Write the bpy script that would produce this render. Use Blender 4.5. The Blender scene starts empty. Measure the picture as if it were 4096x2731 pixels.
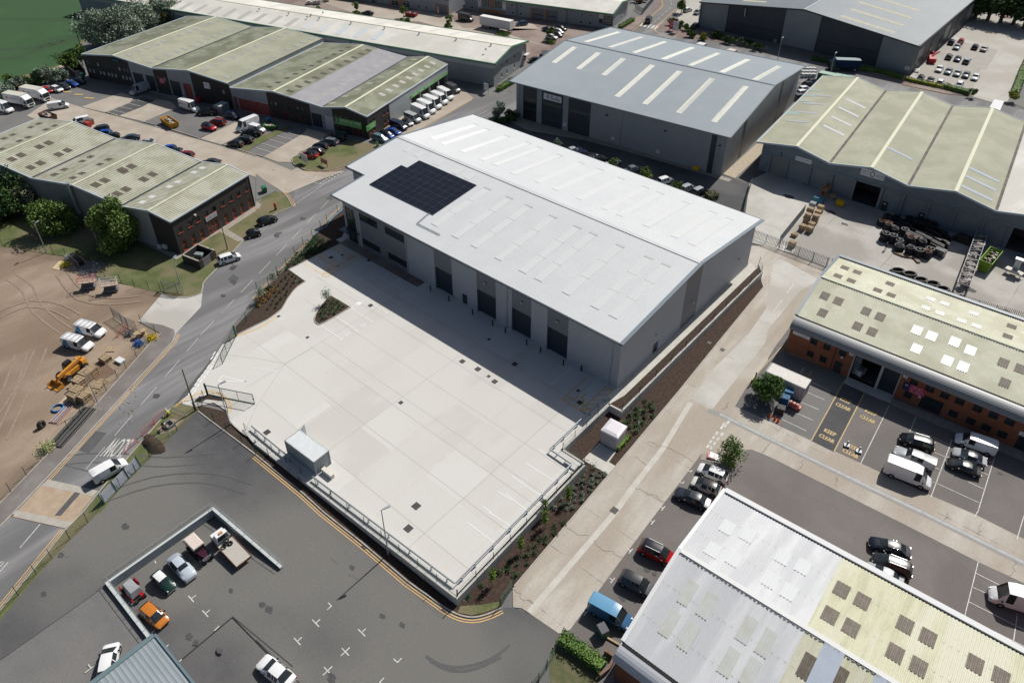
import bpy,bmesh,math,random
from mathutils import Vector,Matrix
from mathutils.geometry import tessellate_polygon
random.seed(11)
SC=bpy.context.scene
COL=SC.collection
R=math.radians
# ------------------------------------------------------------------ camera, sky, sun, exposure
YAW,PITCH,FPX,CX,CY=R(-49.144),R(34.93),2990.8,2048.0,1072.3
fw=Vector((0,math.cos(PITCH),-math.sin(PITCH)));rt=Vector((1,0,0));up=rt.cross(fw)
AX=Vector((-math.sin(YAW),-math.cos(YAW),0));BX=Vector((math.cos(YAW),-math.sin(YAW),0))
def to_w(v):return Vector((v.dot(AX),v.dot(BX),v.z))
RT,UP,FW=to_w(rt),to_w(up),to_w(fw)
CAMP=Vector((0,0,80))
cd=bpy.data.cameras.new('camera');cam=bpy.data.objects.new('camera',cd);COL.objects.link(cam)
m3=Matrix((RT,UP,-FW)).transposed().to_4x4();m3.translation=CAMP;cam.matrix_world=m3
cd.sensor_fit='HORIZONTAL';cd.sensor_width=36;cd.lens=FPX/4096*36
cd.shift_y=-(1365.5-CY)/4096;cd.clip_end=4000;cd.clip_start=1
SC.camera=cam
SUN_EL=R(47.5)
W=bpy.data.worlds.new('World');SC.world=W;W.use_nodes=True
nt=W.node_tree;nt.nodes.clear()
sky=nt.nodes.new('ShaderNodeTexSky');sky.sky_type='NISHITA';sky.sun_disc=False
sky.sun_elevation=SUN_EL;sky.sun_rotation=0;sky.altitude=50;sky.air_density=1.0;sky.dust_density=2.2;sky.ozone_density=1.0
bg=nt.nodes.new('ShaderNodeBackground');bg.inputs[1].default_value=0.058
ow=nt.nodes.new('ShaderNodeOutputWorld');nt.links.new(sky.outputs[0],bg.inputs[0]);nt.links.new(bg.outputs[0],ow.inputs[0])
ld=bpy.data.lights.new('sun','SUN');ld.energy=4.8;ld.angle=R(0.55);ld.color=(1,.955,.89)
sun=bpy.data.objects.new('sun',ld);COL.objects.link(sun);sun.rotation_euler=(-(math.pi/2-SUN_EL),0,0);sun.location=(-60,160,200)
SC.view_settings.view_transform='Standard';SC.view_settings.look='None';SC.view_settings.exposure=0;SC.view_settings.gamma=1
# ------------------------------------------------------------------ placing helpers
K=1024/2351
def zt(x):return-1.3*min(1,max(0,(x+86)/50))
def ray(cr,x,y):
 c,r=cr//10,cr%10
 px=1024*c+K*x;py=(683*r if r<3 else 2048)+K*y
 return FW+RT*((px-CX)/FPX)-UP*((py-CY)/FPX)
def P(cr,x,y,z=None,dz=0):
 d=ray(cr,x,y);zz=0 if z is None else-1.2 if z=='c' else z
 for _ in range(25):
  q=CAMP+d*((zz+dz-80)/d.z)
  if z=='c':zz=-1.35+.042*(q.x+68.9)if q.x<-55.6 else zt(q.x)
  elif z is not None:break
  else:zz=zt(q.x)
 return q
def G(q,dz=0):return Vector((q[0],q[1],zt(q[0])+dz))
def PL(cr,*xy,z=None):
 return[P(cr,xy[i],xy[i+1],z)for i in range(0,len(xy),2)]
def sl(c):return tuple((v/255/12.92 if v/255<=.04045 else((v/255+.055)/1.055)**2.4)for v in c)
# ------------------------------------------------------------------ materials
MATS={}
def mat(name,c,c2=None,sc=.4,c3=None,sc3=.05,fine=.12,fsc=9,rough=.8,metal=0,bump=0,bsc=12,rib=None,slab=None,spec=.4,coat=0,stretch=None,isl=0,brick=None,objcol=False,rust=None):
 if name in MATS:return MATS[name]
 m=bpy.data.materials.new(name);m.use_nodes=True;n=m.node_tree;L=n.links
 bs=n.nodes['Principled BSDF'];bs.inputs['Roughness'].default_value=rough;bs.inputs['Metallic'].default_value=metal
 bs.inputs['Specular IOR Level'].default_value=spec
 if coat:bs.inputs['Coat Weight'].default_value=coat;bs.inputs['Coat Roughness'].default_value=.05
 tc=n.nodes.new('ShaderNodeTexCoord');vec=tc.outputs['Object']
 if stretch:
  mp=n.nodes.new('ShaderNodeMapping');mp.inputs['Scale'].default_value=stretch[:3];mp.inputs['Rotation'].default_value=(0,0,stretch[3]if len(stretch)>3 else 0)
  L.new(vec,mp.inputs[0]);vs=mp.outputs[0]
 else:vs=vec
 def noise(s,d=5,r=.6,v=None):
  t=n.nodes.new('ShaderNodeTexNoise');t.inputs['Scale'].default_value=s;t.inputs['Detail'].default_value=d;t.inputs['Roughness'].default_value=r
  L.new(v or vs,t.inputs['Vector']);return t.outputs['Fac']
 def ramp(f,a,b):
  t=n.nodes.new('ShaderNodeMapRange');t.inputs[1].default_value=a;t.inputs[2].default_value=b;t.interpolation_type='SMOOTHSTEP';L.new(f,t.inputs[0]);return t.outputs[0]
 def mix(f,a,b,mode='MIX'):
  t=n.nodes.new('ShaderNodeMix');t.data_type='RGBA';t.blend_type=mode
  if isinstance(f,(int,float)):t.inputs[0].default_value=f
  else:L.new(f,t.inputs[0])
  for i,v in((6,a),(7,b)):
   if isinstance(v,tuple):t.inputs[i].default_value=(*v[:3],1)
   else:L.new(v,t.inputs[i])
  return t.outputs[2]
 if objcol:
  oi=n.nodes.new('ShaderNodeObjectInfo');cur=oi.outputs['Color']
 else:cur=tuple(c)
 if slab:
  mp=n.nodes.new('ShaderNodeMapping');mp.vector_type='POINT';mp.inputs['Rotation'].default_value=(0,0,slab[0]);mp.inputs['Location'].default_value=(slab[3],slab[4],0)
  L.new(vec,mp.inputs[0])
  b=n.nodes.new('ShaderNodeTexBrick');b.offset=0;b.squash=1;b.inputs['Scale'].default_value=1;b.inputs['Brick Width'].default_value=slab[1];b.inputs['Row Height'].default_value=slab[2]
  b.inputs['Mortar Size'].default_value=slab[7]if len(slab)>7 else .03;b.inputs['Mortar Smooth'].default_value=.1;b.inputs['Bias'].default_value=0
  b.inputs['Color1'].default_value=(*c,1);b.inputs['Color2'].default_value=(*slab[5],1);b.inputs['Mortar'].default_value=(*slab[6],1)
  L.new(mp.outputs[0],b.inputs['Vector']);cur=b.outputs['Color']
 if brick:
  b=n.nodes.new('ShaderNodeTexBrick');b.inputs['Scale'].default_value=1;b.inputs['Brick Width'].default_value=.45;b.inputs['Row Height'].default_value=.15
  b.inputs['Mortar Size'].default_value=.015;b.inputs['Color1'].default_value=(*c,1);b.inputs['Color2'].default_value=(*brick[0],1);b.inputs['Mortar'].default_value=(*brick[1],1)
  sx=n.nodes.new('ShaderNodeSeparateXYZ');L.new(vec,sx.inputs[0]);ad=n.nodes.new('ShaderNodeMath');L.new(sx.outputs[0],ad.inputs[0]);L.new(sx.outputs[1],ad.inputs[1])
  cb=n.nodes.new('ShaderNodeCombineXYZ');L.new(ad.outputs[0],cb.inputs[0]);L.new(sx.outputs[2],cb.inputs[1]);L.new(cb.outputs[0],b.inputs['Vector']);cur=b.outputs['Color']
 if c2 is not None:cur=mix(ramp(noise(sc),.38,.66),cur,tuple(c2))
 if c3 is not None:cur=mix(ramp(noise(sc3,3,.5),.42,.6),cur,tuple(c3))
 if rust:cur=mix(ramp(noise(rust[1],6,.7,vec),rust[2],rust[2]+.12),cur,tuple(rust[0]))
 if fine:
  f=noise(fsc,3,.7,vec);t=n.nodes.new('ShaderNodeMapRange');t.inputs[1].default_value=.25;t.inputs[2].default_value=.75;t.inputs[3].default_value=1-fine;t.inputs[4].default_value=1+fine;L.new(f,t.inputs[0])
  cur=mix(1.0,cur,t.outputs[0],'MULTIPLY')
 if isl:
  g=n.nodes.new('ShaderNodeNewGeometry');t=n.nodes.new('ShaderNodeMapRange');t.inputs[3].default_value=1-isl;t.inputs[4].default_value=1+isl;L.new(g.outputs['Random Per Island'],t.inputs[0])
  cur=mix(1.0,cur,t.outputs[0],'MULTIPLY')
 if isinstance(cur,tuple):bs.inputs['Base Color'].default_value=(*cur,1)
 else:L.new(cur,bs.inputs['Base Color'])
 if bump or rib:
  bp=n.nodes.new('ShaderNodeBump');bp.inputs['Distance'].default_value=1
  if rib:
   sx=n.nodes.new('ShaderNodeSeparateXYZ');L.new(vec,sx.inputs[0]);a=n.nodes.new('ShaderNodeMath');a.operation='MULTIPLY';a.inputs[1].default_value=2*math.pi/rib[1]
   if rib[0]=='xy':
    ad=n.nodes.new('ShaderNodeMath');L.new(sx.outputs[0],ad.inputs[0]);L.new(sx.outputs[1],ad.inputs[1]);L.new(ad.outputs[0],a.inputs[0])
   else:L.new(sx.outputs['XYZ'.index(rib[0])],a.inputs[0])
   s=n.nodes.new('ShaderNodeMath');s.operation='SINE';L.new(a.outputs[0],s.inputs[0]);h=n.nodes.new('ShaderNodeMath');h.operation='MULTIPLY';h.inputs[1].default_value=rib[2];L.new(s.outputs[0],h.inputs[0])
   L.new(h.outputs[0],bp.inputs['Height'])
  else:
   h=n.nodes.new('ShaderNodeMath');h.operation='MULTIPLY';h.inputs[1].default_value=bump;L.new(noise(bsc,4,.6,vec),h.inputs[0]);L.new(h.outputs[0],bp.inputs['Height'])
  L.new(bp.outputs[0],bs.inputs['Normal'])
 MATS[name]=m;return m
M=mat
yard_c=M('yard_concrete',(.50,.487,.458),None,.5,(.55,.54,.512),.10,.05,5,.85,slab=(0,6.55,6.15,65.3+65.5,-36.15+61.5,(.58,.573,.548),(.46,.45,.425),.025),bump=.004,stretch=(1.6,.6,1))
joint_m=M('joint_sealant',(.37,.36,.335),fine=.05)
path_c=M('path_concrete',(.47,.45,.40),(.52,.51,.47),.7,fine=.08,rough=.85)
beige_c=M('beige_concrete',(.36,.315,.26),(.42,.375,.315),.25,(.33,.285,.235),.07,.10,5,.9,slab=(R(-25.5),5.2,9,0,0,(.39,.345,.29),(.20,.17,.14),.04),bump=.004)
lane_c=M('lane_concrete',(.40,.37,.325),(.46,.43,.385),.35,(.35,.31,.26),.09,.12,5,.9,slab=(0,50,7.3,20,-2,(.38,.34,.285),(.17,.15,.12),.05),bump=.004,stretch=(1.6,.5,1))
lane2_c=M('pale_lane_concrete',(.45,.44,.41),(.50,.49,.46),.35,(.40,.385,.35),.1,.08,5,.88,slab=(0,50,6,20,-2,(.49,.475,.44),(.22,.2,.18),.04))
grey_c=M('storage_concrete',(.36,.345,.315),(.42,.405,.375),.3,(.30,.285,.26),.1,.12,5,.9,slab=(R(2),7,6,0,3,(.40,.385,.355),(.16,.15,.14),.05))
park_c=M('car_park_concrete',(.40,.385,.35),(.45,.435,.40),.2,(.37,.35,.31),.06,.08,4,.9,slab=(R(5),6,6,0,0,(.43,.415,.38),(.27,.26,.24),.05))
asph=M('asphalt',(.135,.133,.135),(.155,.152,.15),.25,(.165,.162,.157),.06,.2,7,.9,bump=.004)
road_a=M('road_asphalt',(.19,.19,.195),(.235,.233,.235),.8,(.14,.14,.142),.16,.12,6,.88,bump=.004,stretch=(1.3,.14,1,R(-27)))
low_a=M('yard_asphalt',(.070,.071,.077),(.090,.090,.094),.3,(.150,.147,.138),.028,.18,7,.9,bump=.004)
dark_a=M('dark_asphalt',(.062,.062,.066),(.075,.075,.08),.3,(.10,.10,.102),.08,.2,8,.9,bump=.004)
brown_a=M('brown_asphalt',(.16,.145,.138),(.175,.16,.152),.3,(.142,.13,.124),.08,.16,8,.92,bump=.004)
pave_a=M('pavement_asphalt',(.185,.168,.16),(.215,.20,.19),.6,(.16,.145,.138),.2,.12,7,.92)
blockp=M('block_paving',(.17,.115,.10),(.22,.165,.15),.5,(.26,.21,.18),.08,.15,6,.9)
dirt=M('bare_dirt',(.265,.20,.148),(.32,.25,.19),.22,(.20,.147,.105),.07,.16,4,.95,bump=.02,bsc=2,stretch=(1,.6,1))
gravel=M('gravel',(.36,.30,.22),(.44,.38,.29),2,fine=.25,fsc=14)
mulch=M('bark_mulch',(.038,.024,.017),(.064,.041,.030),2.5,fine=.55,fsc=9,rough=.95,bump=.03,bsc=6)
grassm=M('grass',(.075,.098,.03),(.12,.135,.052),.35,(.165,.145,.082),.11,.3,5,.95,bump=.03,bsc=8)
cropm=M('crop_field',(.026,.072,.024),(.036,.092,.030),.05,(.032,.078,.03),.015,.12,3,.95,bump=.02,bsc=5)
whitep=M('white_road_paint',(.60,.60,.57),(.42,.42,.40),2.5,fine=.08,rough=.7)
whitey=M('fresh_white_paint',(.72,.72,.70),fine=.03,rough=.6)
yellowp=M('yellow_road_paint',(.68,.42,.16),(.60,.38,.17),2,fine=.1,rough=.7)
yellowd=M('faded_yellow_paint',(.50,.36,.15),(.35,.28,.15),3,fine=.1,rough=.7)
yellowy=M('yard_yellow_paint',(.66,.39,.06),fine=.06,rough=.7)
kerbm=M('kerb_concrete',(.36,.34,.30),(.42,.40,.36),1,fine=.12)
kerbd=M('old_kerb',(.27,.245,.21),(.33,.3,.26),1.2,fine=.15)
coverm=M('cast_iron',(.045,.043,.045),(.07,.062,.058),3,fine=.2,rough=.6)
patchm=M('asphalt_patch',(.085,.085,.09),(.10,.10,.103),.8,fine=.15,rough=.9)
wallc=M('retaining_concrete',(.46,.455,.43),(.52,.515,.495),.6,fine=.05,rough=.85)
white_r=M('white_roof_sheet',(.565,.585,.60),(.59,.61,.62),.2,fine=.015,rough=.42,spec=.5)
rooflt=M('white_rooflight',(.625,.64,.64),fine=.01,rough=.3)
blue_r=M('blue_grey_roof',(.235,.28,.31),(.255,.30,.33),.15,fine=.03,rough=.5)
slate_r=M('slate_blue_roof',(.175,.21,.235),(.195,.23,.255),.15,fine=.04,rough=.5)
cream_l=M('cream_rooflight',(.66,.67,.61),(.60,.61,.55),.8,fine=.04,rough=.5)
green_r=M('pale_green_roof',(.40,.405,.305),(.44,.44,.345),.5,(.355,.365,.275),.13,.07,4,.85,rust=((.30,.31,.21),.5,.64))
green_d=M('mossy_roof',(.295,.31,.225),(.36,.37,.285),.5,(.225,.235,.165),.16,.12,4,.9,rust=((.20,.21,.13),.5,.62))
cream_r=M('cream_roof',(.535,.54,.425),(.59,.59,.48),.5,(.48,.48,.37),.2,.07,4,.85,rust=((.48,.46,.32),.6,.66))
ygr_r=M('olive_cream_roof',(.54,.54,.40),(.46,.46,.33),.6,(.56,.555,.45),.2,.08,4,.85,stretch=(2.2,.25,1),rust=((.42,.40,.27),.6,.64))
grey_r=M('pale_grey_roof',(.545,.56,.58),(.60,.61,.625),.5,(.49,.505,.525),.2,.05,4,.7,stretch=(2.2,.25,1))
lilac_r=M('grey_roof_sheet',(.36,.355,.375),(.40,.395,.41),.4,fine=.06,rough=.75)
offw_r=M('off_white_roof',(.60,.59,.545),(.66,.65,.61),.3,(.55,.54,.49),.1,.05,4,.7)
ridge_m=M('ridge_cap',(.55,.56,.44),(.48,.49,.38),1,fine=.1)
dark_l=M('brown_rooflight',(.095,.078,.058),(.13,.11,.085),1.5,fine=.2,rough=.6)
grey_l=M('grey_rooflight',(.30,.31,.29),(.36,.37,.34),1,fine=.1,rough=.6)
milk_l=M('milky_rooflight',(.60,.62,.60),(.66,.67,.66),1,fine=.05,rough=.5)
bright_l=M('new_clear_rooflight',(.86,.87,.86),fine=.01,rough=.25)
clad=M('silver_ribbed_cladding',(.44,.47,.51),(.46,.49,.53),.3,fine=.02,rough=.45,metal=.15,rib=('Z',.30,.05))
cladd=M('dark_grey_cladding',(.155,.165,.19),fine=.02,rough=.45,rib=('xy',.55,.004))
navy_c=M('navy_cladding',(.03,.04,.052),(.036,.047,.06),.5,fine=.03,rough=.4)
navy_d=M('navy_door',(.022,.033,.048),fine=.02,rough=.4,rib=('Z',.5,.004))
trim_d=M('dark_trim',(.04,.05,.06),fine=.04,rough=.4)
gutter_m=M('grey_flashing',(.16,.20,.235),fine=.03,rough=.4)
clad2=M('grey_ribbed_cladding',(.27,.29,.31),(.29,.31,.33),.3,fine=.03,rough=.5,rib=('Z',.30,.02))
cladb=M('blue_grey_cladding',(.14,.185,.22),(.16,.205,.24),.3,fine=.04,rough=.5,rib=('Z',.45,.02))
cladv=M('pale_vertical_cladding',(.33,.355,.37),(.37,.395,.41),.3,fine=.04,rough=.5,rib=('xy',.3,.015))
clad4=M('charcoal_cladding',(.055,.06,.07),(.065,.07,.08),.3,fine=.04,rough=.55,rib=('Z',.35,.012))
clad5=M('light_grey_cladding',(.24,.255,.265),(.27,.285,.295),.3,fine=.04,rough=.5,rib=('Z',.35,.014))
dbrick=M('dark_brick',(.028,.025,.024),(.042,.038,.036),2,fine=.25,rough=.8,brick=((.042,.036,.033),(.055,.05,.048)))
obrick=M('orange_brick',(.26,.09,.045),(.22,.075,.038),.8,fine=.15,rough=.85,brick=((.21,.07,.035),(.24,.14,.10)))
tanbrick=M('tan_brick',(.36,.20,.11),(.33,.18,.10),.8,fine=.1,brick=((.32,.17,.09),(.34,.22,.15)))
glassm=M('dark_glass',(.022,.029,.033),fine=0,rough=.08,spec=.6)
glassg=M('green_grey_glass',(.05,.075,.075),fine=0,rough=.1,spec=.6)
framew=M('white_frame',(.62,.62,.60),fine=.02,rough=.5)
framer=M('red_frame',(.50,.065,.03),fine=.05,rough=.5)
framed=M('dark_frame',(.03,.035,.04),fine=.02,rough=.5)
trimg=M('green_trim',(.085,.19,.12),(.10,.215,.14),.5,fine=.03,rough=.45)
signw=M('white_sign',(.70,.71,.72),fine=.01,rough=.5)
signg=M('green_sign',(.14,.42,.10),fine=.01,rough=.5)
signp=M('pink_sign',(.45,.05,.11),fine=.01,rough=.5)
signr=M('red_sign',(.45,.05,.05),fine=.01,rough=.5)
inkn=M('navy_ink',(.01,.015,.035),fine=0)
inkb=M('blue_ink',(.02,.20,.35),fine=0)
inkr=M('red_ink',(.5,.04,.02),fine=0)
inkw=M('white_ink',(.8,.8,.8),fine=0)
paint=M('vehicle_paint',(.5,.5,.5),objcol=True,fine=0,rough=.24,spec=.4,coat=.3)
paintm=M('painted_surface',(.5,.5,.5),objcol=True,c2=None,fine=.10,fsc=3,rough=.6)
canvas=M('plain_cloth',(.5,.5,.5),objcol=True,fine=.1,fsc=4,rough=.9)
tyrem=M('tyre_rubber',(.012,.012,.013),fine=.1,rough=.8)
rimm=M('alloy_rim',(.42,.43,.44),fine=.05,rough=.35,metal=.7)
lampm=M('headlamp_lens',(.75,.77,.78),fine=0,rough=.1)
redl=M('tail_lamp_lens',(.35,.015,.012),fine=0,rough=.2)
blackp=M('black_plastic',(.014,.014,.015),fine=.1,rough=.5)
galv=M('galvanised_steel',(.42,.46,.49),(.36,.40,.43),2,fine=.08,rough=.4,metal=.5)
fenceg=M('green_fence_steel',(.018,.07,.048),fine=.05,rough=.5)
bwood=M('weathered_wood',(.16,.125,.09),(.22,.18,.13),1,fine=.2,stretch=(1,1,.2))
pallw=M('pallet_wood',(.44,.335,.215),(.36,.27,.17),1.5,fine=.2,fsc=5,isl=.2)
rustm=M('rusty_steel',(.17,.075,.04),(.24,.11,.06),1,fine=.25,rough=.8)
solarm=M('solar_cell',(.008,.011,.019),(.011,.014,.024),.6,fine=.05,rough=.25,spec=.3)
solarf=M('solar_frame',(.05,.06,.075),fine=0,rough=.4)
barkm=M('tree_bark',(.10,.075,.055),(.15,.12,.09),2,fine=.25)
def leaf(name,c,c2,isl=.35):return M(name,c,c2,.35,fine=.15,fsc=2,rough=.7,isl=isl,spec=.25)
lf_green=leaf('green_leaves',(0.084,0.148,0.030),(0.148,0.227,0.054))
lf_dark=leaf('dark_leaves',(0.034,0.076,0.020),(0.064,0.121,0.030))
lf_silver=leaf('silver_leaves',(0.182,0.238,0.168),(0.336,0.392,0.308))
lf_bright=leaf('bright_leaves',(.09,.16,.02),(.14,.22,.035))
lf_yellow=leaf('yellow_leaves',(.30,.30,.03),(.16,.22,.03))
lf_shrub=leaf('shrub_leaves',(0.049,0.105,0.042),(0.084,0.154,0.063))
lf_hedge=leaf('hedge_leaves',(0.076,0.143,0.030),(0.126,0.210,0.047))
lf_grey=leaf('grey_green_leaves',(0.168,0.224,0.168),(0.266,0.322,0.252))
lf_gold=leaf('golden_leaves',(.30,.19,.05),(.24,.19,.06))
# ------------------------------------------------------------------ mesh helpers
def rep(o,**k):
 for a,b in k.items():
  if b is not None:o[a]=b
def origin_of(o):
 v=Vector((0,0,0))
 while o is not None:
  v+=o.location;o=o.parent
 return v
class MB:
 def __init__(s):s.v=[];s.f=[];s.m=[]
 def face(s,pts,m=0):
  b=len(s.v);s.v+=[tuple(p)for p in pts];s.f.append(tuple(range(b,b+len(pts))));s.m.append(m);return s
 def mesh(s,vs,fs,m=0):
  b=len(s.v);s.v+=[tuple(p)for p in vs];s.f+=[tuple(b+i for i in f)for f in fs];s.m+=[m]*len(fs);return s
 def hexa(s,bot,top,m=0):
  return s.mesh(list(bot)+list(top),[(3,2,1,0),(4,5,6,7),(0,1,5,4),(1,2,6,5),(2,3,7,6),(3,0,4,7)],m)
 def box(s,c,d,rz=0,m=0,tilt=0):
  cx,cy,cz=c;a,b,h=d[0]/2,d[1]/2,d[2]/2;co,si=math.cos(rz),math.sin(rz);ct,st=math.cos(tilt),math.sin(tilt)
  def q(x,y,z):
   x,z=x*ct+z*st,-x*st+z*ct
   return(cx+x*co-y*si,cy+x*si+y*co,cz+z)
  return s.hexa([q(-a,-b,-h),q(a,-b,-h),q(a,b,-h),q(-a,b,-h)],[q(-a,-b,h),q(a,-b,h),q(a,b,h),q(-a,b,h)],m)
 def bar(s,p,q,w,h=None,m=0):
  p,q=Vector(p),Vector(q);h=h or w;d=(q-p).normalized();u=d.cross(Vector((0,0,1)))
  if u.length<1e-3:u=Vector((1,0,0))
  u.normalize();v=u.cross(d);u*=w/2;v*=h/2
  return s.hexa([p-u-v,p+u-v,p+u+v,p-u+v],[q-u-v,q+u-v,q+u+v,q-u+v],m)
 def tube(s,p,q,r,r2=None,n=8,m=0,caps=True):
  p,q=Vector(p),Vector(q);r2=r if r2 is None else r2;d=(q-p).normalized();u=d.orthogonal().normalized();v=d.cross(u)
  vs=[p+(u*math.cos(2*math.pi*i/n)+v*math.sin(2*math.pi*i/n))*r for i in range(n)]+[q+(u*math.cos(2*math.pi*i/n)+v*math.sin(2*math.pi*i/n))*r2 for i in range(n)]
  fs=[(i,(i+1)%n,n+(i+1)%n,n+i)for i in range(n)]
  if caps:fs+=[tuple(range(n-1,-1,-1)),tuple(range(n,2*n))]
  return s.mesh(vs,fs,m)
 def torus(s,c,R1,r,axis=(0,0,1),n=16,k=6,m=0,sx=1):
  c=Vector(c);ax=Vector(axis).normalized();u=ax.orthogonal().normalized();v=ax.cross(u);vs=[]
  for i in range(n):
   a=2*math.pi*i/n;d=u*math.cos(a)*sx+v*math.sin(a)
   for j in range(k):
    b=2*math.pi*j/k;vs.append(c+d*(R1+r*math.cos(b))+ax*r*math.sin(b))
  fs=[(i*k+j,((i+1)%n)*k+j,((i+1)%n)*k+(j+1)%k,i*k+(j+1)%k)for i in range(n)for j in range(k)]
  return s.mesh(vs,fs,m)
 def prism(s,poly,z0,z1,m=0):
  b=[(p[0],p[1],z0 if not callable(z0)else z0(p))for p in poly];t=[(p[0],p[1],z1 if not callable(z1)else z1(p))for p in poly];n=len(poly)
  tri=tessellate_polygon([[Vector((p[0],p[1],0))for p in poly]])
  s.mesh(t,tri,m);s.mesh(b,[x[::-1]for x in tri],m)
  s.mesh(b+t,[(i,(i+1)%n,n+(i+1)%n,n+i)for i in range(n)],m);return s
 def build(s,name,mats,parent=None,smooth=0,color=None,org=None):
  o0=origin_of(parent)if parent is not None else Vector(org or(0,0,0))
  me=bpy.data.meshes.new(name);me.from_pydata([(v[0]-o0.x,v[1]-o0.y,v[2]-o0.z)for v in s.v],[],s.f)
  for mm in(mats if isinstance(mats,(list,tuple))else[mats]):me.materials.append(mm)
  if len(me.materials)>1:
   for p,i in zip(me.polygons,s.m):p.material_index=i
  bm=bmesh.new();bm.from_mesh(me);bmesh.ops.remove_doubles(bm,verts=bm.verts,dist=.0005);bmesh.ops.recalc_face_normals(bm,faces=bm.faces);bm.to_mesh(me);bm.free()
  if smooth:
   me.shade_smooth();me.set_sharp_from_angle(angle=R(smooth))
  me.update()
  o=bpy.data.objects.new(name,me);COL.objects.link(o);o.parent=parent
  if parent is None:o.location=o0
  if color:o.color=(*color,1)
  return o
def split(mb,name,mats,parent=None,**k):
 """every connected piece becomes an object of its own"""
 key={};idx=[key.setdefault(tuple(round(c,3)for c in v),len(key))for v in mb.v];par=list(range(len(key)))
 def fd(a):
  while par[a]!=a:par[a]=par[par[a]];a=par[a]
  return a
 for f in mb.f:
  for i in f[1:]:par[fd(idx[i])]=fd(idx[f[0]])
 gr={}
 for f,m in zip(mb.f,mb.m):gr.setdefault(fd(idx[f[0]]),[]).append((f,m))
 out=[]
 for fs in gr.values():
  q=MB()
  for f,m in fs:q.face([mb.v[i]for i in f],m)
  out.append(q.build(name,mats,parent,**k))
 return out
def thing(name,label,cat,loc,group=None,rz=0):
 o=bpy.data.objects.new(name,None);COL.objects.link(o);o.location=loc;o.rotation_euler=(0,0,rz);o.empty_display_size=.5
 rep(o,label=label,category=cat,group=group);return o
def solo(o,label,cat,group=None):rep(o,label=label,category=cat,group=group);return o
def struct(o,kind='structure'):o['kind']=kind;return o
def copytree(o,parent=None):
 c=o.copy();COL.objects.link(c);c.parent=parent
 for ch in list(o.children):copytree(ch,c)
 return c
def recolor(root,names,col):
 for ch in root.children_recursive:
  if ch.name.split('.')[0]in names:ch.color=(*col,1)
def center(ms):
 lo=[min(v[i]for v in ms.v)for i in range(3)];hi=[max(v[i]for v in ms.v)for i in range(3)]
 return((lo[0]+hi[0])/2,(lo[1]+hi[1])/2,lo[2])
def zc(x):return-1.35+.042*(x+68.9)
def drape(mb,poly,off=0,z=None,m=0,grid=None):
 pts=[Vector((p[0],p[1],0))for p in poly]
 bm=bmesh.new();vs=[bm.verts.new(p)for p in pts]
 for t in tessellate_polygon([pts]):
  try:bm.faces.new([vs[i]for i in t])
  except ValueError:pass
 if z is None:
  for x in(-86,-36):
   bmesh.ops.bisect_plane(bm,geom=bm.verts[:]+bm.edges[:]+bm.faces[:],plane_co=(x,0,0),plane_no=(1,0,0))
 bm.verts.index_update()
 V=[(v.co.x,v.co.y,(zt(v.co.x)if z is None else zc(v.co.x)if z=='c' else z)+off)for v in bm.verts]
 mb.mesh(V,[[v.index for v in f.verts]for f in bm.faces],m);bm.free();return mb
def zone(name,poly,material,off,z=None):
 o=drape(MB(),poly,off,z).build(name,material)
 for p in o.data.polygons:
  if p.normal.z<0:p.flip()
 return struct(o)
def ribbon(mb,path,w,off=.03,z=None,m=0,h=0,closed=False):
 """flat strip (h=0) or solid kerb of height h along a ground path"""
 pts=[Vector((p[0],p[1],0))for p in path];n=len(pts)
 out=[pts[0]]
 for i in range(n-1):
  a,b=pts[i],pts[i+1]
  cuts=sorted(t for t in((x-a.x)/(b.x-a.x)for x in(-86,-36)if abs(b.x-a.x)>1e-6)if .001<t<.999)
  out+=[a.lerp(b,t)for t in cuts]+[b]
 pts=out;n=len(pts);L,Rr=[],[]
 for i in range(n):
  d0=(pts[i]-pts[i-1]).normalized()if i>0 else None;d1=(pts[i+1]-pts[i]).normalized()if i<n-1 else None
  d=((d0 or d1)+(d1 or d0)).normalized();nn=Vector((-d.y,d.x,0));k=1/max(.5,nn.dot(Vector((-(d0 or d1).y,(d0 or d1).x,0))))
  L.append(pts[i]+nn*w/2*k);Rr.append(pts[i]-nn*w/2*k)
 def zz(p):return(zt(p.x)if z is None else zc(p.x)if z=='c' else z)+off
 for i in range(n-1):
  a,b,c,d=Rr[i],Rr[i+1],L[i+1],L[i]
  if h:mb.hexa([(q.x,q.y,zz(q))for q in(a,b,c,d)],[(q.x,q.y,zz(q)+h)for q in(a,b,c,d)],m)
  else:mb.face([(q.x,q.y,zz(q))for q in(a,b,c,d)],m)
 return mb
def dashes(mb,a,b,on,gap,w,off=.03,z=None,m=0):
 a,b=Vector((a[0],a[1],0)),Vector((b[0],b[1],0));L=(b-a).length;d=(b-a)/L;s=0
 while s<L:
  ribbon(mb,[a+d*s,a+d*min(L,s+on)],w,off,z,m);s+=on+gap
def offset(path,d):
 out=[];n=len(path)
 for i in range(n):
  a=Vector(path[max(0,i-1)][:2]);b=Vector(path[min(n-1,i+1)][:2]);t=(b-a).normalized();out.append(Vector((path[i][0]-t.y*d,path[i][1]+t.x*d,0)))
 return out
def arc(pts,n=6):
 q=[Vector((p[0],p[1],0))for p in pts];out=[]
 for i in range(len(q)-1):
  p0,p1,p2,p3=q[max(0,i-1)],q[i],q[i+1],q[min(len(q)-1,i+2)]
  for k in range(n):
   t=k/n;out.append(.5*((2*p1)+(p2-p0)*t+(2*p0-5*p1+4*p2-p3)*t*t+(3*p1-p0-3*p2+p3)*t**3))
 return out+[q[-1]]
_tc={}
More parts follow.
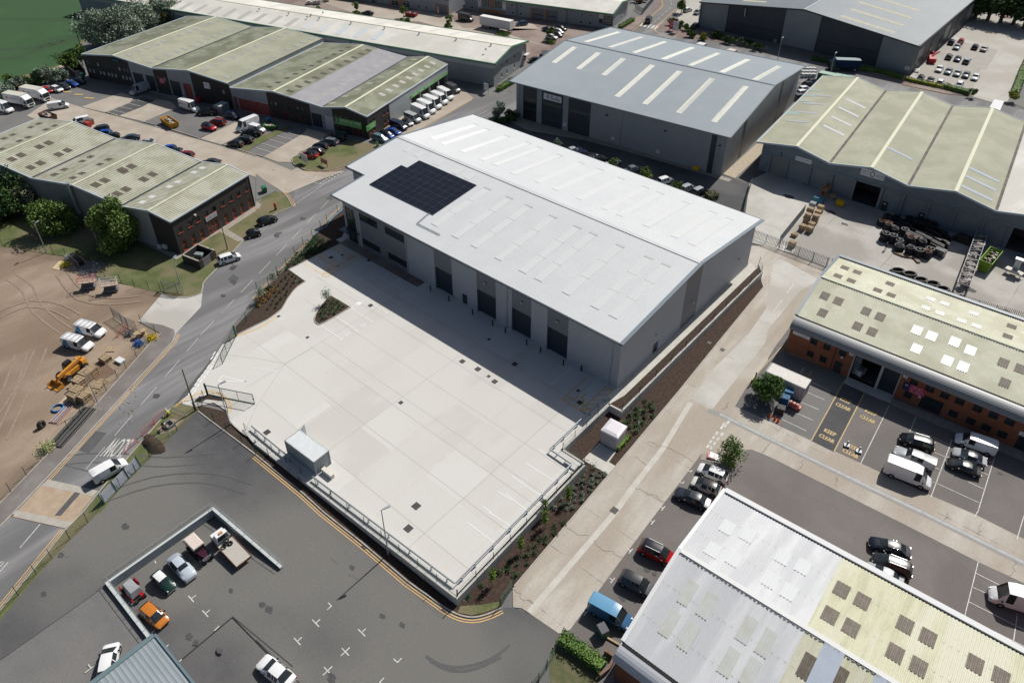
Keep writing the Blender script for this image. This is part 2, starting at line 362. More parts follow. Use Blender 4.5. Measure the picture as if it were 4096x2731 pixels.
def text_mesh(s):
 if s not in _tc:
  cu=bpy.data.curves.new('lettering','FONT');cu.body=s;cu.size=1;cu.align_x='CENTER';cu.align_y='CENTER';cu.resolution_u=3
  o=bpy.data.objects.new('lettering',cu);COL.objects.link(o);bpy.context.view_layer.update()
  me=bpy.data.meshes.new_from_object(o.evaluated_get(bpy.context.evaluated_depsgraph_get()));bpy.data.objects.remove(o);_tc[s]=me
 return _tc[s]
def text(mb,s,c,u,v,size,wid=None,m=0,bold=0):
 """lettering lying in the plane spanned by u (reading direction) and v (up)"""
 me=text_mesh(s);c,u,v=Vector(c),Vector(u).normalized(),Vector(v).normalized()
 xs=[p.co.x for p in me.vertices];ys=[p.co.y for p in me.vertices]
 if not xs:return
 w=max(xs)-min(xs);cx=(max(xs)+min(xs))/2;cy=(max(ys)+min(ys))/2;sy=size/max(.4,max(ys)-min(ys));sx=(wid/w)if wid else sy
 n=u.cross(v)
 offs=[(0,0)]if not bold else[(0,0),(bold,0),(-bold,0),(0,bold*.6)]
 for k,(ox,oy)in enumerate(offs):
  mb.mesh([c+u*((p.co.x-cx)*sx+ox)+v*((p.co.y-cy)*sy+oy)+n*(.002*k)for p in me.vertices],[tuple(p.vertices)for p in me.polygons],m)
class Fac:
 def __init__(s,p0,p1,z0=0):
  s.p=Vector((p0[0],p0[1],0));d=Vector((p1[0],p1[1],0))-s.p;s.L=d.length;s.u=d/s.L;s.n=Vector((s.u.y,-s.u.x,0));s.z0=z0
 def at(s,cr,x,y):
  d=ray(cr,x,y);k=(s.p-CAMP).dot(s.n)/d.dot(s.n);q=CAMP+d*k;return(q-s.p).dot(s.u),q.z
 def pt(s,a,z,o=0):q=s.p+s.u*a+s.n*o;return Vector((q.x,q.y,z))
 def rect(s,cr,x0,y0,x1,y1):
  a,zt_=s.at(cr,x0,y0);b,zb=s.at(cr,x1,y1);return(a,b,zb,zt_)
 def slabm(s,mb,r,o0,o1,m=0):
  a,b,z0,z1=r
  return mb.hexa([s.pt(a,z0,o1),s.pt(b,z0,o1),s.pt(b,z0,o0),s.pt(a,z0,o0)],[s.pt(a,z1,o1),s.pt(b,z1,o1),s.pt(b,z1,o0),s.pt(a,z1,o0)],m)
 def wall(s,mb,a0,a1,z0,top,ops=(),depth=.35,m=0):
  """wall skin between a0..a1 with real openings; top = number or [(s,z),...]"""
  if not isinstance(top,(list,tuple)):top=[(a0,top),(a1,top)]
  def tz(a):
   for(x0,zz0),(x1,zz1)in zip(top,top[1:]):
    if x0-1e-6<=a<=x1+1e-6:return zz0+(zz1-zz0)*((a-x0)/(x1-x0)if x1>x0 else 0)
   return top[-1][1]
  ops=[o for o in ops if o[1]>a0 and o[0]<a1]
  br=sorted({a0,a1}|{max(a0,o[0])for o in ops}|{min(a1,o[1])for o in ops}|{t[0]for t in top if a0<t[0]<a1})
  for x0,x1 in zip(br,br[1:]):
   if x1-x0<1e-4:continue
   mid=(x0+x1)/2;z=z0
   for o in sorted([o for o in ops if o[0]<mid<o[1]],key=lambda o:o[2]):
    if o[2]>z+1e-4:mb.face([s.pt(x0,z),s.pt(x1,z),s.pt(x1,o[2]),s.pt(x0,o[2])],m)
    z=max(z,o[3])
   if tz(mid)>z:mb.face([s.pt(x0,z),s.pt(x1,z),s.pt(x1,tz(x1)),s.pt(x0,tz(x0))],m)
  for a,b,c,d in ops:
   for q in(((a,c),(a,d)),((b,c),(b,d)),((a,d),(b,d)),((a,c),(b,c))):
    mb.face([s.pt(q[0][0],q[0][1]),s.pt(q[1][0],q[1][1]),s.pt(q[1][0],q[1][1],-depth),s.pt(q[0][0],q[0][1],-depth)],m)
  return mb
 def window(s,parent,r,frame=framew,pane=glassm,nx=2,nz=1,dep=.12,fw_=.09,sill=None,name='window'):
  a,b,z0,z1=r;f=MB()
  for q in((a,a+fw_,z0,z1),(b-fw_,b,z0,z1),(a+fw_,b-fw_,z0,z0+fw_),(a+fw_,b-fw_,z1-fw_,z1)):s.slabm(f,q,-dep-.06,-dep+.04)
  for i in range(1,nx):x=a+(b-a)*i/nx;s.slabm(f,(x-.03,x+.03,z0+fw_,z1-fw_),-dep-.05,-dep+.03)
  for i in range(1,nz):z=z0+(z1-z0)*i/nz;s.slabm(f,(a+fw_,b-fw_,z-.03,z+.03),-dep-.045,-dep+.025)
  o=f.build(name,frame,parent);p=MB();p.face([s.pt(a,z0,-dep-.02),s.pt(b,z0,-dep-.02),s.pt(b,z1,-dep-.02),s.pt(a,z1,-dep-.02)]);p.build('pane',pane,o)
  if sill is not None:s.slabm(MB(),(a-.05,b+.05,z0-.10,z0-.005),-dep,.08).build('sill',sill,o)
  return o
 def door(s,parent,r,material,dep=.3,name='door',handle=False):
  o=s.slabm(MB(),r,-dep-.06,-dep).build(name,material,parent)
  if handle:s.slabm(MB(),(r[1]-.2,r[1]-.12,r[2]+.95,r[2]+1.15),-dep,-dep+.06).build('handle',galv,o)
  return o
 def sign(s,parent,r,material,lines=(),out=.1,name='sign',loc=None):
  o=s.slabm(MB(),r,.02,out).build(name,material,parent);t={}
  for(txt,fx,fz,sz,wid,ink)in lines:
   a,b,z0,z1=r;k=t.setdefault(ink.name,(MB(),ink));text(k[0],txt,s.pt(a+(b-a)*fx,z0+(z1-z0)*fz,out+.012),s.u,(0,0,1),sz*(z1-z0),wid*(b-a)if wid else None)
  for k,ink in t.values():k.build('lettering',ink,o)
  return o
def slope(mb,a,b,c,d,pitch=.33,amp=.04,m=0,prof=((0,0),(.45,0),(.58,1),(.87,1))):
 a,b,c,d=map(Vector,(a,b,c,d));n=max(1,round((b-a).length/pitch));nr=(b-a).cross(d-a)
 if nr.z<0:nr=-nr
 nr.normalize();vs=[];ts=[(i+p[0])/n for i in range(n)for p in prof]+[1.0];hs=[p[1]for i in range(n)for p in prof]+[0]
 for t,h in zip(ts,hs):
  vs+=[a.lerp(b,t)+nr*amp*h,d.lerp(c,t)+nr*amp*h]
 return mb.mesh(vs,[(2*i,2*i+2,2*i+3,2*i+1)for i in range(len(ts)-1)],m)
def onslope(a,b,c,d,u,v):a,b,c,d=map(Vector,(a,b,c,d));return a.lerp(b,u).lerp(d.lerp(c,u),v)
def skylight(parent,S,u0,u1,v0,v1,material,pitch=.33,amp=.04,lift=.02,name='rooflight',n=None):
 a,b,c,d=S;q=[onslope(a,b,c,d,*w)for w in((u0,v0),(u1,v0),(u1,v1),(u0,v1))]
 nr=(Vector(b)-Vector(a)).cross(Vector(d)-Vector(a));nr=(nr if nr.z>0 else-nr).normalized()*lift
 mb=MB();slope(mb,*[p+nr for p in q],pitch,amp)
 for i in range(4):mb.face([q[i],q[(i+1)%4],q[(i+1)%4]+nr,q[i]+nr])
 return mb.build(name,material,parent)
def uvon(S,cr,x,y):
 a,b,c,d=map(Vector,S);n=(b-a).cross(d-a);r=ray(cr,x,y);k=(a-CAMP).dot(n)/r.dot(n);q=CAMP+r*k
 e=(b-a);g=(d-a);w=q-a
 ee,eg,gg=e.dot(e),e.dot(g),g.dot(g);we,wg=w.dot(e),w.dot(g);D=ee*gg-eg*eg
 return(we*gg-wg*eg)/D,(wg*ee-we*eg)/D
# ------------------------------------------------------------------ ground
base=MB()
hole=[(-68.9,7.2),(-68.9,20.9),(-55.6,21.6),(-55.6,-60),(-58.4,-60),(-58.4,7.2)]
drape(base,[(-1500,-900),(-1500,1900),(-68.9,1900),(-68.9,-900)],-.06)
drape(base,[(-68.9,20.9),(-68.9,1900),(1500,1900),(1500,21.6),(-55.6,21.6)],-.06)
drape(base,[(-55.6,-900),(-55.6,21.6),(1500,21.6),(1500,-900)],-.06)
drape(base,[(-68.9,-900),(-68.9,7.2),(-58.4,7.2),(-58.4,-900)],-.06);drape(base,[(-58.4,-900),(-58.4,-60),(-55.6,-60),(-55.6,-900)],-.06)
g0=base.build('ground',asph);struct(g0)
fl=PL(0,-400,1100,-60,900,200,800,420,720,620,640,800,330,1000,190,1400,60,1750,-30,2600,-250)
zone('grass_verge',fl+[(-900,900),(-1200,300),(-700,-200)],grassm,.0)
fl2=PL(0,-400,1020,-60,800,190,700,400,640,560,590,700,420,1000,150,1400,30,1750,-60,2600,-300)
zone('crop_field',fl2+[(-900,1200),(-1400,500),(-1100,-200)],cropm,.012)
tr=MB()
for pts in([-50,190,300,188,740,196,1100,150],[-50,470,300,450,560,400,760,350],[-50,560,200,530,420,440,700,330]):
 a=PL(0,*pts);ribbon(tr,a,.55,.02);ribbon(tr,offset(a,1.9),.55,.02)
struct(tr.build('tractor_track',M('track_soil',(.03,.045,.022),fine=.2)))
zone('soil_bank',PL(0,440,650,560,600,620,640,520,700),gravel,.02)
zone('estate_road',PL(0,245,1065,480,905,745,985)+PL(0,950,1035,1085,1068,1300,1130,1830,1280,2020,1335)+PL(10,0,1430,330,1568)+PL(11,380,-30,430,0,620,15,740,8,830,0,560,95,300,205,255,205,190,160,90,95)+PL(1,2180,0,1700,-120)+PL(0,1500,1480,700,1250),beige_c,.012)
zone('concrete_crossing',PL(0,748,984,1105,855,1240,885,1180,960,970,1035),beige_c,.016)
zone('concrete_crossing',PL(0,1090,1066,1290,990,1440,915,1560,930,1625,988,1330,1120),beige_c,.016)
zone('concrete_crossing',PL(0,1835,1275,2160,1125)+PL(0,2300,1170,2180,1260,2035,1330),beige_c,.016)
zone('concrete_crossing',PL(10,70,1440,440,1225,470,1180,655,1235,560,1330,400,1400,330,1490,200,1490),beige_c,.016)
zone('forecourt',PL(10,1040,1300,1230,1095,1420,950,1720,720,1900,820,2000,905,1180,1370,1120,1340),beige_c,.016)
zone('loading_apron',PL(0,820,705,1200,800,1420,860,1620,915,1800,960,1780,930,1400,830,1210,770,830,690),kerbd,.02)
fence_line=PL(2,-260,1760,0,1492,900,567,1400,0)+PL(1,1478,1497)
kerb_l=PL(2,-130,1830,130,1568,440,1245,1590,0)+PL(1,1612,1500)
bell1=PL(1,1612,1500,1600,1460,1500,1420,1390,1400,1270,1385)
kerb_b=PL(1,1470,1125,1600,1165,1720,1165,1800,1145,1850,1125,1862,1080,1865,1040,1900,990,2110,780,2225,650)+PL(11,0,540,190,390,330,335)
roadL=kerb_l+PL(1,1840,1250,1855,1125,1865,1040,1900,990,2110,780,2225,650)+PL(11,0,540,190,390,335,330)+PL(11,350,190,620,100,860,-20)+PL(10,1040,1430,1180,1372,1960,917,2160,905)+PL(10,2351,850)
roadR=[P(3,0,1560)]+PL(3,0,905,600,165)+PL(2,760,1568,1000,1270,1575,600,1680,500,1960,130,2040,0)+PL(1,2120,1450,2351,1150)+PL(11,790,330)
rd=roadL+[(-133,152),(-134,165),(-133,215),(-133,222),(-139,300),(-150,330),(-141,332),(-129,300),(-121,229),(-112,226.5),(-80,229),(-48,232),(-20,236),(60,243),(60,214),(-20,210),(-52,208),(-62,214),(-114,209),(-122,200),(-123.5,160),(-121,143),(-119,125),(-115,110),(-108,90)]+roadR[::-1]
zone('road',rd,road_a,.014)
zone('pavement',fence_line+bell1[::-1]+kerb_l[::-1][1:],pave_a,.11)
kb=MB();ribbon(kb,kerb_l+bell1[1:],.16,-.02,h=.14);ribbon(kb,kerb_b,.16,-.02,h=.13)
ribbon(kb,PL(11,255,205,300,260,320,300,335,330),.16,-.02,h=.13)
ribbon(kb,fence_line,.12,0,h=.2)
struct(kb.build('kerb',kerbm))
zone('site_entrance',PL(1,1270,1385,1500,1115,1600,1165,1720,1160,1860,1125,1845,1250,1612,1500,1480,1420,1390,1400),lane2_c,.02)
zone('bare_site',PL(1,-500,610,0,700,660,800,740,970,1110,1040,1420,1105,1500,1115,1270,1385,1475,1495)+PL(2,1400,0,900,567,0,1492,-900,2400,-1500,1000),dirt,.004)
lawn=PL(1,-300,250,0,380,300,450,640,470,850,490,1250,640,1600,815,1660,775,2050,505,2330,330)+PL(11,0,330,60,250,190,190,260,210,330,300,330,335,190,388,0,535)+PL(1,2225,650,2110,780,1900,985,1862,1080,1850,1120,1720,1160,1600,1160,1110,1035,860,960,980,845,660,795,0,700,-400,620)
zone('lawn',lawn,grassm,.02)
zone('gravel_strip',PL(1,650,440,850,490,1260,640,1620,815,1690,775,1400,690,1250,640,1000,540,800,400,660,390),kerbd,.03)
zone('brick_path',PL(1,1690,760,2351,310,2351,370,2090,540,2260,640,2180,650,2020,560,1800,690),kerbd,.035)
zone('brick_path',PL(11,0,280,50,310,30,345,0,360),kerbd,.035)
zone('corner_asphalt',PL(11,0,30,90,95,190,165,190,185,60,245,0,275),asph,.036)
zone('lawn',PL(10,335,1470,345,1440,640,1345,760,1340,860,1290,1180,1345,1150,1385,900,1500,700,1560,560,1568,450,1568,400,1545,350,1510),grassm,.05)
kq=MB();ribbon(kq,arc(PL(10,760,1340,560,1400,345,1450,333,1480,360,1520,450,1560,560,1572,700,1560,900,1500,1150,1390)),.18,0,h=.14)
struct(kq.build('kerb',kerbd))
zone('lawn',PL(10,0,1270,310,1155,330,1170,0,1340)+PL(0,2270,1390,2200,1370,2351,1290),grassm,.03)
kq=MB()
for pts in([950,1040,975,1032,1080,1062,1060,1070],[1300,1130,1320,1122,1440,1150,1820,1268,1835,1280],[2025,1335,2040,1325,2351,1425]):ribbon(kq,PL(0,*pts),.3,0,h=.12)
ribbon(kq,PL(10,0,1418,60,1440),.3,0,h=.12)
struct(kq.build('kerb',kerbd))
ch=MB();ribbon(ch,PL(0,745,985,1085,1070,1830,1282,2020,1337,2351,1440),.25,.022);struct(ch.build('drain_channel',patchm))
yard_edge=PL(11,838,628,780,668,300,908,455,1018,z=0)+arc(PL(11,455,1018,390,1060,340,1110,290,1180,250,1250,215,1290,110,1365,0,1420,z=0),3)[1:]+PL(1,2180,1505,2110,1568,z=0)+PL(2,2040,30,1960,160,1740,480,1640,560,z=0)+PL(2,1790,600,1960,560,2090,640,2120,740,2240,850,2351,912,z=0)
yard_edge+=[Vector((-74.2,30.9,0)),Vector((-36.9,32.8,0)),Vector((-37.4,57.9,0)),Vector((-41.0,57.9,0)),Vector((-41.0,70,0)),Vector((-41.0,73.4,0)),Vector((-106,73.4,0))]
zone('yard',yard_edge,yard_c,.03,0)
jm=MB()
for y,x0,x1 in((36.15,-80.6,-37.2),(43.1,-96,-37.4),(48.35,-85,-37.4),(50.45,-85,-37.4),(55.45,-96,-37.4),(61.0,-100,-41.1),(66.6,-100,-41.1)):ribbon(jm,[(x0,y),(x1,y)],.06,.036,0)
for x,y0,y1 in((-45.6,32.5,70.8),(-65.3,31.4,70.8),(-84.7,36.2,70.8)):ribbon(jm,[(x,y0),(x,y1)],.06,.037,0)
ribbon(jm,PL(12,265,205,0,600,z=0)+PL(2,2240,850,z=0),.06,.037,0);ribbon(jm,PL(12,265,205,0,155,z=0)+PL(2,2040,120,z=0),.06,.037,0)
ribbon(jm,[(-84.7,48.35),(-84.8,43.1)],.06,.038,0);ribbon(jm,PL(12,520,60,265,205,z=0),.06,.0385,0)
struct(jm.build('slab_joint',joint_m))
jm=MB()
for x,y0,y1 in((-78.1,43.3,61),(-71.6,33,66),(-58.7,36,61),(-52.2,32.5,55),(-91,46,60)):ribbon(jm,[(x,y0),(x,y1)],.22,.0355,0)
struct(jm.build('construction_joint',M('pale_laitance',(.58,.56,.52),(.51,.49,.455),1.5,fine=.05)))
zone('paved_apron',[(-106.3,70.9),(-83.9,70.9),(-83.9,72.85),(-106.3,72.85)],blockp,.05,0)
zone('concrete_footpath',PL(11,835,520,838,625,780,660,733,634,790,612,z=0),path_c,.06,0)
bedL=PL(11,800,350,833,500,790,600,733,634,770,668,300,905,455,1018,340,1110,250,1250,215,1290,0,1420)+PL(1,2180,1500,2165,1430,2351,1235)+PL(11,0,1170,110,1065,290,880,440,725,530,605,700,440)
zone('planting_bed',bedL,mulch,.028,0)
island=PL(11,655,1170,690,1150,868,1255,720,1345,600,1405,560,1405,540,1370,560,1310,z=0)
zone('planting_bed',island,mulch,.14,0)
kb=MB();ribbon(kb,arc(PL(11,655,1170,690,1150,868,1255,z=0),1)+arc(PL(11,868,1255,720,1345,600,1408,560,1405,538,1370,555,1310,655,1170,z=0),3),.14,0,0,h=.16)
ribbon(kb,PL(11,780,668,300,908,455,1018,z=0)+arc(PL(11,455,1018,390,1060,340,1110,290,1180,250,1250,215,1290,110,1365,0,1420,z=0),3)[1:]+PL(1,2180,1505,z=0),.14,0,0,h=.13)
ribbon(kb,arc(PL(2,1640,560,1790,530,z=0)+PL(2,2000,470,2070,560,2090,640,2120,740,2240,850,2351,912,z=0),3),.1,0,0,h=.03)
struct(kb.build('kerb',kerbm))
zone('planting_bed',PL(2,1785,545,1830,505,1960,490,2050,520,2060,550,1900,530,1830,560,z=0),mulch,.05,0)
kerb_f=PL(2,1820,640)+PL(12,0,1040,440,1400)+PL(13,620,0,1000,300,1400,640,1740,880)+arc(PL(13,1740,880,1870,945,2000,965,2130,935,2250,880),4)[1:]
wallf=[Vector((-38.2,32.6,0)),Vector((-74.2,30.85,0))]+PL(2,2351,905,2240,850,2120,740,2080,640,1900,600,z=0)+PL(2,1700,570)
zone('planting_bed',kerb_f+[Vector((-35.9,33.6,0))]+wallf,mulch,.02)
zone('lower_yard',kerb_f[:-1]+PL(13,2250,880)+PL(23,10,870,180,940,430,1110,340,1290,350,1450,390,1600)+[Vector((-26,-60,0)),Vector((-55.6,-60,0)),Vector((-55.6,21.6,0)),Vector((-68.9,20.9,0)),Vector((-68.9,-60,0)),Vector((-78,-60,0))]+PL(3,-400,1400,0,985,300,625,660,240,905,0)+PL(2,920,1568,1150,1290,1350,1095,1620,820,1800,640),low_a,.008)
zone('sunken_court',hole,low_a,0,'c')
verge=PL(3,-300,1320,0,905,600,165,750,0)+PL(2,760,1568,1000,1270,1300,900,1575,610,1640,575,1790,560,1830,630,1800,645,1620,825,1350,1100,1150,1295,920,1575)+PL(3,905,5,660,245,300,630,0,990,-300,1330)
zone('verge',verge,grassm,.022)
kb=MB();ribbon(kb,kerb_f,.16,-.02,h=.14);ribbon(kb,PL(3,0,905,600,165)+PL(2,760,1568,1000,1270,1575,605,1680,560),.14,-.02,h=.12);struct(kb.build('kerb',kerbm))
zone('side_path',[(-42.1,73.0),(-42.1,70),(-41,69.4),(-40.3,72.5),(-40.3,116.5),(-42.1,117.5),(-42.1,116.2)],path_c,.02,0)
zone('planting_bed',[(-41,69.3),(-38.9,69.3),(-39.0,115.6),(-40.3,116.5),(-40.3,72.5)],mulch,.005,0)
bedR=[(-36.7,33.6,0),(-37.2,57.8,0),(-40.9,57.8,0),(-40.9,69.4,0),(-38.8,69.4,0),(-39.0,115.7,0)]+PL(21,2290,1010,2310,1070)+PL(22,1900,0,1520,470,620,1540)+PL(23,20,680)+PL(13,2300,780,2250,870,2130,925)
zone('planting_bed',bedR,mulch,.015)
kb=MB();ribbon(kb,PL(21,2290,1010,2310,1070)+PL(22,1900,0,1520,470,620,1540)+PL(23,20,680),.16,-.02,h=.12);struct(kb.build('kerb',kerbm))
zone('corner_grass',PL(13,1850,920,1880,860,2060,850,2230,820,2240,865,2100,920,1980,945),grassm,.03)
zone('kiosk_base',PL(22,650,1085,800,930,955,1015,890,1105,960,1150,888,1222),path_c,.05)
zone('car_park',[(-27,34,0)]+PL(23,380,1150,1000,440)+PL(22,1330,1568,1740,1025,2040,590,2170,380)+[Vector((-31,88,0)),Vector((-28.5,99.5,0)),Vector((60,104,0)),Vector((70,20,0)),Vector((10,-30,0)),Vector((-24,-20,0))],brown_a,.0)
laneP=PL(23,5,690)+PL(22,620,1545,1520,478,1900,5)+PL(21,2310,1075,2290,1000,2150,830,2190,690)+PL(31,0,690,560,905,480,1000,235,1390)+PL(32,55,60,0,170)+PL(22,2170,390,2050,590)+PL(32,0,725,1480,1405,1900,1585)+PL(33,2351,245)+[Vector((60,76,0)),Vector((60,62,0))]+PL(33,2351,650,1940,460,1250,110,1030,0)+PL(32,0,1050)+PL(22,2200,990,1740,1030,1330,1568)+PL(23,1000,440,530,1080,430,1110,180,940,90,880,10,870)
zone('lane',laneP,lane_c,.012)
zone('lane_slabs',PL(22,1650,520,1830,635,1900,545,2330,5)+PL(31,0,1460,290,1110,470,1000,330,925,180,840,60,790)+PL(21,2330,1270,2170,1500)+PL(22,1860,240),lane2_c,.018)
st=MB();ribbon(st,PL(23,160,920,940,10)+PL(22,1100,1350,1380,990,1640,560),.75,.02);struct(st.build('lane_channel',path_c))
st=MB();ribbon(st,PL(22,1910,665,2351,880)+PL(32,180,970,880,1310,1330,1525)+PL(33,1420,0,2351,462),.42,.024);struct(st.build('slot_drain',M('drain_grating',(.42,.43,.44),(.34,.35,.36),2,fine=.1)))
st=MB();ribbon(st,PL(22,1800,630,1910,670,2351,890)+PL(32,180,975,880,1320,1330,1535)+PL(33,1420,8,2351,474),.95,.0215);struct(st.build('drain_surround',M('drain_edge',(.27,.265,.25),fine=.1)))
zone('dark_bay',PL(22,2050,595,2190,400,2351,180)+PL(32,0,150,60,60,170,110,700,310,900,470,610,1010,0,720),asph,.02)
zone('sunk_drive',PL(32,395,910,690,370,890,465,860,520,610,1015),dark_a,.026)
zone('brick_path',PL(32,170,60,170,110,720,310,730,260),kerbd,.03)
zone('loading_ramp',PL(32,690,380,740,300,1150,490,1130,570,1000,520),path_c,.03)
zone('brick_path',PL(32,1140,520,2351,1010,2351,1100,1560,770,1120,575),kerbd,.03)
zone('gravel_strip',PL(22,1740,1030,2050,1000,2140,995,2000,1240,1900,1120,1730,1080),kerbd,.035)
zone('storage_yard',[(-42,127.6,0),(-42,157,0),(60,157,0),(60,118,0),(-27,118,0),(-29,127.5,0)],grey_c,.006)
zone('forecourt',[(-48.5,127.4,0),(-57.5,149,0),(-56,157,0),(-42,157,0),(-42,127.6,0)],lane2_c,.02)
zone('concrete_footpath',PL(21,2170,655,2230,600)+PL(31,0,640,250,720,230,760,0,700),path_c,.026)
zone('gravel_strip',[(-63.5,147.5,0),(-60.5,147.5,0),(-64,200,0),(-67,200,0)],gravel,.01)
zone('dark_car_park',[(-119,119.5,0),(-119.5,139.5,0),(-63,147.3,0),(-55,147.5,0),(-50.5,134,0),(-53,117.5,0)],dark_a,.01)
zone('paved_apron',[(-119.7,138,0),(-119.5,139.8,0),(-63.4,146.3,0),(-60.8,146.6,0),(-60.8,145.1,0),(-97,140.2,0),(-112,135.3,0),(-119,136.5,0)],kerbd,.02)
zone('unit_court',[(-300,128,0),(-240.5,145,0),(-140,174.8,0),(-134,176,0),(-134,221,0),(-141,220,0),(-186,205,0),(-300,190,0)],blockp,.01)
zone('unit_road',PL(10,-40,-60,200,-40,640,35,860,110,1180,190,1500,200,1950,330,2351,350)+PL(20,300,420,0,330,-60,290,160,205,260,270,-80,260)+PL(10,1900,260,1700,90,1250,100,400,-60),beige_c,.016)
zone('pavement',PL(20,1010,270,1140,160,1250,130,1350,0,1375,20,1340,70,1100,285),blockp,.06)
zone('customer_parking',PL(20,1500,120,1620,-60,1800,-60,1720,60,1700,280,1600,310),park_c,.02)
zone('verge',PL(20,1330,265,1500,120,1440,190,1620,300)+PL(20,1720,260,1960,320,2351,420)+PL(30,300,520,560,580,1240,760,1290,740,1310,700,1000,640,0,420)+PL(20,2351,470,1760,360,1500,340),blockp,.03)
zone('car_park',PL(30,1290,740,1300,700,1880,20,2000,-200)+[Vector((30,420,0)),Vector((90,420,0)),Vector((90,240,0)),Vector((-5,240,0))]+PL(30,2150,935,2045,940,1880,890,1840,860,1640,860),park_c,.02)
zone('parking_bays',PL(30,1340,700,1640,350,2110,465,2005,640,1950,640,1880,820,1640,800),M('worn_concrete',(.29,.275,.245),(.33,.315,.285),.4,fine=.1,slab=(R(5),4,5,0,0,(.305,.29,.26),(.22,.21,.19),.04)),.026)
zone('parking_bays',PL(30,1830,100,1900,30,2351,60,2351,120,2280,240,1860,160),MATS['worn_concrete'],.026)
zone('block_verge',PL(30,1230,780,1290,735,1650,800,1850,850,1900,850,1860,885,1640,865),blockp,.05)
zone('verge',PL(30,2200,930,2351,640,2600,500,2900,900,2400,1020),asph,.03)
# ------------------------------------------------------------------ road paint
wm,ym,yy,yf,wy=MB(),MB(),MB(),MB(),MB()
for off_ in(.32,.62):
 ribbon(ym,offset(kerb_l[1:],-off_),.1,.03)
 ribbon(ym,offset(PL(1,2351,1180)+PL(11,250,910,790,345),off_+.1),.1,.03)
 ribbon(ym,offset(PL(10,1180,1375,1965,915),-off_),.1,.03)
 ribbon(ym,offset(kerb_f[1:],-off_),.11,.03)
 ribbon(ym,offset(PL(3,0,905,600,165),off_),.1,.03)
 ribbon(ym,offset(arc(PL(11,250,205,300,262,320,300,335,335),3),off_),.1,.034)
 ribbon(ym,offset(arc(PL(10,450,1568,700,1560,900,1495,1170,1375),2),-off_),.1,.034)
 ribbon(yy,offset(PL(2,1590,600,z=0)+arc(PL(2,1680,540,1800,480,1940,455,2050,490,2110,560,2125,650,z=0),4),off_-.6),.1,.045,0)
 ribbon(yy,offset(arc(PL(1,2130,1530,z=0)+PL(11,0,1455,100,1400,190,1340,z=0),3),off_-.5),.1,.045,0)
 ribbon(ym,offset(arc(PL(20,1100,290,1350,90,1375,30,1350,-40),3),-off_+.3),.12,.07)
 ribbon(ym,offset(arc(PL(20,1530,80,1340,250,1350,300,1450,345),3),-off_),.12,.036)
ribbon(ym,offset(PL(30,1200,775,1650,878),-.5),.15,.055)
ribbon(yf,PL(32,395,912,695,372),.16,.034);ribbon(yf,PL(32,605,1010,890,462),.16,.034);ribbon(yf,PL(32,370,325,405,270),.12,.034)
ribbon(yf,PL(32,150,20,0,185)+PL(22,2170,385),.14,.03)
dashes(wm,P(2,790,1170),P(2,1820,-30),4.0,2.1,.085,.03)
dashes(wm,P(1,1840,1510),P(11,700,240),4.0,2.1,.085,.03)
for a in((3,185,325,370,108),(3,0,545,75,458),(3,0,500,40,455),(3,0,465,22,450),(10,2040,1057,2135,1015)):ribbon(wm,PL(*a),.11,.03)
dashes(wm,P(11,350,315),P(11,605,140),.6,.35,.14,.04);dashes(wm,P(11,585,120),P(11,780,0),.6,.4,.2,.04);dashes(wm,P(11,605,130),P(11,800,12),.6,.4,.2,.04)
for a in((11,260,28,388,68),(11,470,93,600,128),(11,150,-8,220,8),(10,60,1535,170,1565)):ribbon(wm,PL(*a),.1,.04)
ribbon(wm,PL(11,440,42,555,60,540,75,500,68,440,42),.14,.04)
for i,(x,y)in enumerate(((1970,110),(1950,150),(1915,230),(1885,275),(1855,315),(1825,350),(1800,390),(1770,435),(1745,470))):
 a=P(2,x-14,y+18,0);b=P(2,x+10,y-16,0)
 for k in(0,1):
  d=Vector((.55,.12,0))*k;ribbon(wy,[a+d,b+d],.2,.042,0)
ribbon(wy,PL(2,1990,195,2178,220,z=0),.1,.042,0);ribbon(wy,PL(12,0,246,200,276,z=0),.1,.042,0);ribbon(wy,PL(2,2300,240,2351,246,z=0),.1,.042,0)
ribbon(wy,PL(2,2262,368,2040,318,2005,365,2262,368,z=0),.16,.042,0)
u=(P(2,1200,920)-P(2,960,905));
c0=P(2,1078,975);dv=(P(2,1120,900)-P(2,1010,1040));text(wm,'SLOW',(c0.x,c0.y,.034),-u,-dv,3.4,3.0,bold=.02)
for a in((11,1070,940,1450,1158),(11,950,1000,1330,1228),(11,820,1070,1205,1303),(11,1365,970,875,1258),(11,868,1258,1065,1385),(11,740,1342,930,1468),(11,600,1420,790,1548),(11,440,855,600,960),(22,350,405,548,232),(12,2220,1375,2351,1455),(12,2080,1512,2160,1568),(13,2140,0,2351,135),(13,1940,92,2215,300),(22,245,990,380,1065),(22,120,1110,400,1285),(22,0,1235,270,1420),(22,-60,1395,150,1560)):
 ribbon(wy,PL(*a,z=0),.12,.042,0)
for a in((1070,940),(1450,1158),(950,1000),(1330,1228),(820,1070),(1205,1303),(1065,1385),(930,1468),(790,1548),(590,955)):
 q=P(11,*a,z=0);ribbon(wy,[q+Vector((0,-.4,0)),q+Vector((0,.4,0))],.12,.043,0)
for x,y in((985,1418),(848,1500)):text(wy,'EV',P(11,x,y,0)+Vector((0,0,.045)),(0,1,0),(-1,0,0),.75,.9,bold=.03)
sq=P(11,943,1220,0);drape(wy,[(sq.x-.45,sq.y-.45),(sq.x+.45,sq.y-.45),(sq.x+.45,sq.y+.45),(sq.x-.45,sq.y+.45)],.045,0)
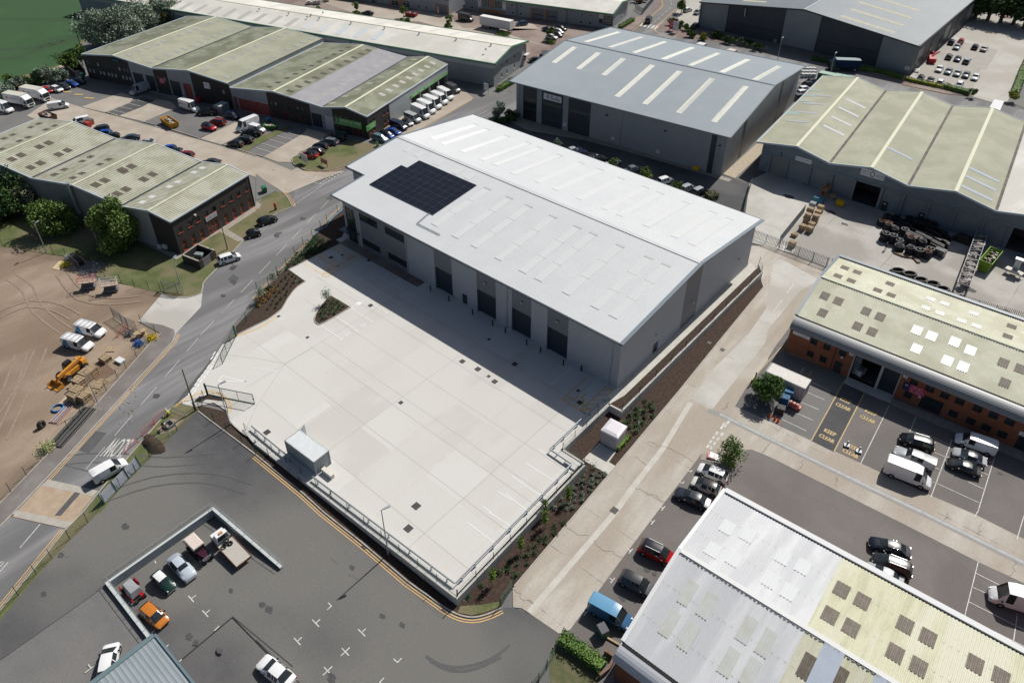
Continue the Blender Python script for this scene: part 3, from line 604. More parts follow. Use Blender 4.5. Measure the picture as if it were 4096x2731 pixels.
def bay_hatch(x0,x1,y0,y1,n,horiz=True):
 for q in([(x0,y0),(x1,y0),(x1,y1),(x0,y1),(x0,y0)],):ribbon(yy,q,.13,.044,0)
 for i in range(n):
  if horiz:t=x0+(x1-x0)*(i+.2)/n;ribbon(yy,[(t,y0),(t+(x1-x0)/n*.9,y1)],.12,.0455,0)
  else:t=y0+(y1-y0)*(i+.2)/n;ribbon(yy,[(x0,t),(x1,t+(y1-y0)/n*.9)],.12,.0455,0)
def wheelchair(mb,c,s,fl=1):
 c=Vector(c);n=14
 ribbon(mb,[c+Vector((math.cos(a)*.55,math.sin(a)*.55*fl,0))*s for a in[R(-60+280*i/n)for i in range(n+1)]],.13*s,.045,0)
 ribbon(mb,[c+Vector((0,1.25*fl,0))*s,c+Vector((.05,.45*fl,0))*s,c+Vector((.6,.4*fl,0))*s,c+Vector((.85,-.25*fl,0))*s,c+Vector((1.1,-.15*fl,0))*s],.16*s,.046,0)
 h=[c+Vector((math.cos(a)*.18,1.45*fl+math.sin(a)*.18,0))*s for a in[R(60*i)for i in range(6)]];drape(mb,h,.047,0)
A=P(11,745,700,0);B=P(11,985,795,0)
x0=P(11,740,710,0).x
bay_hatch(-105.4,-100.1,68.8,70.1,5);bay_hatch(-105.4,-100.1,65.2,66.5,5);bay_hatch(-100.1,-98.8,62.1,70.7,6,False)
ribbon(yy,[(-105.4,62.1),(-100.1,62.1)],.12,.0465,0)
bay_hatch(-43.5,-42.2,65.6,72.2,5,False);bay_hatch(-46.9,-42.3,65.6,66.9,3);ribbon(yy,[(-46.9,72.2),(-46.9,66.9)],.13,.0465,0)
wheelchair(yy,P(22,620,530,0),.95)
wheelchair(yy,P(11,820,805,0),.95);wheelchair(yy,P(11,640,905,0),.95)
for cr,x,y,tx in((32,715,545,'KEEP'),(32,690,600,'CLEAR'),(32,570,835,'KEEP'),(32,540,890,'CLEAR'),(32,945,655,'KEEP'),(32,915,715,'CLEAR'),(32,785,975,'KEEP'),(32,757,1030,'CLEAR')):
 q=P(cr,x,y);text(yf,tx,(q.x,q.y,q.z+.036),(1,.03,0),(-.03,1,0),.75,2.1 if tx=='CLEAR' else 1.6,bold=.05)
for a in((32,300,290,330,240),(32,390,370,570,450),(32,350,462,520,535),(32,300,555,465,625),(32,270,660,415,723),(32,130,715,352,820),(32,848,1125,1115,582),(32,1300,830,1360,690),(32,1318,792,1668,948),(32,1690,900,1495,1428),(32,1530,1018,1645,1065),(32,1530,1155,1600,1185),(32,1515,1285,1940,1480),(32,2080,1060,1925,1568),(32,1640,1060,2060,1110),(32,1950,1190,2020,1225),(32,1840,1290,1985,1355),(33,1930,455,1800,975),(33,1910,560,2140,675),(33,1878,688,2290,870),(33,1845,822,2351,1080),(33,1810,962,2351,1230),(33,2290,930,2250,1210),(33,1920,0,1900,45),(33,2351,30,2285,250)):
 ribbon(wm,PL(*a),.1,.034)
def tmark(cr,x,y,ang,kind='T',s=.62,mb=wm,z=None,off=.03):
 q=P(cr,x,y,z);u=Vector((math.cos(ang),math.sin(ang),0));v=Vector((-u.y,u.x,0))
 ribbon(mb,[q-u*(s if kind in 'T+' else 0),q+u*s],.12,off,z);ribbon(mb,[q,q+v*s]if kind!='+' else[q-v*s,q+v*s],.12,off+.002,z)
for x,y,k in((1295,92,'T'),(1090,357,'T'),(925,625,'T'),(680,925,'T')):tmark(23,x,y,R(90),k,.45)
for x,y,k in((1695,132,'L'),(1610,262,'L'),(1340,690,'L'),(1525,400,'L')):tmark(23,x,y,R(0),k,.35)
for x,y,k in((1640,1197,'L'),(1565,1303,'L'),(1388,1530,'T')):tmark(22,x,y,R(90),k,.45)
for x,y,a,k in((693,860,180,'L'),(548,1018,0,'T'),(378,1185,0,'T'),(970,1105,0,'T'),(820,1280,0,'+'),(657,1455,0,'+'),(1298,1378,90,'L'),(1135,1560,0,'L')):tmark(13,x,y,R(a+45*0),k)
for x,y,a,k in((1755,795,0,'T'),(1885,930,0,'T')):tmark(3,x,y,R(a),k,z='c',off=.02)
for a in((3,1970,1090,2015,1045),(3,1525,1235,1548,1215),(3,1648,1375,1672,1352),(3,1390,1112,1420,1082),(3,1160,855,1190,828),(3,1422,445,1432,468)):ribbon(wm,PL(*a,z='c'),.12,.02,'c')
for x,y,a in((1065,1250,90),(835,1432,90)):tmark(3,x,y,R(a),'T')
for x,y in((1190,230),(1225,238),(1262,243),(1292,250),(1322,256)):
 ribbon(wm,PL(20,x-14,y+14,x+18,y-14),.75,.034)
dashes(wm,P(20,1225,280),P(20,1470,60),3,1.6,.13,.034);dashes(wm,P(20,1465,50),P(20,1450,-40),3,1.6,.13,.034)
zg=PL(30,300,560,200,500,260,530)
for a in((32,0,0,0,0),):pass
dashes(wm,P(21,2330,1225+0),P(31,0,950),.1,.1,.1,.03)
for k,(x,y)in enumerate(((40,945),(85,970),(130,992),(180,1012),(230,1030))):
 ribbon(wm,PL(31,x-22,y-10,x+14,y+4),.22,.034);
 if k<4:ribbon(wm,PL(31,x-26,y+14,x+10,y+28),.22,.034)
for a in((31,245,1030,172,1130),(31,130,1188,48,1292),(31,270,1035,395,1080)):ribbon(wm,PL(*a),.14,.034)
for x,y in((1880,842),(1850,880),(1822,920),(1798,960),(1925,852),(1892,895),(1860,935),(1830,975),(1945,760),(1925,790),(1985,740),(1960,770)):
 ribbon(wm,PL(22,x-10,y+14,x+10,y-14),.32,.034)
for pts in((0,690,870,1900 and 760,875),):pass
for a in((0,680,868,765,872),(0,775,900,865,905),(0,585,845,655,848)):ribbon(yf,PL(*a),.9,.026)
for a in((0,1030,1010,1145,1038),(0,1100,980,1220,1008),(0,1180,950,1292,977),(0,1260,920,1370,948),(0,1330,897,1440,920),(0,1500,895,1610,913),(0,1420,1160,1560,1200),(10,0,1358,300,1450),(10,50,1318,200,1362),(10,120,1280,268,1325),(10,183,1243,335,1287),(10,245,1205,400,1252)):ribbon(wm,PL(*a),.12,.03)
for mb,n,mm in((wm,'white_road_marking',whitep),(wy,'yard_white_marking',whitey),(ym,'yellow_road_marking',yellowp),(yf,'faded_yellow_marking',yellowd),(yy,'yard_yellow_marking',yellowy)):
 o=mb.build(n,mm);struct(o)
 for p in o.data.polygons:
  if p.normal.z<0:p.flip()
zone('parking_bays',PL(0,985,1030,1270,912,1330,890,1440,915,1350,960,1085,1068),dark_a,.018)
zone('parking_bays',PL(0,1330,1115,1625,988,1960,1070,2160,1125,1840,1265),asph,.018)
pm=MB()
for a in((2,720,1000,870,820,985,838,820,1022),(1,2090,905,2140,862,2190,872,2140,920),(2,2030,60,1575,600,1650,560,2040,150),(2,590,1140,600,1130,850,1195,842,1205),(1,2090,1000,2140,950,2200,985,2150,1060),(11,640,255,680,235,710,262,670,282),(11,160,590,185,570,250,560,220,590)):drape(pm,PL(*a),.019)
struct(pm.build('road_repair',patchm))
tl=MB()
for a in((3,1650,1370,2138,962,2700,1450),(13,0,1172,400,1568)):ribbon(tl,PL(*a,z='c' if a[0]==3 else None),.14,.012,'c' if a[0]==3 else None)
struct(tl.build('trench_joint',M('bitumen',(.04,.04,.043))))
zone('speed_table',PL(2,450,1270,380,1320,150,1568,100,1620)+PL(3,100,40,600,150,680,90,745,0)+PL(2,880,1400),M('tan_concrete',(.36,.27,.19),(.40,.32,.24),1,fine=.1),.06)
sp=MB();drape(sp,PL(2,450,1268,378,1322,850,1422,905,1372),.065);drape(sp,PL(3,150,45,100,-5,165,-15,665,95,600,148),.065);struct(sp.build('speed_table_ramp',kerbm))
sp=MB();drape(sp,PL(2,690,1380,740,1395,560,1600,500,1600),.066);struct(sp.build('speed_table_joint',patchm))
# ------------------------------------------------------------------ buildings
def strip_box(mb,p,q,w,h,m=0):return mb.bar(p,q,w,h,m)
def outline(mb,pts,w,h):
 for a,b in zip(pts,pts[1:]):mb.bar(a,b,w,h)
# ===== the new white-roofed warehouse
B=thing('warehouse','new silver warehouse with a white roof and solar panels beside the empty yard','warehouse',(-74,94,0))
F=Fac((-106,72.9),(-42,72.9));TOP=9.5
doors=[(24.9,29.2,0,4.9),(35.1,39.4,0,4.9),(42.9,47.0,0,4.9),(50.3,54.4,0,4.9)]
w1=MB();w2=MB()
ent=(.6,3.4,.1,7.9);ped=(31.5,32.7,0,2.2)
wins=[(4.8,9.95,6.4,8.0),(12.1,17.3,6.4,8.0),(4.85,10.0,.95,2.4),(12.2,17.35,.95,2.4)]
for a,b,mb,ops in((0,4.7,w1,[ent]),(4.7,17.45,w2,wins),(17.45,24.9,w1,[]),(24.9,29.2,w2,doors[:1]),(29.2,35.1,w1,[ped]),(35.1,39.4,w2,doors[1:2]),(39.4,42.9,w1,[]),(42.9,47,w2,doors[2:3]),(47,50.3,w1,[]),(50.3,54.4,w2,doors[3:]),(54.4,64,w1,[])):
 F.wall(mb,a,b,-.1,TOP,ops,.45 if ops and ops[0]in doors else .22)
GF=Fac((-42,72.9),(-42,116));gt_=[(0,9.6),(21.8,12.0),(43.1,9.7)]
gd=(9.9,11.4,0,2.3)
def part_top(a,b):return[(a,9.6+2.4*a/21.8 if a<21.8 else 12-2.3*(a-21.8)/21.3)]+([(21.8,12.0)]if a<21.8<b else[])+[(b,9.6+2.4*b/21.8 if b<21.8 else 12-2.3*(b-21.8)/21.3)]
GF.wall(w1,0,18.4,-1.4,part_top(0,18.4),[gd],.2);GF.wall(w2,18.4,23.5,-1.4,part_top(18.4,23.5));GF.wall(w1,23.5,43.1,-1.4,part_top(23.5,43.1))
for f,L,tp in((Fac((-106,80.6),(-106,72.9)),7.7,[(0,10.4),(7.7,9.6)]),(Fac((-112,80.6),(-106,80.6)),6,10.4),(Fac((-112,116),(-112,80.6)),35.4,[(0,9.7),(21.3,12),(35.4,10.45)]),(Fac((-42,116),(-112,116)),70,9.6)):f.wall(w1,0,L,-.3,tp)
split(w1,'wall',clad,B);split(w2,'wall',cladd,B)
for d in doors:F.door(B,d,navy_d,.4,'shutter_door')
F.door(B,ped,navy_c,.15,'door',True);GF.door(B,gd,navy_c,.2,'door',True)
F.window(B,ent,framed,glassm,3,4,.12,name='entrance_glazing')
for w in wins:F.window(B,w,framed,glassm,6,1,.12)
cn=MB();F.slabm(cn,(-.2,4.2,2.85,2.97),0,1.5);cn.build('canopy',glassg,B)
rf=MB()
FS=((-108.1,72.15,9.62),(-41.6,72.15,9.62),(-41.6,94.7,12.05),(-108.1,94.7,12.05))
zN=9.62+(12.05-9.62)*(80.5-72.15)/22.55
slope(rf,(-108.1,72.15,9.62),(-41.6,72.15,9.62),(-41.6,80.5,zN),(-108.1,80.5,zN),.333,.035)
slope(rf,(-113.76,80.5,zN),(-41.6,80.5,zN),(-41.6,94.7,12.05),(-113.76,94.7,12.05),.333,.035)
BS=((-113.76,117.4,9.62),(-41.6,117.4,9.62),(-41.6,94.7,12.05),(-113.76,94.7,12.05))
slope(rf,*BS,.333,.035)
rf.build('roof',white_r,B)
rc=MB();rc.bar((-113.76,94.45,12.08),(-41.6,94.45,12.08),.45,.06);rc.bar((-113.76,94.95,12.08),(-41.6,94.95,12.08),.45,.06);split(rc,'ridge_cap',white_r,B)
rd_=MB()
for i in range(220):rd_.box((-113.5+i*.3272,94.18,12.055),(.12,.06,.04))
rd_.build('ridge_filler',solarf,B)
gm=MB();gm.bar((-108.2,72.0,9.5),(-41.4,72.0,9.5),.2,.18);gm.bar((-113.8,117.55,9.5),(-41.4,117.55,9.5),.2,.18);gm.bar((-113.9,80.3,10.35),(-108.1,80.3,10.35),.2,.25);split(gm,'gutter',trim_d,B)
vf=MB()
for x in(-41.55,):
 vf.bar((x,72.0,9.6),(x,94.7,12.08),.62,.14);vf.bar((x,94.7,12.08),(x,117.5,9.6),.62,.14)
vf.bar((-108.1,72.0,9.6),(-108.1,80.5,10.5),.4,.14);vf.bar((-113.8,80.4,10.5),(-113.8,94.7,12.08),.4,.14);vf.bar((-113.8,94.7,12.08),(-113.8,117.5,9.6),.4,.14)
split(vf,'verge_flashing',gutter_m,B)
sf=MB();sf.bar((-41.95,72.3,9.3),(-41.95,94.7,11.75),.5,.3);sf.bar((-41.95,94.7,11.75),(-41.95,117,9.3),.5,.3);split(sf,'soffit',trim_d,B)
for s_ in(17.75,41.9,62.6):dp=MB();dp.tube(F.pt(s_,9.4,.12),F.pt(s_,0,.12),.07);dp.build('downpipe',galv,B)
dp=MB();dp.tube(F.pt(3.9,9.3,.12),F.pt(3.9,.1,.12),.07);dp.build('downpipe',galv,B)
for s_ in(36.9,44.9,52.1):ll=MB();F.slabm(ll,(s_,s_+.45,6.9,7.15),.02,.3);ll.build('floodlight',galv,B)
for s_,z in((21.5,3.8),(38.1,3.9),(10,4)):ll=MB();GF.slabm(ll,(s_,s_+.4,z,z+.2),.02,.3);ll.build('floodlight',framew,B)
def strip(a,b,S,w=.72):
 u0,v0=uvon(S,*a);u1,v1=uvon(S,*b);L=(Vector(S[1])-Vector(S[0])).length;u=(u0+u1)/2;va,vb=min(v0,v1),max(v0,v1)
 skylight(B,S,u-w/L,u+w/L,va,vb,rooflt,.333,.03,.04)
FSS=((-113.76,72.15,9.62),(-41.6,72.15,9.62),(-41.6,94.7,12.05),(-113.76,94.7,12.05))
fr_=MB()
for a,b in(((11,1640,502),(11,2120,165)),((11,1830,612),(11,2325,250)),((11,2005,700),(21,150,325)),((11,2225,815),(21,372,422)),((21,95,930),(21,602,520)),((21,240,1005),(21,743,580)),((21,497,1130),(21,990,690)),((21,765,1260),(21,1252,798)),((21,930,1345),(21,1415,868))):
 strip(a,b,FSS)
 S=FSS;u0,v0=uvon(S,*a);u1,v1=uvon(S,*b);u=(u0+u1)/2;L=72.16
 for k in range(0,4):
  v=v0+(v1-v0)*k/3 if k<3 else v1+.004;p=onslope(*S,u-.8/L,v);q=onslope(*S,u+.8/L,v);fr_.bar(p+Vector((0,0,.055)),q+Vector((0,0,.055)),.10 if k<3 else .5,.012)
for a,b in(((10,1610,1275),(10,2020,1150)),((10,1710,1325),(10,2120,1190)),((10,1890,1395),(10,2300,1252)),((10,2080,1475),(20,140,1312)),((10,2200,1520),(20,245,1357)),((21,10,32),(20,430,1425)),((21,225,105),(20,635,1500)),((21,395,175),(20,810,1560)),((21,610,260),(21,1000,75)),((21,845,355),(21,1225,157)),((21,985,412),(21,1360,208)),((21,1230,510),(21,1595,295)),((21,1490,610),(21,1845,385)),((21,1650,680),(21,1995,445))):
 strip(a,b,BS)
 S=BS;u0,v0=uvon(S,*a);u1,v1=uvon(S,*b);u=(u0+u1)/2;L=72.16;v=v1
 p=onslope(*S,u-.8/L,v);q=onslope(*S,u+.8/L,v);fr_.bar(p+Vector((0,0,.055)),q+Vector((0,0,.055)),.45,.012)
fr_.build('rooflight_flashing',gutter_m if 0 else M('pale_flashing',(.44,.46,.47),fine=.02,rough=.4),B)
for a in((10,1400,1372),(10,1498,1418),(10,1683,1495),(11,1965,55),(11,1852,8)):
 u,v=uvon(FSS,*a);skylight(B,FSS,u-.75/72.16,u+.75/72.16,v-.045,v+.045,rooflt,.333,.03,.04)
SA=thing('solar_array','dark rectangular array of solar panels on the white warehouse roof','solar panels',(-96,84,10.9))
sl_n=Vector((0,-(12.05-9.62),22.55)).normalized()
def onroof(x,y,h=0):return Vector((x,y,9.62+(y-72.15)*(12.05-9.62)/22.55+h))
X0,X1,Y0,Y1=-104.5,-86.95,78.7,90.3;nc,nr_=10,7
for i in range(nc):
 for j in range(nr_):
  if i<1 and j>4:continue
  xa=X0+(X1-X0)*i/nc+.015;xb=X0+(X1-X0)*(i+1)/nc-.015;ya=Y0+(Y1-Y0)*j/nr_+.015;yb=Y0+(Y1-Y0)*(j+1)/nr_-.015
  mb=MB();mb.hexa([onroof(xa,ya,.1),onroof(xb,ya,.1),onroof(xb,yb,.1),onroof(xa,yb,.1)],[onroof(xa,ya,.16),onroof(xb,ya,.16),onroof(xb,yb,.16),onroof(xa,yb,.16)])
  o=mb.build('panel',solarm,SA)
sfm=MB()
for i in range(nc+1):x=X0+(X1-X0)*i/nc;sfm.bar(onroof(x,Y0,.125),onroof(x,Y1 if i>0 else Y0+(Y1-Y0)*5/7,.125),.026,.075)
for j in range(nr_+1):y=Y0+(Y1-Y0)*j/nr_;sfm.bar(onroof(X0+(1.755 if j>5 else 0),y,.125),onroof(X1,y,.125),.026,.075)
sfm.build('mounting_rail',M('rail_alloy',(.085,.10,.12),fine=0,rough=.4),SA)
ct=MB();pts=[onroof(P(11,*q,10.5).x,P(11,*q,10.5).y,.14)for q in((1595,385),(1478,466),(1690,570))]
for a,b in zip(pts,pts[1:]):
 d=(b-a).normalized();n_=Vector((-d.y,d.x,0))*.11
 ct.bar(a+n_,b+n_,.05,.08);ct.bar(a-n_,b-n_,.05,.08);L=(b-a).length
 for k in range(int(L/.35)):ct.bar(a+d*k*.35+n_,a+d*k*.35-n_,.04,.03)
solo(ct.build('cable_tray',galv,org=pts[1]),'galvanised L-shaped cable tray running across the white roof from the solar panels','cable tray')
# ===== generic bays
def bays(B,front,back,z0,rmat,rpitch=.5,amp=.05,mats={},ridge=ridge_m,valley=trim_d,fascia=gutter_m,rw=.35,ov=.0,low=None):
 S=[];lo=low if low is not None else min(p[2]for p in front)
 for i in range(len(front)-1):
  f0,f1,b0,b1=map(Vector,(front[i],front[i+1],back[i],back[i+1]))
  if f0.z<=f1.z:s=(f0,b0,b1,f1)
  else:s=(f1,b1,b0,f0)
  S.append(s)
  mb=MB();slope(mb,*s,rpitch,amp);mb.build('roof',mats.get(i,rmat),B)
 rm,vm,fm=MB(),MB(),MB()
 for i,(f,b)in enumerate(zip(front,back)):
  f,b=Vector(f),Vector(b)
  if 0<i<len(front)-1:
   if f.z>front[i-1][2]:rm.bar(f+Vector((0,0,.07)),b+Vector((0,0,.07)),rw*2,.06)
   else:vm.bar(f+Vector((0,0,.03)),b+Vector((0,0,.03)),.55,.14)
 for L_ in(front,back):
  for a,b in zip(L_,L_[1:]):fm.bar(Vector(a)+Vector((0,0,-.1)),Vector(b)+Vector((0,0,-.1)),.22,.4)
 for i in(0,-1):fm.bar(Vector(front[i])+Vector((0,0,-.05)),Vector(back[i])+Vector((0,0,-.05)),.3,.25)
 if rm.v:split(rm,'ridge_cap',ridge,B)
 if vm.v:vm.build('valley_gutter',valley,B)
 fm.build('fascia',fascia,B)
 return S
def wallline(pts,z0,mb,ops=(),dep=.3,drop=.15,f=None):
 f=f or Fac(pts[0],pts[-1]);f.wall(mb,0,f.L,z0,[((Vector((p[0],p[1],0))-f.p).dot(f.u),p[2]-drop)for p in pts],ops,dep);return f
def lights(B,S,pix,w,h,material,pitch,amp=.05,lift=.03):
 for cr,x,y in pix:
  u,v=uvon(S,cr,x,y);L=(S[1]-S[0]).length;H=(S[3]-S[0]).length;skylight(B,S,u-w/2/L,u+w/2/L,v-h/2/H,v+h/2/H,material,pitch,amp,lift)
# ===== grey-roofed office warehouse behind (the one with the Safe sign)
B=thing('warehouse','grey ribbed warehouse with blue-grey roof, cream rooflight strips and a white Safe sign','warehouse',(-93,168,0))
p0,p1=Vector((-119.5,139.9,0)),Vector((-63.3,145.9,0));F=Fac(p0,p1);ux,nv=F.u,-F.n
Q=lambda s,d,z:(p0.x+ux.x*s+nv.x*d,p0.y+ux.y*s+nv.y*d,z)
Lw,Dw=F.L,52.5
b1_,b2_,b3_=(2.1,6.3,-.1,9.3),(7.8,14.1,-.1,9.25),(15.7,22.0,-.1,9.3)
w1,w2=MB(),MB()
o1=[(2.3,6.1,.1,2.9),(2.3,6.1,3.3,6.2)];o2=[(7.9,14.0,1.2,2.3),(7.9,14.0,5.15,6.25)];o3=[(15.8,21.9,1.2,2.3),(15.8,21.9,5.15,6.25)]
for a,b,mb,ops in((0,2.1,w1,[]),(2.1,6.3,w2,o1),(6.3,7.8,w1,[]),(7.8,14.1,w2,o2),(14.1,15.7,w1,[]),(15.7,22,w2,o3),(22,53.0,w1,[]),(53.0,54.3,w2,[]),(54.3,Lw,w1,[])):F.wall(mb,a,b,-.8,9.5,ops,.25)
G2=Fac(Q(Lw,0,0),Q(Lw,Dw,0));tp=lambda a:9.6+3.2*(1-abs(a-Dw/2)/(Dw/2))
for a,b,mb in((0,10.5,w1),(10.5,12.6,w2),(12.6,36,w1),(36,38,w2),(38,Dw,w1)):
 G2.wall(mb,a,b,-1.5,[(a,tp(a))]+([(Dw/2,tp(Dw/2))]if a<Dw/2<b else[])+[(b,tp(b))])
f3=Fac(Q(0,Dw,0),Q(0,0,0));f3.wall(w1,0,Dw,-.2,[(0,9.6),(Dw/2,12.8),(Dw,9.6)]);Fac(Q(Lw,Dw,0),Q(0,Dw,0)).wall(w1,0,Lw,-1,9.6)
split(w1,'wall',clad2,B);split(w2,'wall',navy_c,B)
for o in o1:F.window(B,o,framed,glassm,3,2 if o[3]>5 else 1,.12)
for o in o2+o3:F.window(B,o,framed,glassg,6,1,.12)
fs=(Q(-1.6,-1.1,9.7),Q(Lw+1.0,-1.1,9.7),Q(Lw+1,Dw/2,12.95),Q(-1.6,Dw/2,12.95));bs2=(Q(-1.6,Dw+.6,9.7),Q(Lw+1,Dw+.6,9.7),Q(Lw+1,Dw/2,12.95),Q(-1.6,Dw/2,12.95))
mb=MB();slope(mb,*fs,.4,.035);slope(mb,*bs2,.4,.035);mb.build('roof',blue_r,B)
mb=MB();mb.bar(Vector(fs[3])+Vector((0,0,.05)),Vector(fs[2])+Vector((0,0,.05)),.5,.07);split(mb,'ridge_cap',gutter_m,B)
mb=MB()
for s_ in(fs,bs2):mb.bar(s_[0],s_[1],.3,.25);mb.bar(s_[1],s_[2],.3,.22);mb.bar(s_[0],s_[3],.3,.22)
split(mb,'gutter',gutter_m,B)
def strip2(S,a,b,w=.72):
 S=tuple(map(Vector,S));u0,v0=uvon(S,*a);u1,v1=uvon(S,*b);L=(S[1]-S[0]).length;u=(u0+u1)/2;skylight(B,S,u-w/L,u+w/L,min(v0,v1),max(v0,v1),cream_l,.4,.03,.035)
for a,b in(((20,378,580),(20,580,435)),((20,603,637),(20,800,487)),((20,835,693),(20,1030,540)),((20,955,890),(20,1298,602)),((20,1210,958),(20,1548,658)),((20,1520,1040),(20,1845,725)),((20,1842,1122),(20,2155,795))):strip2(fs,a,b)
for a,b in(((20,675,388),(20,980,296)),((20,895,438),(20,1190,340)),((20,1115,488),(20,1405,385)),((20,1388,547),(20,1660,438)),((20,1632,603),(20,1895,490)),((20,1922,668),(20,2170,548)),((20,2225,738),(30,105,610))):strip2(bs2,a,b)
r_=F.sign(B,(8.4,13.6,6.95,8.55),signw,[('Safe',.66,.5,.62,.52,inkn)])
mb=MB();c=F.pt(9.75,7.75,.115)
for k in range(16):
 a0,a1=R(50+260*k/16),R(50+260*(k+1)/16)
 for(r0,r1)in((.27,.42),):mb.face([c+ux*math.cos(a0)*r0+Vector((0,0,math.sin(a0)*r0)),c+ux*math.cos(a0)*r1+Vector((0,0,math.sin(a0)*r1)),c+ux*math.cos(a1)*r1+Vector((0,0,math.sin(a1)*r1)),c+ux*math.cos(a1)*r0+Vector((0,0,math.sin(a1)*r0))])
for dx,dz in((0,.68),(0,-.68),(-.68,0)):
 e=ux*dx+Vector((0,0,dz));t_=ux*(.14 if dz else 0)+Vector((0,0,.14 if dx else 0));mb.face([c+e*.78-t_,c+e*.78+t_,c+e])
mb.face([c+ux*-.1+Vector((0,0,-.06)),c+ux*.62+Vector((0,0,-.06)),c+ux*.62+Vector((0,0,.06)),c+ux*-.1+Vector((0,0,.06))])
mb.build('emblem',inkn,r_)
for s_ in(30.6,54.9,.9):mb=MB();mb.tube(F.pt(s_,9.5,.12),F.pt(s_,-.6,.12),.08);mb.build('downpipe',galv,B)
for px_ in((20,470,1135,497,1160),(20,912,1262,940,1288),(20,1323,1380,1353,1410)):
 r_=F.rect(*px_);r_=(r_[0],r_[0]+.9,r_[2],r_[2]+.75);F.sign(B,r_,signw,[('UNIT',.5,.72,.18,.5,inkn),('PARKING',.5,.4,.15,.8,inkn)],name='parking_sign')
for px_ in((20,865,1055),(20,1400,1200),(20,1900,1335)):a,z=F.at(*px_);mb=MB();F.slabm(mb,(a,a+.5,z-.15,z+.15),.02,.35);mb.build('floodlight',trim_d,B)
# ===== green-roofed row of units on the right
zf,zr=6.0,7.65
fr=[(-59.9,154.6,zf),(-50.9,154.8,zr),(-43.2,155.0,zf),(-34.8,155.3,zr),(-27.1,155.6,zf),(-18.6,155.9,zr),(-10.9,156.2,zf),(-2.3,156.5,zr),(5.5,156.8,zf),(14,157.1,zr),(22,157.4,zf)]
bk=[(x-5.1-.0*i,y+50.6,z)for i,(x,y,z)in enumerate(fr)]
B=thing('industrial_units','row of blue-grey shuttered units under a pale green saw-tooth roof behind the tyre yard','industrial units',(-20,180,-1.3))
S3=bays(B,fr,bk,-1.3,green_r,.55,.03,mats={6:offw_r,7:offw_r,8:offw_r,9:offw_r},ridge=M('pale_ridge',(.62,.62,.48),fine=.05),valley=M('mossy_gutter',(.075,.065,.07),(.14,.12,.09),.6,fine=.3),fascia=M('pale_fascia',(.42,.5,.54),fine=.04))
F3=Fac((-58.5,155.0),(22,157.6))
ops3=[]
def dr3(cr,x0,y0,x1,y1):return F3.rect(cr,x0,y0,x1,y1)
dz0,dz1=-1.3,3.5
openR=(F3.at(31,815,100)[0],F3.at(31,1050,165)[0],-1.3,3.6);openR2=(F3.at(31,2225,600)[0],67,-1.3,3.6)
sh=[(F3.at(31,a,y)[0],F3.at(31,b,y2)[0],dz0,dz1)for a,y,b,y2 in((10,0,150,60),(175,10,370,60),(390,50,585,80),(605,60,805,110),(1060,170,1250,230),(1265,240,1485,300),(1500,310,1725,370),(1745,370,1990,440),(2010,450,2215,520))]
w1=MB();tops=[((Vector((p[0],p[1],0))-F3.p).dot(F3.u),p[2]-.15)for p in fr];tops[0]=(0,6.2)
F3.wall(w1,0,F3.L,-1.6,tops,sh+[openR,openR2],.3)
e0,e1=Vector(fr[0]),Vector(bk[0]);Fac((bk[0][0]+1.2,bk[0][1]),(-58.5,155.0)).wall(w1,0,50.5,-1.6,5.9);Fac((bk[-1][0],bk[-1][1]),(bk[0][0]+1.2,bk[0][1])).wall(w1,0,80,-1.6,6)
split(w1,'wall',cladb,B)
shm=M('shutter_blue_grey',(.20,.235,.26),(.18,.215,.24),.5,fine=.04,rough=.5,rib=('Z',.25,.015));shm2=M('shutter_pale',(.20,.22,.225),fine=.04,rough=.5,rib=('Z',.25,.015))
for i,s_ in enumerate(sh):F3.door(B,s_,shm2 if i==0 else shm,.25,'shutter_door')
mb=MB()
for s_ in[x for q in sh for x in(q[0]-.25,)]+[openR[0]-.2,openR[1]+.2]:F3.slabm(mb,(s_-.12,s_+.12,-1.3,4.1),0,.28)
F3.slabm(mb,(0,F3.L,3.9,4.05),.0,.12);split(mb,'frame',M('blue_grey_steel',(.2,.25,.28),fine=.05),B)
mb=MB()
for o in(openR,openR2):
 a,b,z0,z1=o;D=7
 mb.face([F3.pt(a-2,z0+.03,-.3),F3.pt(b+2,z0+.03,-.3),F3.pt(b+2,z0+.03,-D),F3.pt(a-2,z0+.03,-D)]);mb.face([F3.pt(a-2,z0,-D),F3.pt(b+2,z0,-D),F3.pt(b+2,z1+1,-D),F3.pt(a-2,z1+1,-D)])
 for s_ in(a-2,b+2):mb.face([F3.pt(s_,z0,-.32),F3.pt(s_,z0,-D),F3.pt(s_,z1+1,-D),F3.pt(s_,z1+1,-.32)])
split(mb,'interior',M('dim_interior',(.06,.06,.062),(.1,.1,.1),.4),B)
for cr,a in((31,(1050,290,1085,375)),(31,(1390,385,1425,465))):
 r_=F3.rect(cr,*a);r_=(r_[0],r_[0]+1.1,-1.3,.85);mb=F3.slabm(MB(),r_,-.05,.06);o=mb.build('door',framed,B);F3.slabm(MB(),(r_[0]+.3,r_[0]+.8,.3,.5),.06,.075).build('sign',signw,o)
r_=F3.rect(30,258,1435,392,1510);F3.sign(B,(r_[0],r_[0]+3.6,r_[2],r_[2]+1.0),signw,[('CASAVENT',.56,.56,.34,.72,inkb),('o',.1,.56,.4,.12,inkb),('NATURAL VENTILATION',.5,.2,.13,.8,inkb)])
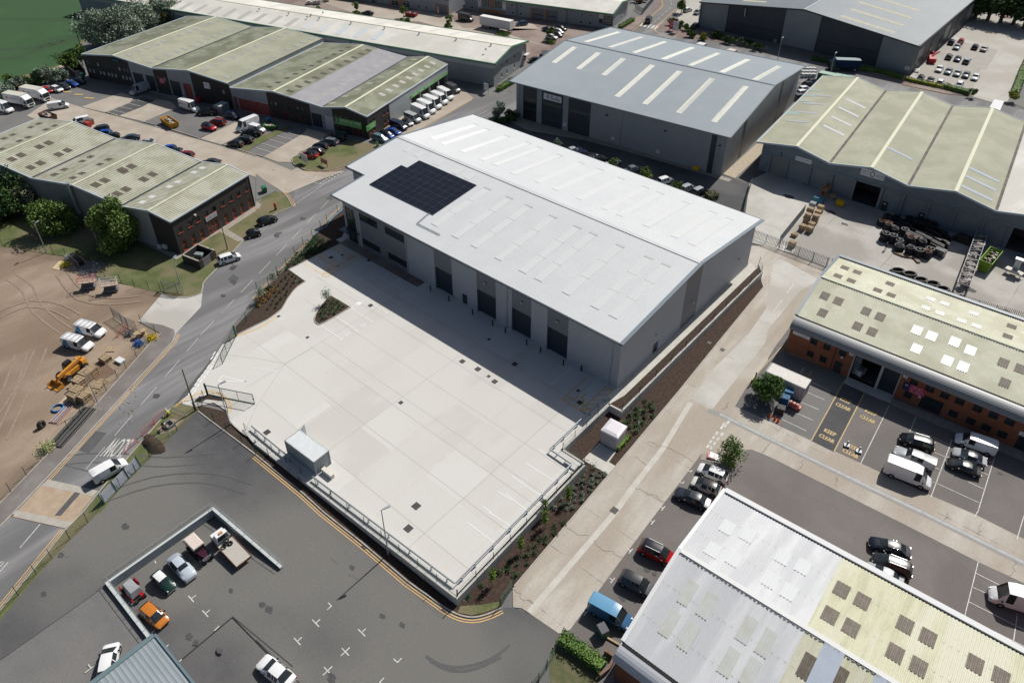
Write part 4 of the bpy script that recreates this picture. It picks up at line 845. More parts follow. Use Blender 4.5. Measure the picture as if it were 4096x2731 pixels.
r_=F3.rect(31,850,5,1025,80);F3.sign(B,(r_[0]+.1,r_[0]+4.9,r_[2]-.1,r_[2]+1.5),signw,[('LEACH',.2,.62,.28,.34,M('navy_lettering',(.05,.09,.22))),('LEWIS',.82,.5,.28,.32,MATS['navy_lettering']),('TRACKS',.2,.25,.14,.3,inkn),('TYRES',.82,.2,.14,.3,inkn),('O',.5,.5,.8,.2,inkn)])
a,z=F3.at(30,122,1418);mb=MB();text(mb,'3',F3.pt(a,z,.03),F3.u,(0,0,1),1.0);split(mb,'lettering',inkn,B)
gl=M('translucent_strip',(.50,.53,.55),fine=.03,rough=.5);tq=M('turquoise_patch',(.42,.56,.54),fine=.03)
def slit(S,pts,w,h,m_,B=B):
 for cr,x,y in pts:
  u,v=uvon(S,cr,x,y);L=(S[1]-S[0]).length;H=(S[3]-S[0]).length;v=max(.03+h/2/H,min(.94-h/2/H,v));skylight(B,S,u-w/2/L,u+w/2/L,v-h/2/H,v+h/2/H,m_,.3,.03,.06)
slit(S3[0],[(30,495,882),(30,425,957),(30,348,1035),(30,272,1117)],1.0,5.2,gl);slit(S3[0],[(30,425,832),(30,375,880),(30,330,930)],1.0,2.6,tq);slit(S3[0],[(30,222,1040)],2.0,2.8,tq)
slit(S3[1],[(30,805,953),(30,740,1032),(30,672,1115),(30,602,1198)],1.0,5.2,gl);slit(S3[3],[(30,1160,1388)],.9,5.6,M('silver_patch',(.5,.55,.62),fine=.03));slit(S3[5],[(31,1955,25),(31,1920,100),(31,1885,190)],1.0,6.2,MATS['silver_patch'])
# ===== large charcoal warehouse, top right
B=thing('warehouse','huge charcoal and pale grey panelled warehouse beside the customer car park','warehouse',(-85,280,-1))
fy=lambda q:P(*q)
c0,c1,c2=P(20,1722,22,8.2),P(30,335,90,12.2),P(30,1390,428,8.0)
dvec=Vector((-1.6,96,0))
S4=bays(B,[tuple(c0),tuple(c1),tuple(c2)],[tuple(c0+dvec),tuple(c1+dvec),tuple(c2+dvec)],-1.3,slate_r,.5,.03,ridge=M('pale_ridge2',(.5,.54,.56)),fascia=trim_d,rw=.2)
F4=Fac((c0.x+.6,c0.y+.9),(c2.x-.6,c2.y+.9));ap=(c1-F4.p).dot(F4.u)
def t4(a):return c0.z-.3+(c1.z-c0.z)*a/ap if a<ap else c1.z-.3-(c1.z-c2.z)*(a-ap)/(F4.L-ap)
w1,w2=MB(),MB();cuts=[0,F4.at(20,1975,200)[0],F4.at(30,125,300)[0],F4.at(30,455,350)[0],F4.at(30,1015,480)[0],F4.L]
for i,(a,b)in enumerate(zip(cuts,cuts[1:])):F4.wall([w1,w2][i%2],a,b,-1.6,[(a,t4(a))]+([(ap,t4(ap))]if a<ap<b else[])+[(b,t4(b))])
s4=Fac((c2.x-.6,c2.y+.9),(c2.x-.6+dvec.x,c2.y+dvec.y));s4.wall(w2,0,s4.L,-1.6,7.9);Fac((c0.x+dvec.x,c0.y+dvec.y),(c0.x+.6,c0.y+.9)).wall(w1,0,96,-1.5,8);Fac((c2.x+dvec.x,c2.y+dvec.y),(c0.x+dvec.x,c0.y+dvec.y)).wall(w1,0,70,-1.5,9)
split(w1,'wall',clad5,B);split(w2,'wall',clad4,B)
mb=MB()
for i in(1,3):F4.slabm(mb,(cuts[i],cuts[i+1],3.4,3.7),0,.12)
for c in cuts[1:-1]:F4.slabm(mb,(c-.15,c+.15,-1.3,t4(c)),0,.14)
split(mb,'frame',navy_c,B)
for k in range(6):r_=(3+k*15,9+k*15,1.2,5.6);s4.slabm(MB(),r_,0,.12).build('wall_panel',clad5 if k%2==0 else clad4,B)
for k in range(5):r_=(5+k*12,9.5+k*12,-1.3,2.6);s4.slabm(MB(),r_,0,.14).build('shutter_door',navy_d,B)
mb=MB();s4.slabm(mb,(0,s4.L,7.6,8.2),.1,.5);split(mb,'gutter',M('pale_gutter',(.36,.4,.43),fine=.05),B)
mb=MB();a,z=F4.at(20,2140,150);mb.tube(F4.pt(a,z,.3),F4.pt(a,z+2.6,.5),.28,n=10);mb.build('flue',galv,B)
for a,z in((F4.at(30,130,450)),(F4.at(30,55,430))):F4.slabm(MB(),(a-.55,a+.55,-1.3,1.1),0,.08).build('door',clad5,B)
a,z=F4.at(30,1278,628);F4.sign(B,(a-.7,a+.7,z-.5,z+.5),signw,[('UNIT',.5,.5,.3,.6,inkn)])
yl=M('yellowed_rooflight',(.56,.55,.42),(.48,.44,.32),2,fine=.08)
for a,b in(((30,665,150),(30,1170,302)),((30,752,88),(30,1248,235)),((30,832,25),(30,1320,165)),((30,1020,-10),(30,1390,102)),((20,2110,15),(20,2351,15))):
 S=S4[1]if a[0]==30 else S4[0];u0,v0=uvon(S,*a);u1,v1=uvon(S,*b);L=(S[1]-S[0]).length;u=(u0+u1)/2;skylight(B,S,u-.9/L,u+.9/L,min(v0,v1),max(v0,v1),yl,.5,.03,.04)
mb=MB()
for x in(.3,.52,.74):
 for S in(S4[1],):mb.bar(onslope(*S,.02,1-x)+Vector((0,0,.06)),onslope(*S,.42,1-x)+Vector((0,0,.06)),.14,.03)
mb.build('roof_seam',MATS['pale_ridge2'],B)
# ===== orange brick units on the right (under a curved metal eave)
def curved_eave(B,f,a0,a1,zt_,y_in,n=7,R_=1.35,drop=1.25,out=.55,material=None,gap=True):
 """half-round metal eave along facade f: from the roof edge (z=zt_, y_in behind the wall face) over and down to the wall"""
 mb=MB();prof=[]
 for k in range(n+1):
  t=k/n*math.pi/2;prof.append((out*math.sin(t)-y_in*(1-math.sin(t)),zt_-drop*(1-math.cos(t))))
 prof.append((out-.12,zt_-drop-.02));m=int((a1-a0)/.35)
 for i in range(m):
  s0=a0+(a1-a0)*i/m;s1=a0+(a1-a0)*(i+.5)/m;s2=a0+(a1-a0)*(i+1)/m
  for(o0,z0),(o1,z1)in zip(prof,prof[1:]):
   mb.face([f.pt(s0,z0,o0),f.pt(s1,z0,o0+.03),f.pt(s1,z1,o1+.03),f.pt(s0,z1,o1)]);mb.face([f.pt(s1,z0,o0+.03),f.pt(s2,z0,o0),f.pt(s2,z1,o1),f.pt(s1,z1,o1+.03)])
 return mb.build('curved_eave',material or gutter_m,B)
def low_unit(B,near0,near1,far0,far1,zE,zR,zF,roofm,roofm2,us,pitch,wall_m,z0,eave_m,nearfac,rid,capm,amp=.05):
 n0,n1,f0,f1=(Vector((q[0],q[1],0))for q in(near0,near1,far0,far1));r0,r1=(n0+f0)/2,(n1+f1)/2
 for v,z in((n0,zE),(n1,zE),(f0,zF),(f1,zF),(r0,zR),(r1,zR)):v.z=z
 Sn,Sf=(n0,n1,r1,r0),(f0,f1,r1,r0)
 for S in(Sn,Sf):
  for(ua,ub,mm)in us:
   q=[onslope(*S,ua,0),onslope(*S,ub,0),onslope(*S,ub,1),onslope(*S,ua,1)];mb=MB();slope(mb,*q,pitch,amp,prof=((0,0),(.3,0),(.42,1),(.88,1)));mb.build('roof',mm,B)
 mb=MB();mb.bar(r0+Vector((0,0,.08)),r1+Vector((0,0,.08)),.55,.06);mb.build('ridge_cap',rid,B)
 mb=MB();d=(r1-r0).normalized();L=(r1-r0).length;pv=Vector((-d.y,d.x,0))*-.42
 for i in range(int(L/(pitch*1.3))):mb.bar(r0+d*i*pitch*1.3+pv+Vector((0,0,.035)),r0+d*(i*pitch*1.3+pitch*.8)+pv+Vector((0,0,.035)),.06,.07)
 mb.build('ridge_filler',trim_d,B)
 mb=MB();mb.bar(f0+pv*-.2+Vector((0,.02,-.02)),f1+pv*-.2+Vector((0,.02,-.02)),.38,.06);mb.bar(n0+Vector((0,-.12,-.04)),n1+Vector((0,-.12,-.04)),.5,.07);split(mb,'box_gutter',M('black_gutter_lining',(.006,.006,.007),fine=.1),B)
 mb=MB();mb.bar(f0+Vector((0,.5,.08)),f1+Vector((0,.5,.08)),.7,.34);mb.build('parapet_capping',capm,B)
 vm=MB();vm.bar(n0+Vector((-.1,0,0)),r0+Vector((-.1,0,0)),.45,.3);vm.bar(r0+Vector((-.1,0,0)),f0+Vector((-.1,.6,0)),.45,.3);vm.build('verge_flashing',capm,B)
 fw_=Fac((f0.x,f0.y+.6),(nearfac.p.x,nearfac.p.y));mb=MB();h=fw_.L/2;fw_.wall(mb,0,fw_.L,z0-.3,[(0,zF-.1),(h,zR-.2),(fw_.L-.8,zE-.1),(fw_.L,zE-1)]);mb.build('wall',wall_m,B)
 fb=Fac((f1.x,f1.y+.6),(f0.x,f0.y+.6));mb=MB();fb.wall(mb,0,fb.L,z0-.3,zF);mb.build('wall',wall_m,B)
 return Sn,Sf
B=thing('brick_units','orange brick two-storey units with green roof, curved metal eave and a pink TO LET board','industrial units',(0,110,-1.3))
F=Fac((-26.9,99.5),(30,101.9));EL=F.L
mats5=MATS
Sn,Sf=low_unit(B,(-27.0,101.2),(30,103.5),(-28.3,121.9),(30,124.2),5.0,6.75,5.0,cream_r,cream_r,[(0,.34,cream_r),(.34,1,cream_r)],.33,obrick,-1.3,gutter_m,F,M('green_ridge',(.55,.57,.45),fine=.05),gutter_m)
curved_eave(B,F,-.1,EL,5.0,1.3,material=M('grey_curved_eave',(.22,.235,.245),fine=.05,rough=.45))
mb=MB();ops=[]
def wpx(F,cr,x,y,w,h,z=None):a,zz=F.at(cr,x,y);zz=z if z is not None else zz;return(a-w/2,a+w/2,zz-h/2,zz+h/2)
up_z,lo_z=2.7,.1
w5=[wpx(F,31,432,1535,1.1,1.2,up_z),wpx(F,32,552,20,1.1,1.2,up_z),wpx(F,32,695,78,1.1,1.2,up_z),wpx(F,32,392,105,1.1,1.2,lo_z),wpx(F,32,510,150,1.1,1.2,lo_z),wpx(F,32,1345,365,1.1,1.2,up_z),wpx(F,32,1490,425,1.2,1.2,up_z),wpx(F,32,1628,482,1.2,1.2,up_z),wpx(F,32,1767,537,1.2,1.2,up_z),wpx(F,32,1930,603,1.2,1.2,up_z),wpx(F,32,2078,662,1.2,1.2,up_z),wpx(F,32,2228,722,1.2,1.2,up_z),wpx(F,32,1283,490,1.1,1.2,lo_z),wpx(F,32,1700,662,1.2,1.2,lo_z),wpx(F,32,1862,728,1.2,1.2,lo_z),wpx(F,32,2003,788,1.2,1.2,lo_z),wpx(F,32,2150,850,1.2,1.2,lo_z)]
a,z=F.at(32,640,230);dd=(a-.6,a+.6,-1.3,.9);a0=F.at(32,1385,570)[0];a1=F.at(32,1585,640)[0];shop=(a0,a1,-1.2,1.3);a2=F.at(32,2255,960)[0];shop2=(a2,a2+4.5,-1.2,1.3)
dA=(F.at(32,735,300)[0],F.at(32,985,400)[0],-1.3,3.6);dB=(F.at(32,1000,400)[0]-.1,F.at(32,1155,490)[0],-1.3,3.3)
allop=w5+[dd,shop,shop2]
F.wall(mb,0,dA[0],-1.7,3.75,[o for o in allop if o[0]<dA[0]],.18);F.wall(mb,dB[1],EL,-1.7,3.75,[o for o in allop if o[0]>dB[1]],.18);split(mb,'wall',obrick,B)
mb=MB();F.wall(mb,dA[0],dB[1],3.3,3.75,[],.2);F.slabm(mb,(dA[0]-.02,dA[0]+.15,-1.3,3.6),-.4,.03);F.slabm(mb,(dA[1]-.05,dB[0]+.2,-1.3,3.6),-.4,.1);F.slabm(mb,(dB[1]-.15,dB[1],-1.3,3.6),-.4,.03);split(mb,'frame',M('pale_post',(.40,.41,.40),fine=.05),B)
F.door(B,(dB[0]+.2,dB[1]-.15,-1.3,3.5),navy_d,.35,'shutter_door')
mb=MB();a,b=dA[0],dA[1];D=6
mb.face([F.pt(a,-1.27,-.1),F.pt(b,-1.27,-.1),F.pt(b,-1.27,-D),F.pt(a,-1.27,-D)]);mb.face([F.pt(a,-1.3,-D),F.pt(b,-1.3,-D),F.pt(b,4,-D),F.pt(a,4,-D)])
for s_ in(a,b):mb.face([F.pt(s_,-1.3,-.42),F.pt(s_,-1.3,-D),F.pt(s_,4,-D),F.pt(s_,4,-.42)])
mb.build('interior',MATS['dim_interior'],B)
mb=MB()
for k in range(9):F.slabm(mb,(dA[0]+.2,dA[0]+1.1,-.9+k*.42,-.72+k*.42),-2.2,-.9)
mb.build('storage_rack',galv,B)
for o in w5:F.window(B,o,framed,glassm,2,1,.1,.07)
F.door(B,dd,framed,.1,'door',True);F.window(B,shop,framed,glassm,5,2,.1,.07,name='shopfront');F.window(B,shop2,framed,glassm,4,2,.1,.07,name='shopfront')
for(cr,x,y,t_)in((32,768,112,'2'),(32,1265,315,'3')):r_=wpx(F,cr,x,y,.62,.62);F.sign(B,r_,signw,[(t_,.5,.5,.62,.45,inkn)])
a,z=F.at(31,308,1508);F.sign(B,(a-1.35,a+1.35,z-.3,z+.3),signw,[('o o o',.22,.68,.2,.25,inkr),('JOINERY',.6,.32,.3,.6,inkn)])
a,z=F.at(32,1338,435);r_=(a-1.5,a+1.6,z-.75,z+.75);sg=F.sign(B,r_,signp,[('TO LET',.63,.78,.15,.42,inkw),('1,054 - 1,804 sq ft',.63,.52,.12,.6,inkw),('(98.1 - 168 sq m)',.63,.33,.1,.58,inkw),('01634 688 265',.63,.14,.1,.5,inkw)])
F.slabm(MB(),(r_[0],r_[0]+.95,r_[2]+.05,r_[3]),.1,.115).build('sign_panel',M('navy_panel',(.02,.03,.10),fine=0),sg);mb=MB();text(mb,'M',F.pt(r_[0]+.48,r_[2]+1.0,.125),F.u,(0,0,1),.35);mb.build('lettering',inkw,sg)
a,z=F.at(32,2345,850);F.sign(B,(a-.5,a+1.2,z-.3,z+.35),signw,[('UNIT',.5,.5,.5,.7,inkn)])
for px_ in((31,250,1415),(31,310,1445),(32,682,142),(32,1590,390),(32,1395,503)):
 a,z=F.at(*px_);mb=MB();F.slabm(mb,(a-.18,a+.18,z-.15,z+.15),.0,.2);mb.build('alarm_box',framew if px_[2]!=390 else MATS['yellow_road_paint'],B)
a=F.at(32,600,150)[0];mb=MB();mb.tube(F.pt(a,3.7,.1),F.pt(a,-1.3,.1),.06);mb.build('downpipe',trim_d,B)
def RL(S,pix,w,h,m_,B=B,p=.33,am=.05):lights(B,S,pix,w,h,m_,p,am*.6,.06)
RL(Sf,[(31,705,893),(31,643,968),(31,820,933),(31,765,1012),(31,1122,1040),(31,1010,1100),(31,1135,1145),(31,2243,1433),(31,2215,1527)],1.35,1.55,dark_l)
RL(Sn,[(31,520,1150),(31,643,1197),(31,500,1305),(31,897,1290),(31,1025,1340),(31,820,1428),(31,953,1478),(32,2147,190),(32,2300,245),(32,2167,377)],1.35,1.75,dark_l)
RL(Sf,[(31,1498,1180),(31,1627,1222),(31,1457,1263),(31,1588,1312),(31,1895,1312),(31,1790,1382),(31,1930,1433)],1.35,1.55,MATS['milky_rooflight'])
RL(Sn,[(31,1360,1462),(31,1495,1515),(31,1705,1568),(32,1360,65),(32,1848,78),(32,1643,175),(32,1788,230)],1.35,1.8,bright_l)
# ===== white and cream roofed units, bottom right
B=thing('brick_units','long low brick units at bottom right under a ribbed white and olive-cream roof','industrial units',(0,50,-1.3))
F=Fac((-18.2,37.6),(32,38.7));EL=F.L
us=[(0,.40,None),(.40,1,None)]
uw=uvon((Vector((-18.3,38.8,4)),Vector((32,39.9,4)),Vector((31.3,51.9,6)),Vector((-18.9,50.8,6))),33,330,1060)[0]
Sn,Sf=low_unit(B,(-18.3,38.8),(32,39.9),(-19.5,62.6),(32,65.2),4.0,6.0,4.0,grey_r,ygr_r,[(0,uw,grey_r),(uw,1,ygr_r)],.36,obrick,-1.3,gutter_m,F,M('white_ridge',(.66,.67,.66),fine=.04),M('white_capping',(.66,.67,.68),fine=.04),.05)
curved_eave(B,F,-.2,EL,4.0,1.3,material=M('white_curved_eave',(.48,.50,.53),fine=.04,rough=.4))
mb=MB();F.wall(mb,0,EL,-1.7,2.8);mb.build('wall',obrick,B)
RL6=lambda S,pix,m_,w=1.5,h=2.1:lights(B,S,pix,w,h,m_,.36,.03,.06)
RL6(Sf,[(33,683,712),(33,873,815),(33,585,943),(33,780,1057),(33,1270,1032),(33,1480,1147),(33,1190,1288),(33,1407,1412),(33,1915,1390),(33,2155,1510)],dark_l)
RL6(Sn,[(33,352,1430),(33,605,1530)],dark_l,1.6,2.6)
pale=M('faded_rooflight',(.50,.52,.50),(.46,.47,.43),1,fine=.05)
RL6(Sn,[(23,1610,740),(23,1785,855),(23,1440,1020),(23,1615,1145),(23,2145,1080),(23,1985,1375),(23,2180,1470),(23,2320,1200)],pale,1.3,2.9)
wl=M('white_rooflight_panel',(.57,.59,.605),fine=.03)
RL6(Sf,[(23,1980,140),(23,2170,210),(23,1850,345),(23,2040,425),(33,140,410),(33,325,500),(33,25,620),(33,205,730)],wl,1.5,2.2)
for cr,x,y,x2,y2 in((33,480,1230,620,1290),(33,960,1480,1010,1500)):
 S=Sn;u,v=uvon(S,cr,x,y);u2,v2=uvon(S,cr,x2,y2);skylight(B,S,u,u2 if u2>u+.03 else u+.04,0.0,.985,M('blue_grey_patch',(.37,.42,.50),(.40,.45,.53),.5,fine=.03),1.2,.02,.12,name='replacement_sheet')
for S,v in((Sf,.33),(Sf,.68),(Sn,.3),(Sn,.65)):
 mb=MB();L=(S[1]-S[0]).length
 for i in range(int(L/.72)):u0=i*.72/L;mb.bar(onslope(*S,u0,v)+Vector((0,0,.055)),onslope(*S,u0+.4/L,v)+Vector((0,0,.055)),.035,.01)
 mb.build('sheet_lap',M('lap_stain',(.44,.42,.36)),B)
# ===== small blue-grey shed, bottom left
B=thing('shed','blue-grey ribbed roof of a building cut off by the bottom-left edge','building',(-50,0,-1.3))
c=P(3,1415,1130,2.6);S7=(Vector((c.x,c.y,2.6)),Vector((c.x,c.y-22,2.6)),Vector((c.x+14,c.y-22,3.2)),Vector((c.x+14,c.y,3.2)))
mb=MB();slope(mb,*S7,.5,.025);mb.build('roof',M('steel_blue_roof',(.24,.28,.30),(.265,.305,.325),.3,fine=.04,rough=.5),B)
fm=MB();fm.bar(S7[0],S7[1],.55,.25);fm.bar(S7[3]+Vector((0,.1,0)),S7[0]+Vector((0,.1,0)),.25,.3);fm.build('fascia',M('teal_fascia',(.12,.18,.20),fine=.03),B)
Fac((c.x+14,c.y-.3),(c.x+.3,c.y-.3)).wall(fm:=MB(),0,13.7,-2.2,[(0,3.1),(13.7,2.55)]);Fac((c.x+.3,c.y-.3),(c.x+.3,c.y-22)).wall(fm,0,21.7,-2.2,2.5);fm.build('wall',clad2,B)
skylight(B,S7,.2,.32,.33,.55,M('weathered_yellow_panel',(.42,.40,.24),(.3,.3,.22),2,fine=.1),.62,.05,.02)
# ===== dark brick office with three roof bays, left
f8=[(-188.2,31.9,7.5),(-175.7,35.2,9.0),(-163.2,38.5,7.5),(-150.7,41.8,9.0),(-138.2,45.1,7.5),(-130.7,46.9,8.6),(-125.7,48.3,7.5)]
bvec=Vector((-5.35,20.1,0));b8=[tuple(Vector(p)+bvec)for p in f8]
B=thing('brick_office','dark brick office with red-silled windows and pale mossy roof beside the junction','office building',(-150,50,0))
S8=bays(B,f8,b8,0,ygr_r if 0 else M('striped_moss_roof',(.40,.40,.31),(.33,.335,.25),1.2,(.45,.45,.365),.3,.12,5,.85,rust=((.27,.21,.13),.8,.64)),.5,.06,ridge=ridge_m,fascia=M('light_capping',(.45,.50,.54),fine=.04),rw=.3)
F8=Fac((-125.9,48.5),(-131.1,68.2));ops=[]
up=[wpx(F8,1,x,y,.95,1.15,4.75)for x,y in((1655,545),(1740,495),(1815,445),(1892,395),(1965,348),(2042,300),(2115,252),(2188,205),(2258,162))]
lo=[wpx(F8,1,x,y,1.0,2.3,1.35)for x,y in((1700,690),(1783,635),(1860,585),(2080,440),(2150,390),(2222,348),(2295,300))]
a=F8.at(1,1965,530)[0];entr=(a-1.3,a+1.3,.05,2.6)
mb=MB();F8.wall(mb,0,F8.L,-.2,7.4,up+lo+[entr],.15);mb.build('wall',dbrick,B)
for o in up:F8.window(B,o,framed,glassm,1,1,.1,.06,sill=framer)
for o in lo:F8.window(B,o,framer,glassm,1,2,.1,.09,sill=framer)
F8.window(B,entr,framer,glassm,3,2,.1,.09,name='entrance_glazing')
F8.sign(B,(a-1.4,a+1.5,3.15,4.1),M('grey_sign',(.45,.46,.46),fine=.02),[('DOVECOTE',.5,.66,.2,.7,inkn),('BUSINESS UNITS',.5,.3,.16,.8,inkn)])
F8.slabm(MB(),(5.2,5.6,5.8,6.1),0,.3).build('floodlight',framew,B)
fs8=Fac((f8[0][0],f8[0][1]),(-125.9,48.5));tops=[((Vector((p[0],p[1],0))-fs8.p).dot(fs8.u),p[2]-.2)for p in f8];cut=tops[5][0]-.6
def sub(tops,a,b):
 def z(s):
  for(x0,z0),(x1,z1)in zip(tops,tops[1:]):
   if x0<=s<=x1:return z0+(z1-z0)*(s-x0)/(x1-x0)
  return tops[-1][1]
 return[(a,z(a))]+[t for t in tops if a<t[0]<b]+[(b,z(b))]
c1_=tops[4][0]
mb=MB();fs8.wall(mb,0,c1_,-.3,sub(tops,0,c1_));mb.build('wall',M('grey_render',(.21,.225,.22),(.24,.25,.245),.4,fine=.08),B)
mb=MB();fs8.wall(mb,c1_,cut,-.3,sub(tops,c1_,cut));mb.build('wall',cladv,B)
mb=MB();fs8.wall(mb,cut,fs8.L,-.3,sub(tops,cut,fs8.L));mb.build('wall',dbrick,B)
fb8=Fac((b8[-1][0],b8[-1][1]),(b8[0][0],b8[0][1]));tb=[((Vector((p[0],p[1],0))-fb8.p).dot(fb8.u),p[2]-.2)for p in b8[::-1]];mb=MB();fb8.wall(mb,0,fb8.L,-.3,tb);mb.build('wall',dbrick,B)
fl8=Fac((b8[0][0],b8[0][1]),(f8[0][0],f8[0][1]));mb=MB();fl8.wall(mb,0,fl8.L,-.3,7.4);mb.build('wall',cladv,B)
lt=lambda S,pix,m_,w=1.1,h=1.55:lights(B,S,pix,w,h,m_,.5,.03,.065)
lt(S8[0],[(0,358,1139),(0,283,1172),(0,502,1158),(0,425,1192),(0,118,1240),(0,38,1274),(0,262,1262),(0,180,1297),(0,22,1370)],dark_l)
lt(S8[1],[(0,448,1315),(0,365,1350),(0,620,1383),(0,540,1420),(0,195,1426),(0,110,1465),(0,372,1500),(0,283,1540)],dark_l,1.35,1.9)
lt(S8[2],[(0,832,1442),(0,755,1482),(0,998,1468),(0,920,1510),(0,590,1560),(1,500,38),(1,755,25),(1,668,68)],dark_l)
lt(S8[3],[(0,1208,1530),(0,1125,1562),(1,1130,8),(1,1400,35),(1,1322,80),(1,965,90),(1,880,132),(1,1160,170),(1,1078,213)],dark_l,1.35,1.9)
lt(S8[4],[(0,1858,1545),(1,1783,17),(1,1635,104),(1,1555,149),(1,1393,241),(1,1310,290)],milk_l)
mb=MB();a=fs8.at(1,710,290)[0];mb.tube(fs8.pt(a,3.5,.5),fs8.pt(a,9.2,.5),.28,n=10);mb.tube(fs8.pt(a,9.3,.5),fs8.pt(a,9.5,.5),.42,n=10);mb.tube(fs8.pt(a,2.6,.5),fs8.pt(a,3.5,.5),.5,n=10);mb.build('flue',galv,B)
for x in(1475,1522):a,z=fs8.at(1,x,690);fs8.slabm(MB(),(a-.5,a+.5,z-.4,z+.4),.05,.45).build('air_conditioner',framew,B)
# ===== green-roofed terrace of dark brick units, top left
B=thing('brick_terrace','dark brick terrace of workshops under stepped green roofs with green VEHICLE HIRE banners','industrial units',(-190,110,0))
f9=[(-232.9,79.3,7),(-220.3,82.9,8.5),(-206.6,86.8,7),(-193.5,90.5,8.5),(-180.3,94.3,7)]
b9=[tuple(Vector(p)+Vector((-10.9,39,0)))for p in f9]
S9=bays(B,f9,b9,0,green_d,.5,.05,mats={1:green_r,3:green_r},ridge=M('pale_ridge',(.62,.62,.48),fine=.05),fascia=M('pale_fascia',(.42,.5,.54),fine=.04),rw=.35)
g9=[(-180.1,94.4,5.9),(-165.9,98.3,7.4),(-151.2,102.3,5.9),(-144.3,104.2,7.2),(-138.3,105.8,5.9)]
h9=[tuple(Vector(p)+Vector((-10.9,38.7,0)))for p in g9]
S9b=bays(B,g9,h9,0,green_d,.5,.05,mats={1:green_d,3:green_d},ridge=M('pale_ridge',(.62,.62,.48)),fascia=MATS['light_capping'],rw=.35)
q=[onslope(*S9b[1],0,0),onslope(*S9b[1],1,0),onslope(*S9b[1],1,.66),onslope(*S9b[1],0,.66)];up_=Vector((0,0,.06));mb=MB();slope(mb,*[p+up_ for p in q],.5,.05);mb.build('roof',lilac_r,B)
Fs=Fac(f9[0],f9[-1]);Fs2=Fac(g9[0],g9[-1])
def tp9(F,pts):return[((Vector((p[0],p[1],0))-F.p).dot(F.u),p[2]-.15)for p in pts]
T1,T2=tp9(Fs,f9),tp9(Fs2,g9);T1[0]=(0,T1[0][1]);T2[0]=(0,T2[0][1]);T1[-1]=(Fs.L,T1[-1][1]);T2[-1]=(Fs2.L,T2[-1][1])
A1=lambda x,y:Fs.at(0,x,y)[0];A2=lambda x,y:Fs2.at(10,x,y)[0]
k1=[0,A1(1180,600),A1(1398,640),A1(1520,640),A1(1735,650),Fs.L]
dr=[(A1(1208,640),A1(1300,660),0,4.6),(A1(1325,665),A1(1410,700),0,4.6),(A1(1545,705),A1(1640,730),0,4.5),(A1(1668,735),A1(1742,750),0,4.5)]
wn=[wpx(Fs,0,x,y,.8,1.2,4.7)for x,y in((797,562),(830,568),(893,583),(924,590),(963,597),(998,605),(1035,612),(1092,627),(1135,632),(1165,640))]+[wpx(Fs,0,x,y,.85,1.2,2.3)for x,y in((828,655),(862,663),(925,675),(957,680),(1000,693),(1030,698),(1064,705),(1130,718),(1163,725),(1197,735))]
wn+=[wpx(Fs,0,x,y,.85,1.1,4.4)for x,y in((1433,692),(1468,700),(1503,706))]+[wpx(Fs,0,x,y,.85,1.2,1.5)for x,y in((1470,790),(1497,797),(1535,830))]+[wpx(Fs,0,x,y,.85,1.2,4.3)for x,y in((2005,812),(2045,820))]
rdw=[wpx(Fs,0,x,y,.95,2.1,1.1)for x,y in((1808,872),(2030,912))]
mb=MB();mc=MB()
Fs.wall(mb,k1[0],k1[1],-.2,sub(T1,k1[0],k1[1]),[o for o in wn if o[1]<k1[1]],.12);Fs.wall(mb,k1[2],k1[3],-.2,sub(T1,k1[2],k1[3]),[o for o in wn if k1[2]<o[0]and o[1]<k1[3]],.12);Fs.wall(mb,k1[4],k1[5],-.2,sub(T1,k1[4],k1[5]),[o for o in wn+rdw if o[0]>k1[4]],.12)
Fs.wall(mc,k1[1],k1[2],-.2,sub(T1,k1[1],k1[2]),dr[:2],.3);Fs.wall(mc,k1[3],k1[4],-.2,sub(T1,k1[3],k1[4]),dr[2:],.3)
k2=[0,A2(90,850),A2(490,970),A2(695,1010),Fs2.L]
o2=[wpx(Fs2,10,x,y,.85,1.2,3.9)for x,y in((138,950),(178,958),(262,977),(304,985),(378,1002),(425,1010),(468,1018),(735,1080),(778,1088),(824,1097),(901,1114),(947,1122))]+[wpx(Fs2,10,x,y,.85,1.0,1.8)for x,y in((200,1060),(320,1085),(398,1103),(440,1112),(750,1180),(797,1190),(842,1198))]
o2r=[wpx(Fs2,10,x,y,.95,2.1,1.1)for x,y in((163,1075),(285,1100),(918,1238),(965,1250))];dk=[wpx(Fs2,10,487,1140,.95,2.1,1.1)]
d2=[(.3,1.6,0,3.6),(2.0,A2(118,900),0,3.4),(A2(500,1015),A2(598,1040),0,3.8),(A2(615,1040),A2(705,1060),0,3.8)]
Fs2.wall(mc,k2[0],k2[1],-.2,sub(T2,k2[0],k2[1]),d2[:2],.3);Fs2.wall(mb,k2[1],k2[2],-.2,sub(T2,k2[1],k2[2]),[o for o in o2+o2r+dk if o[0]>k2[1]and o[1]<k2[2]],.12)
Fs2.wall(mc,k2[2],k2[3],-.2,sub(T2,k2[2],k2[3]),d2[2:],.3);Fs2.wall(mb,k2[3],k2[4],-.2,sub(T2,k2[3],k2[4]),[o for o in o2+o2r if o[0]>k2[3]],.12)
split(mb,'wall',dbrick,B);split(mc,'wall',M('pale_grey_panel',(.28,.30,.33),(.31,.33,.36),.4,fine=.04,rib=('xy',.3,.012)),B)
redd=M('red_shutter',(.27,.045,.04),(.30,.09,.08),1.5,fine=.15)
for i,o in enumerate(dr):Fs.door(B,o,redd if i==3 else navy_d,.25,'shutter_door')
for i,o in enumerate(d2):Fs2.door(B,o,[redd,redd,navy_d,M('white_interior',(.5,.52,.54),fine=.03)][i],.25,'shutter_door')
blind=M('blinds',(.42,.44,.43),(.3,.32,.32),3,fine=.1)
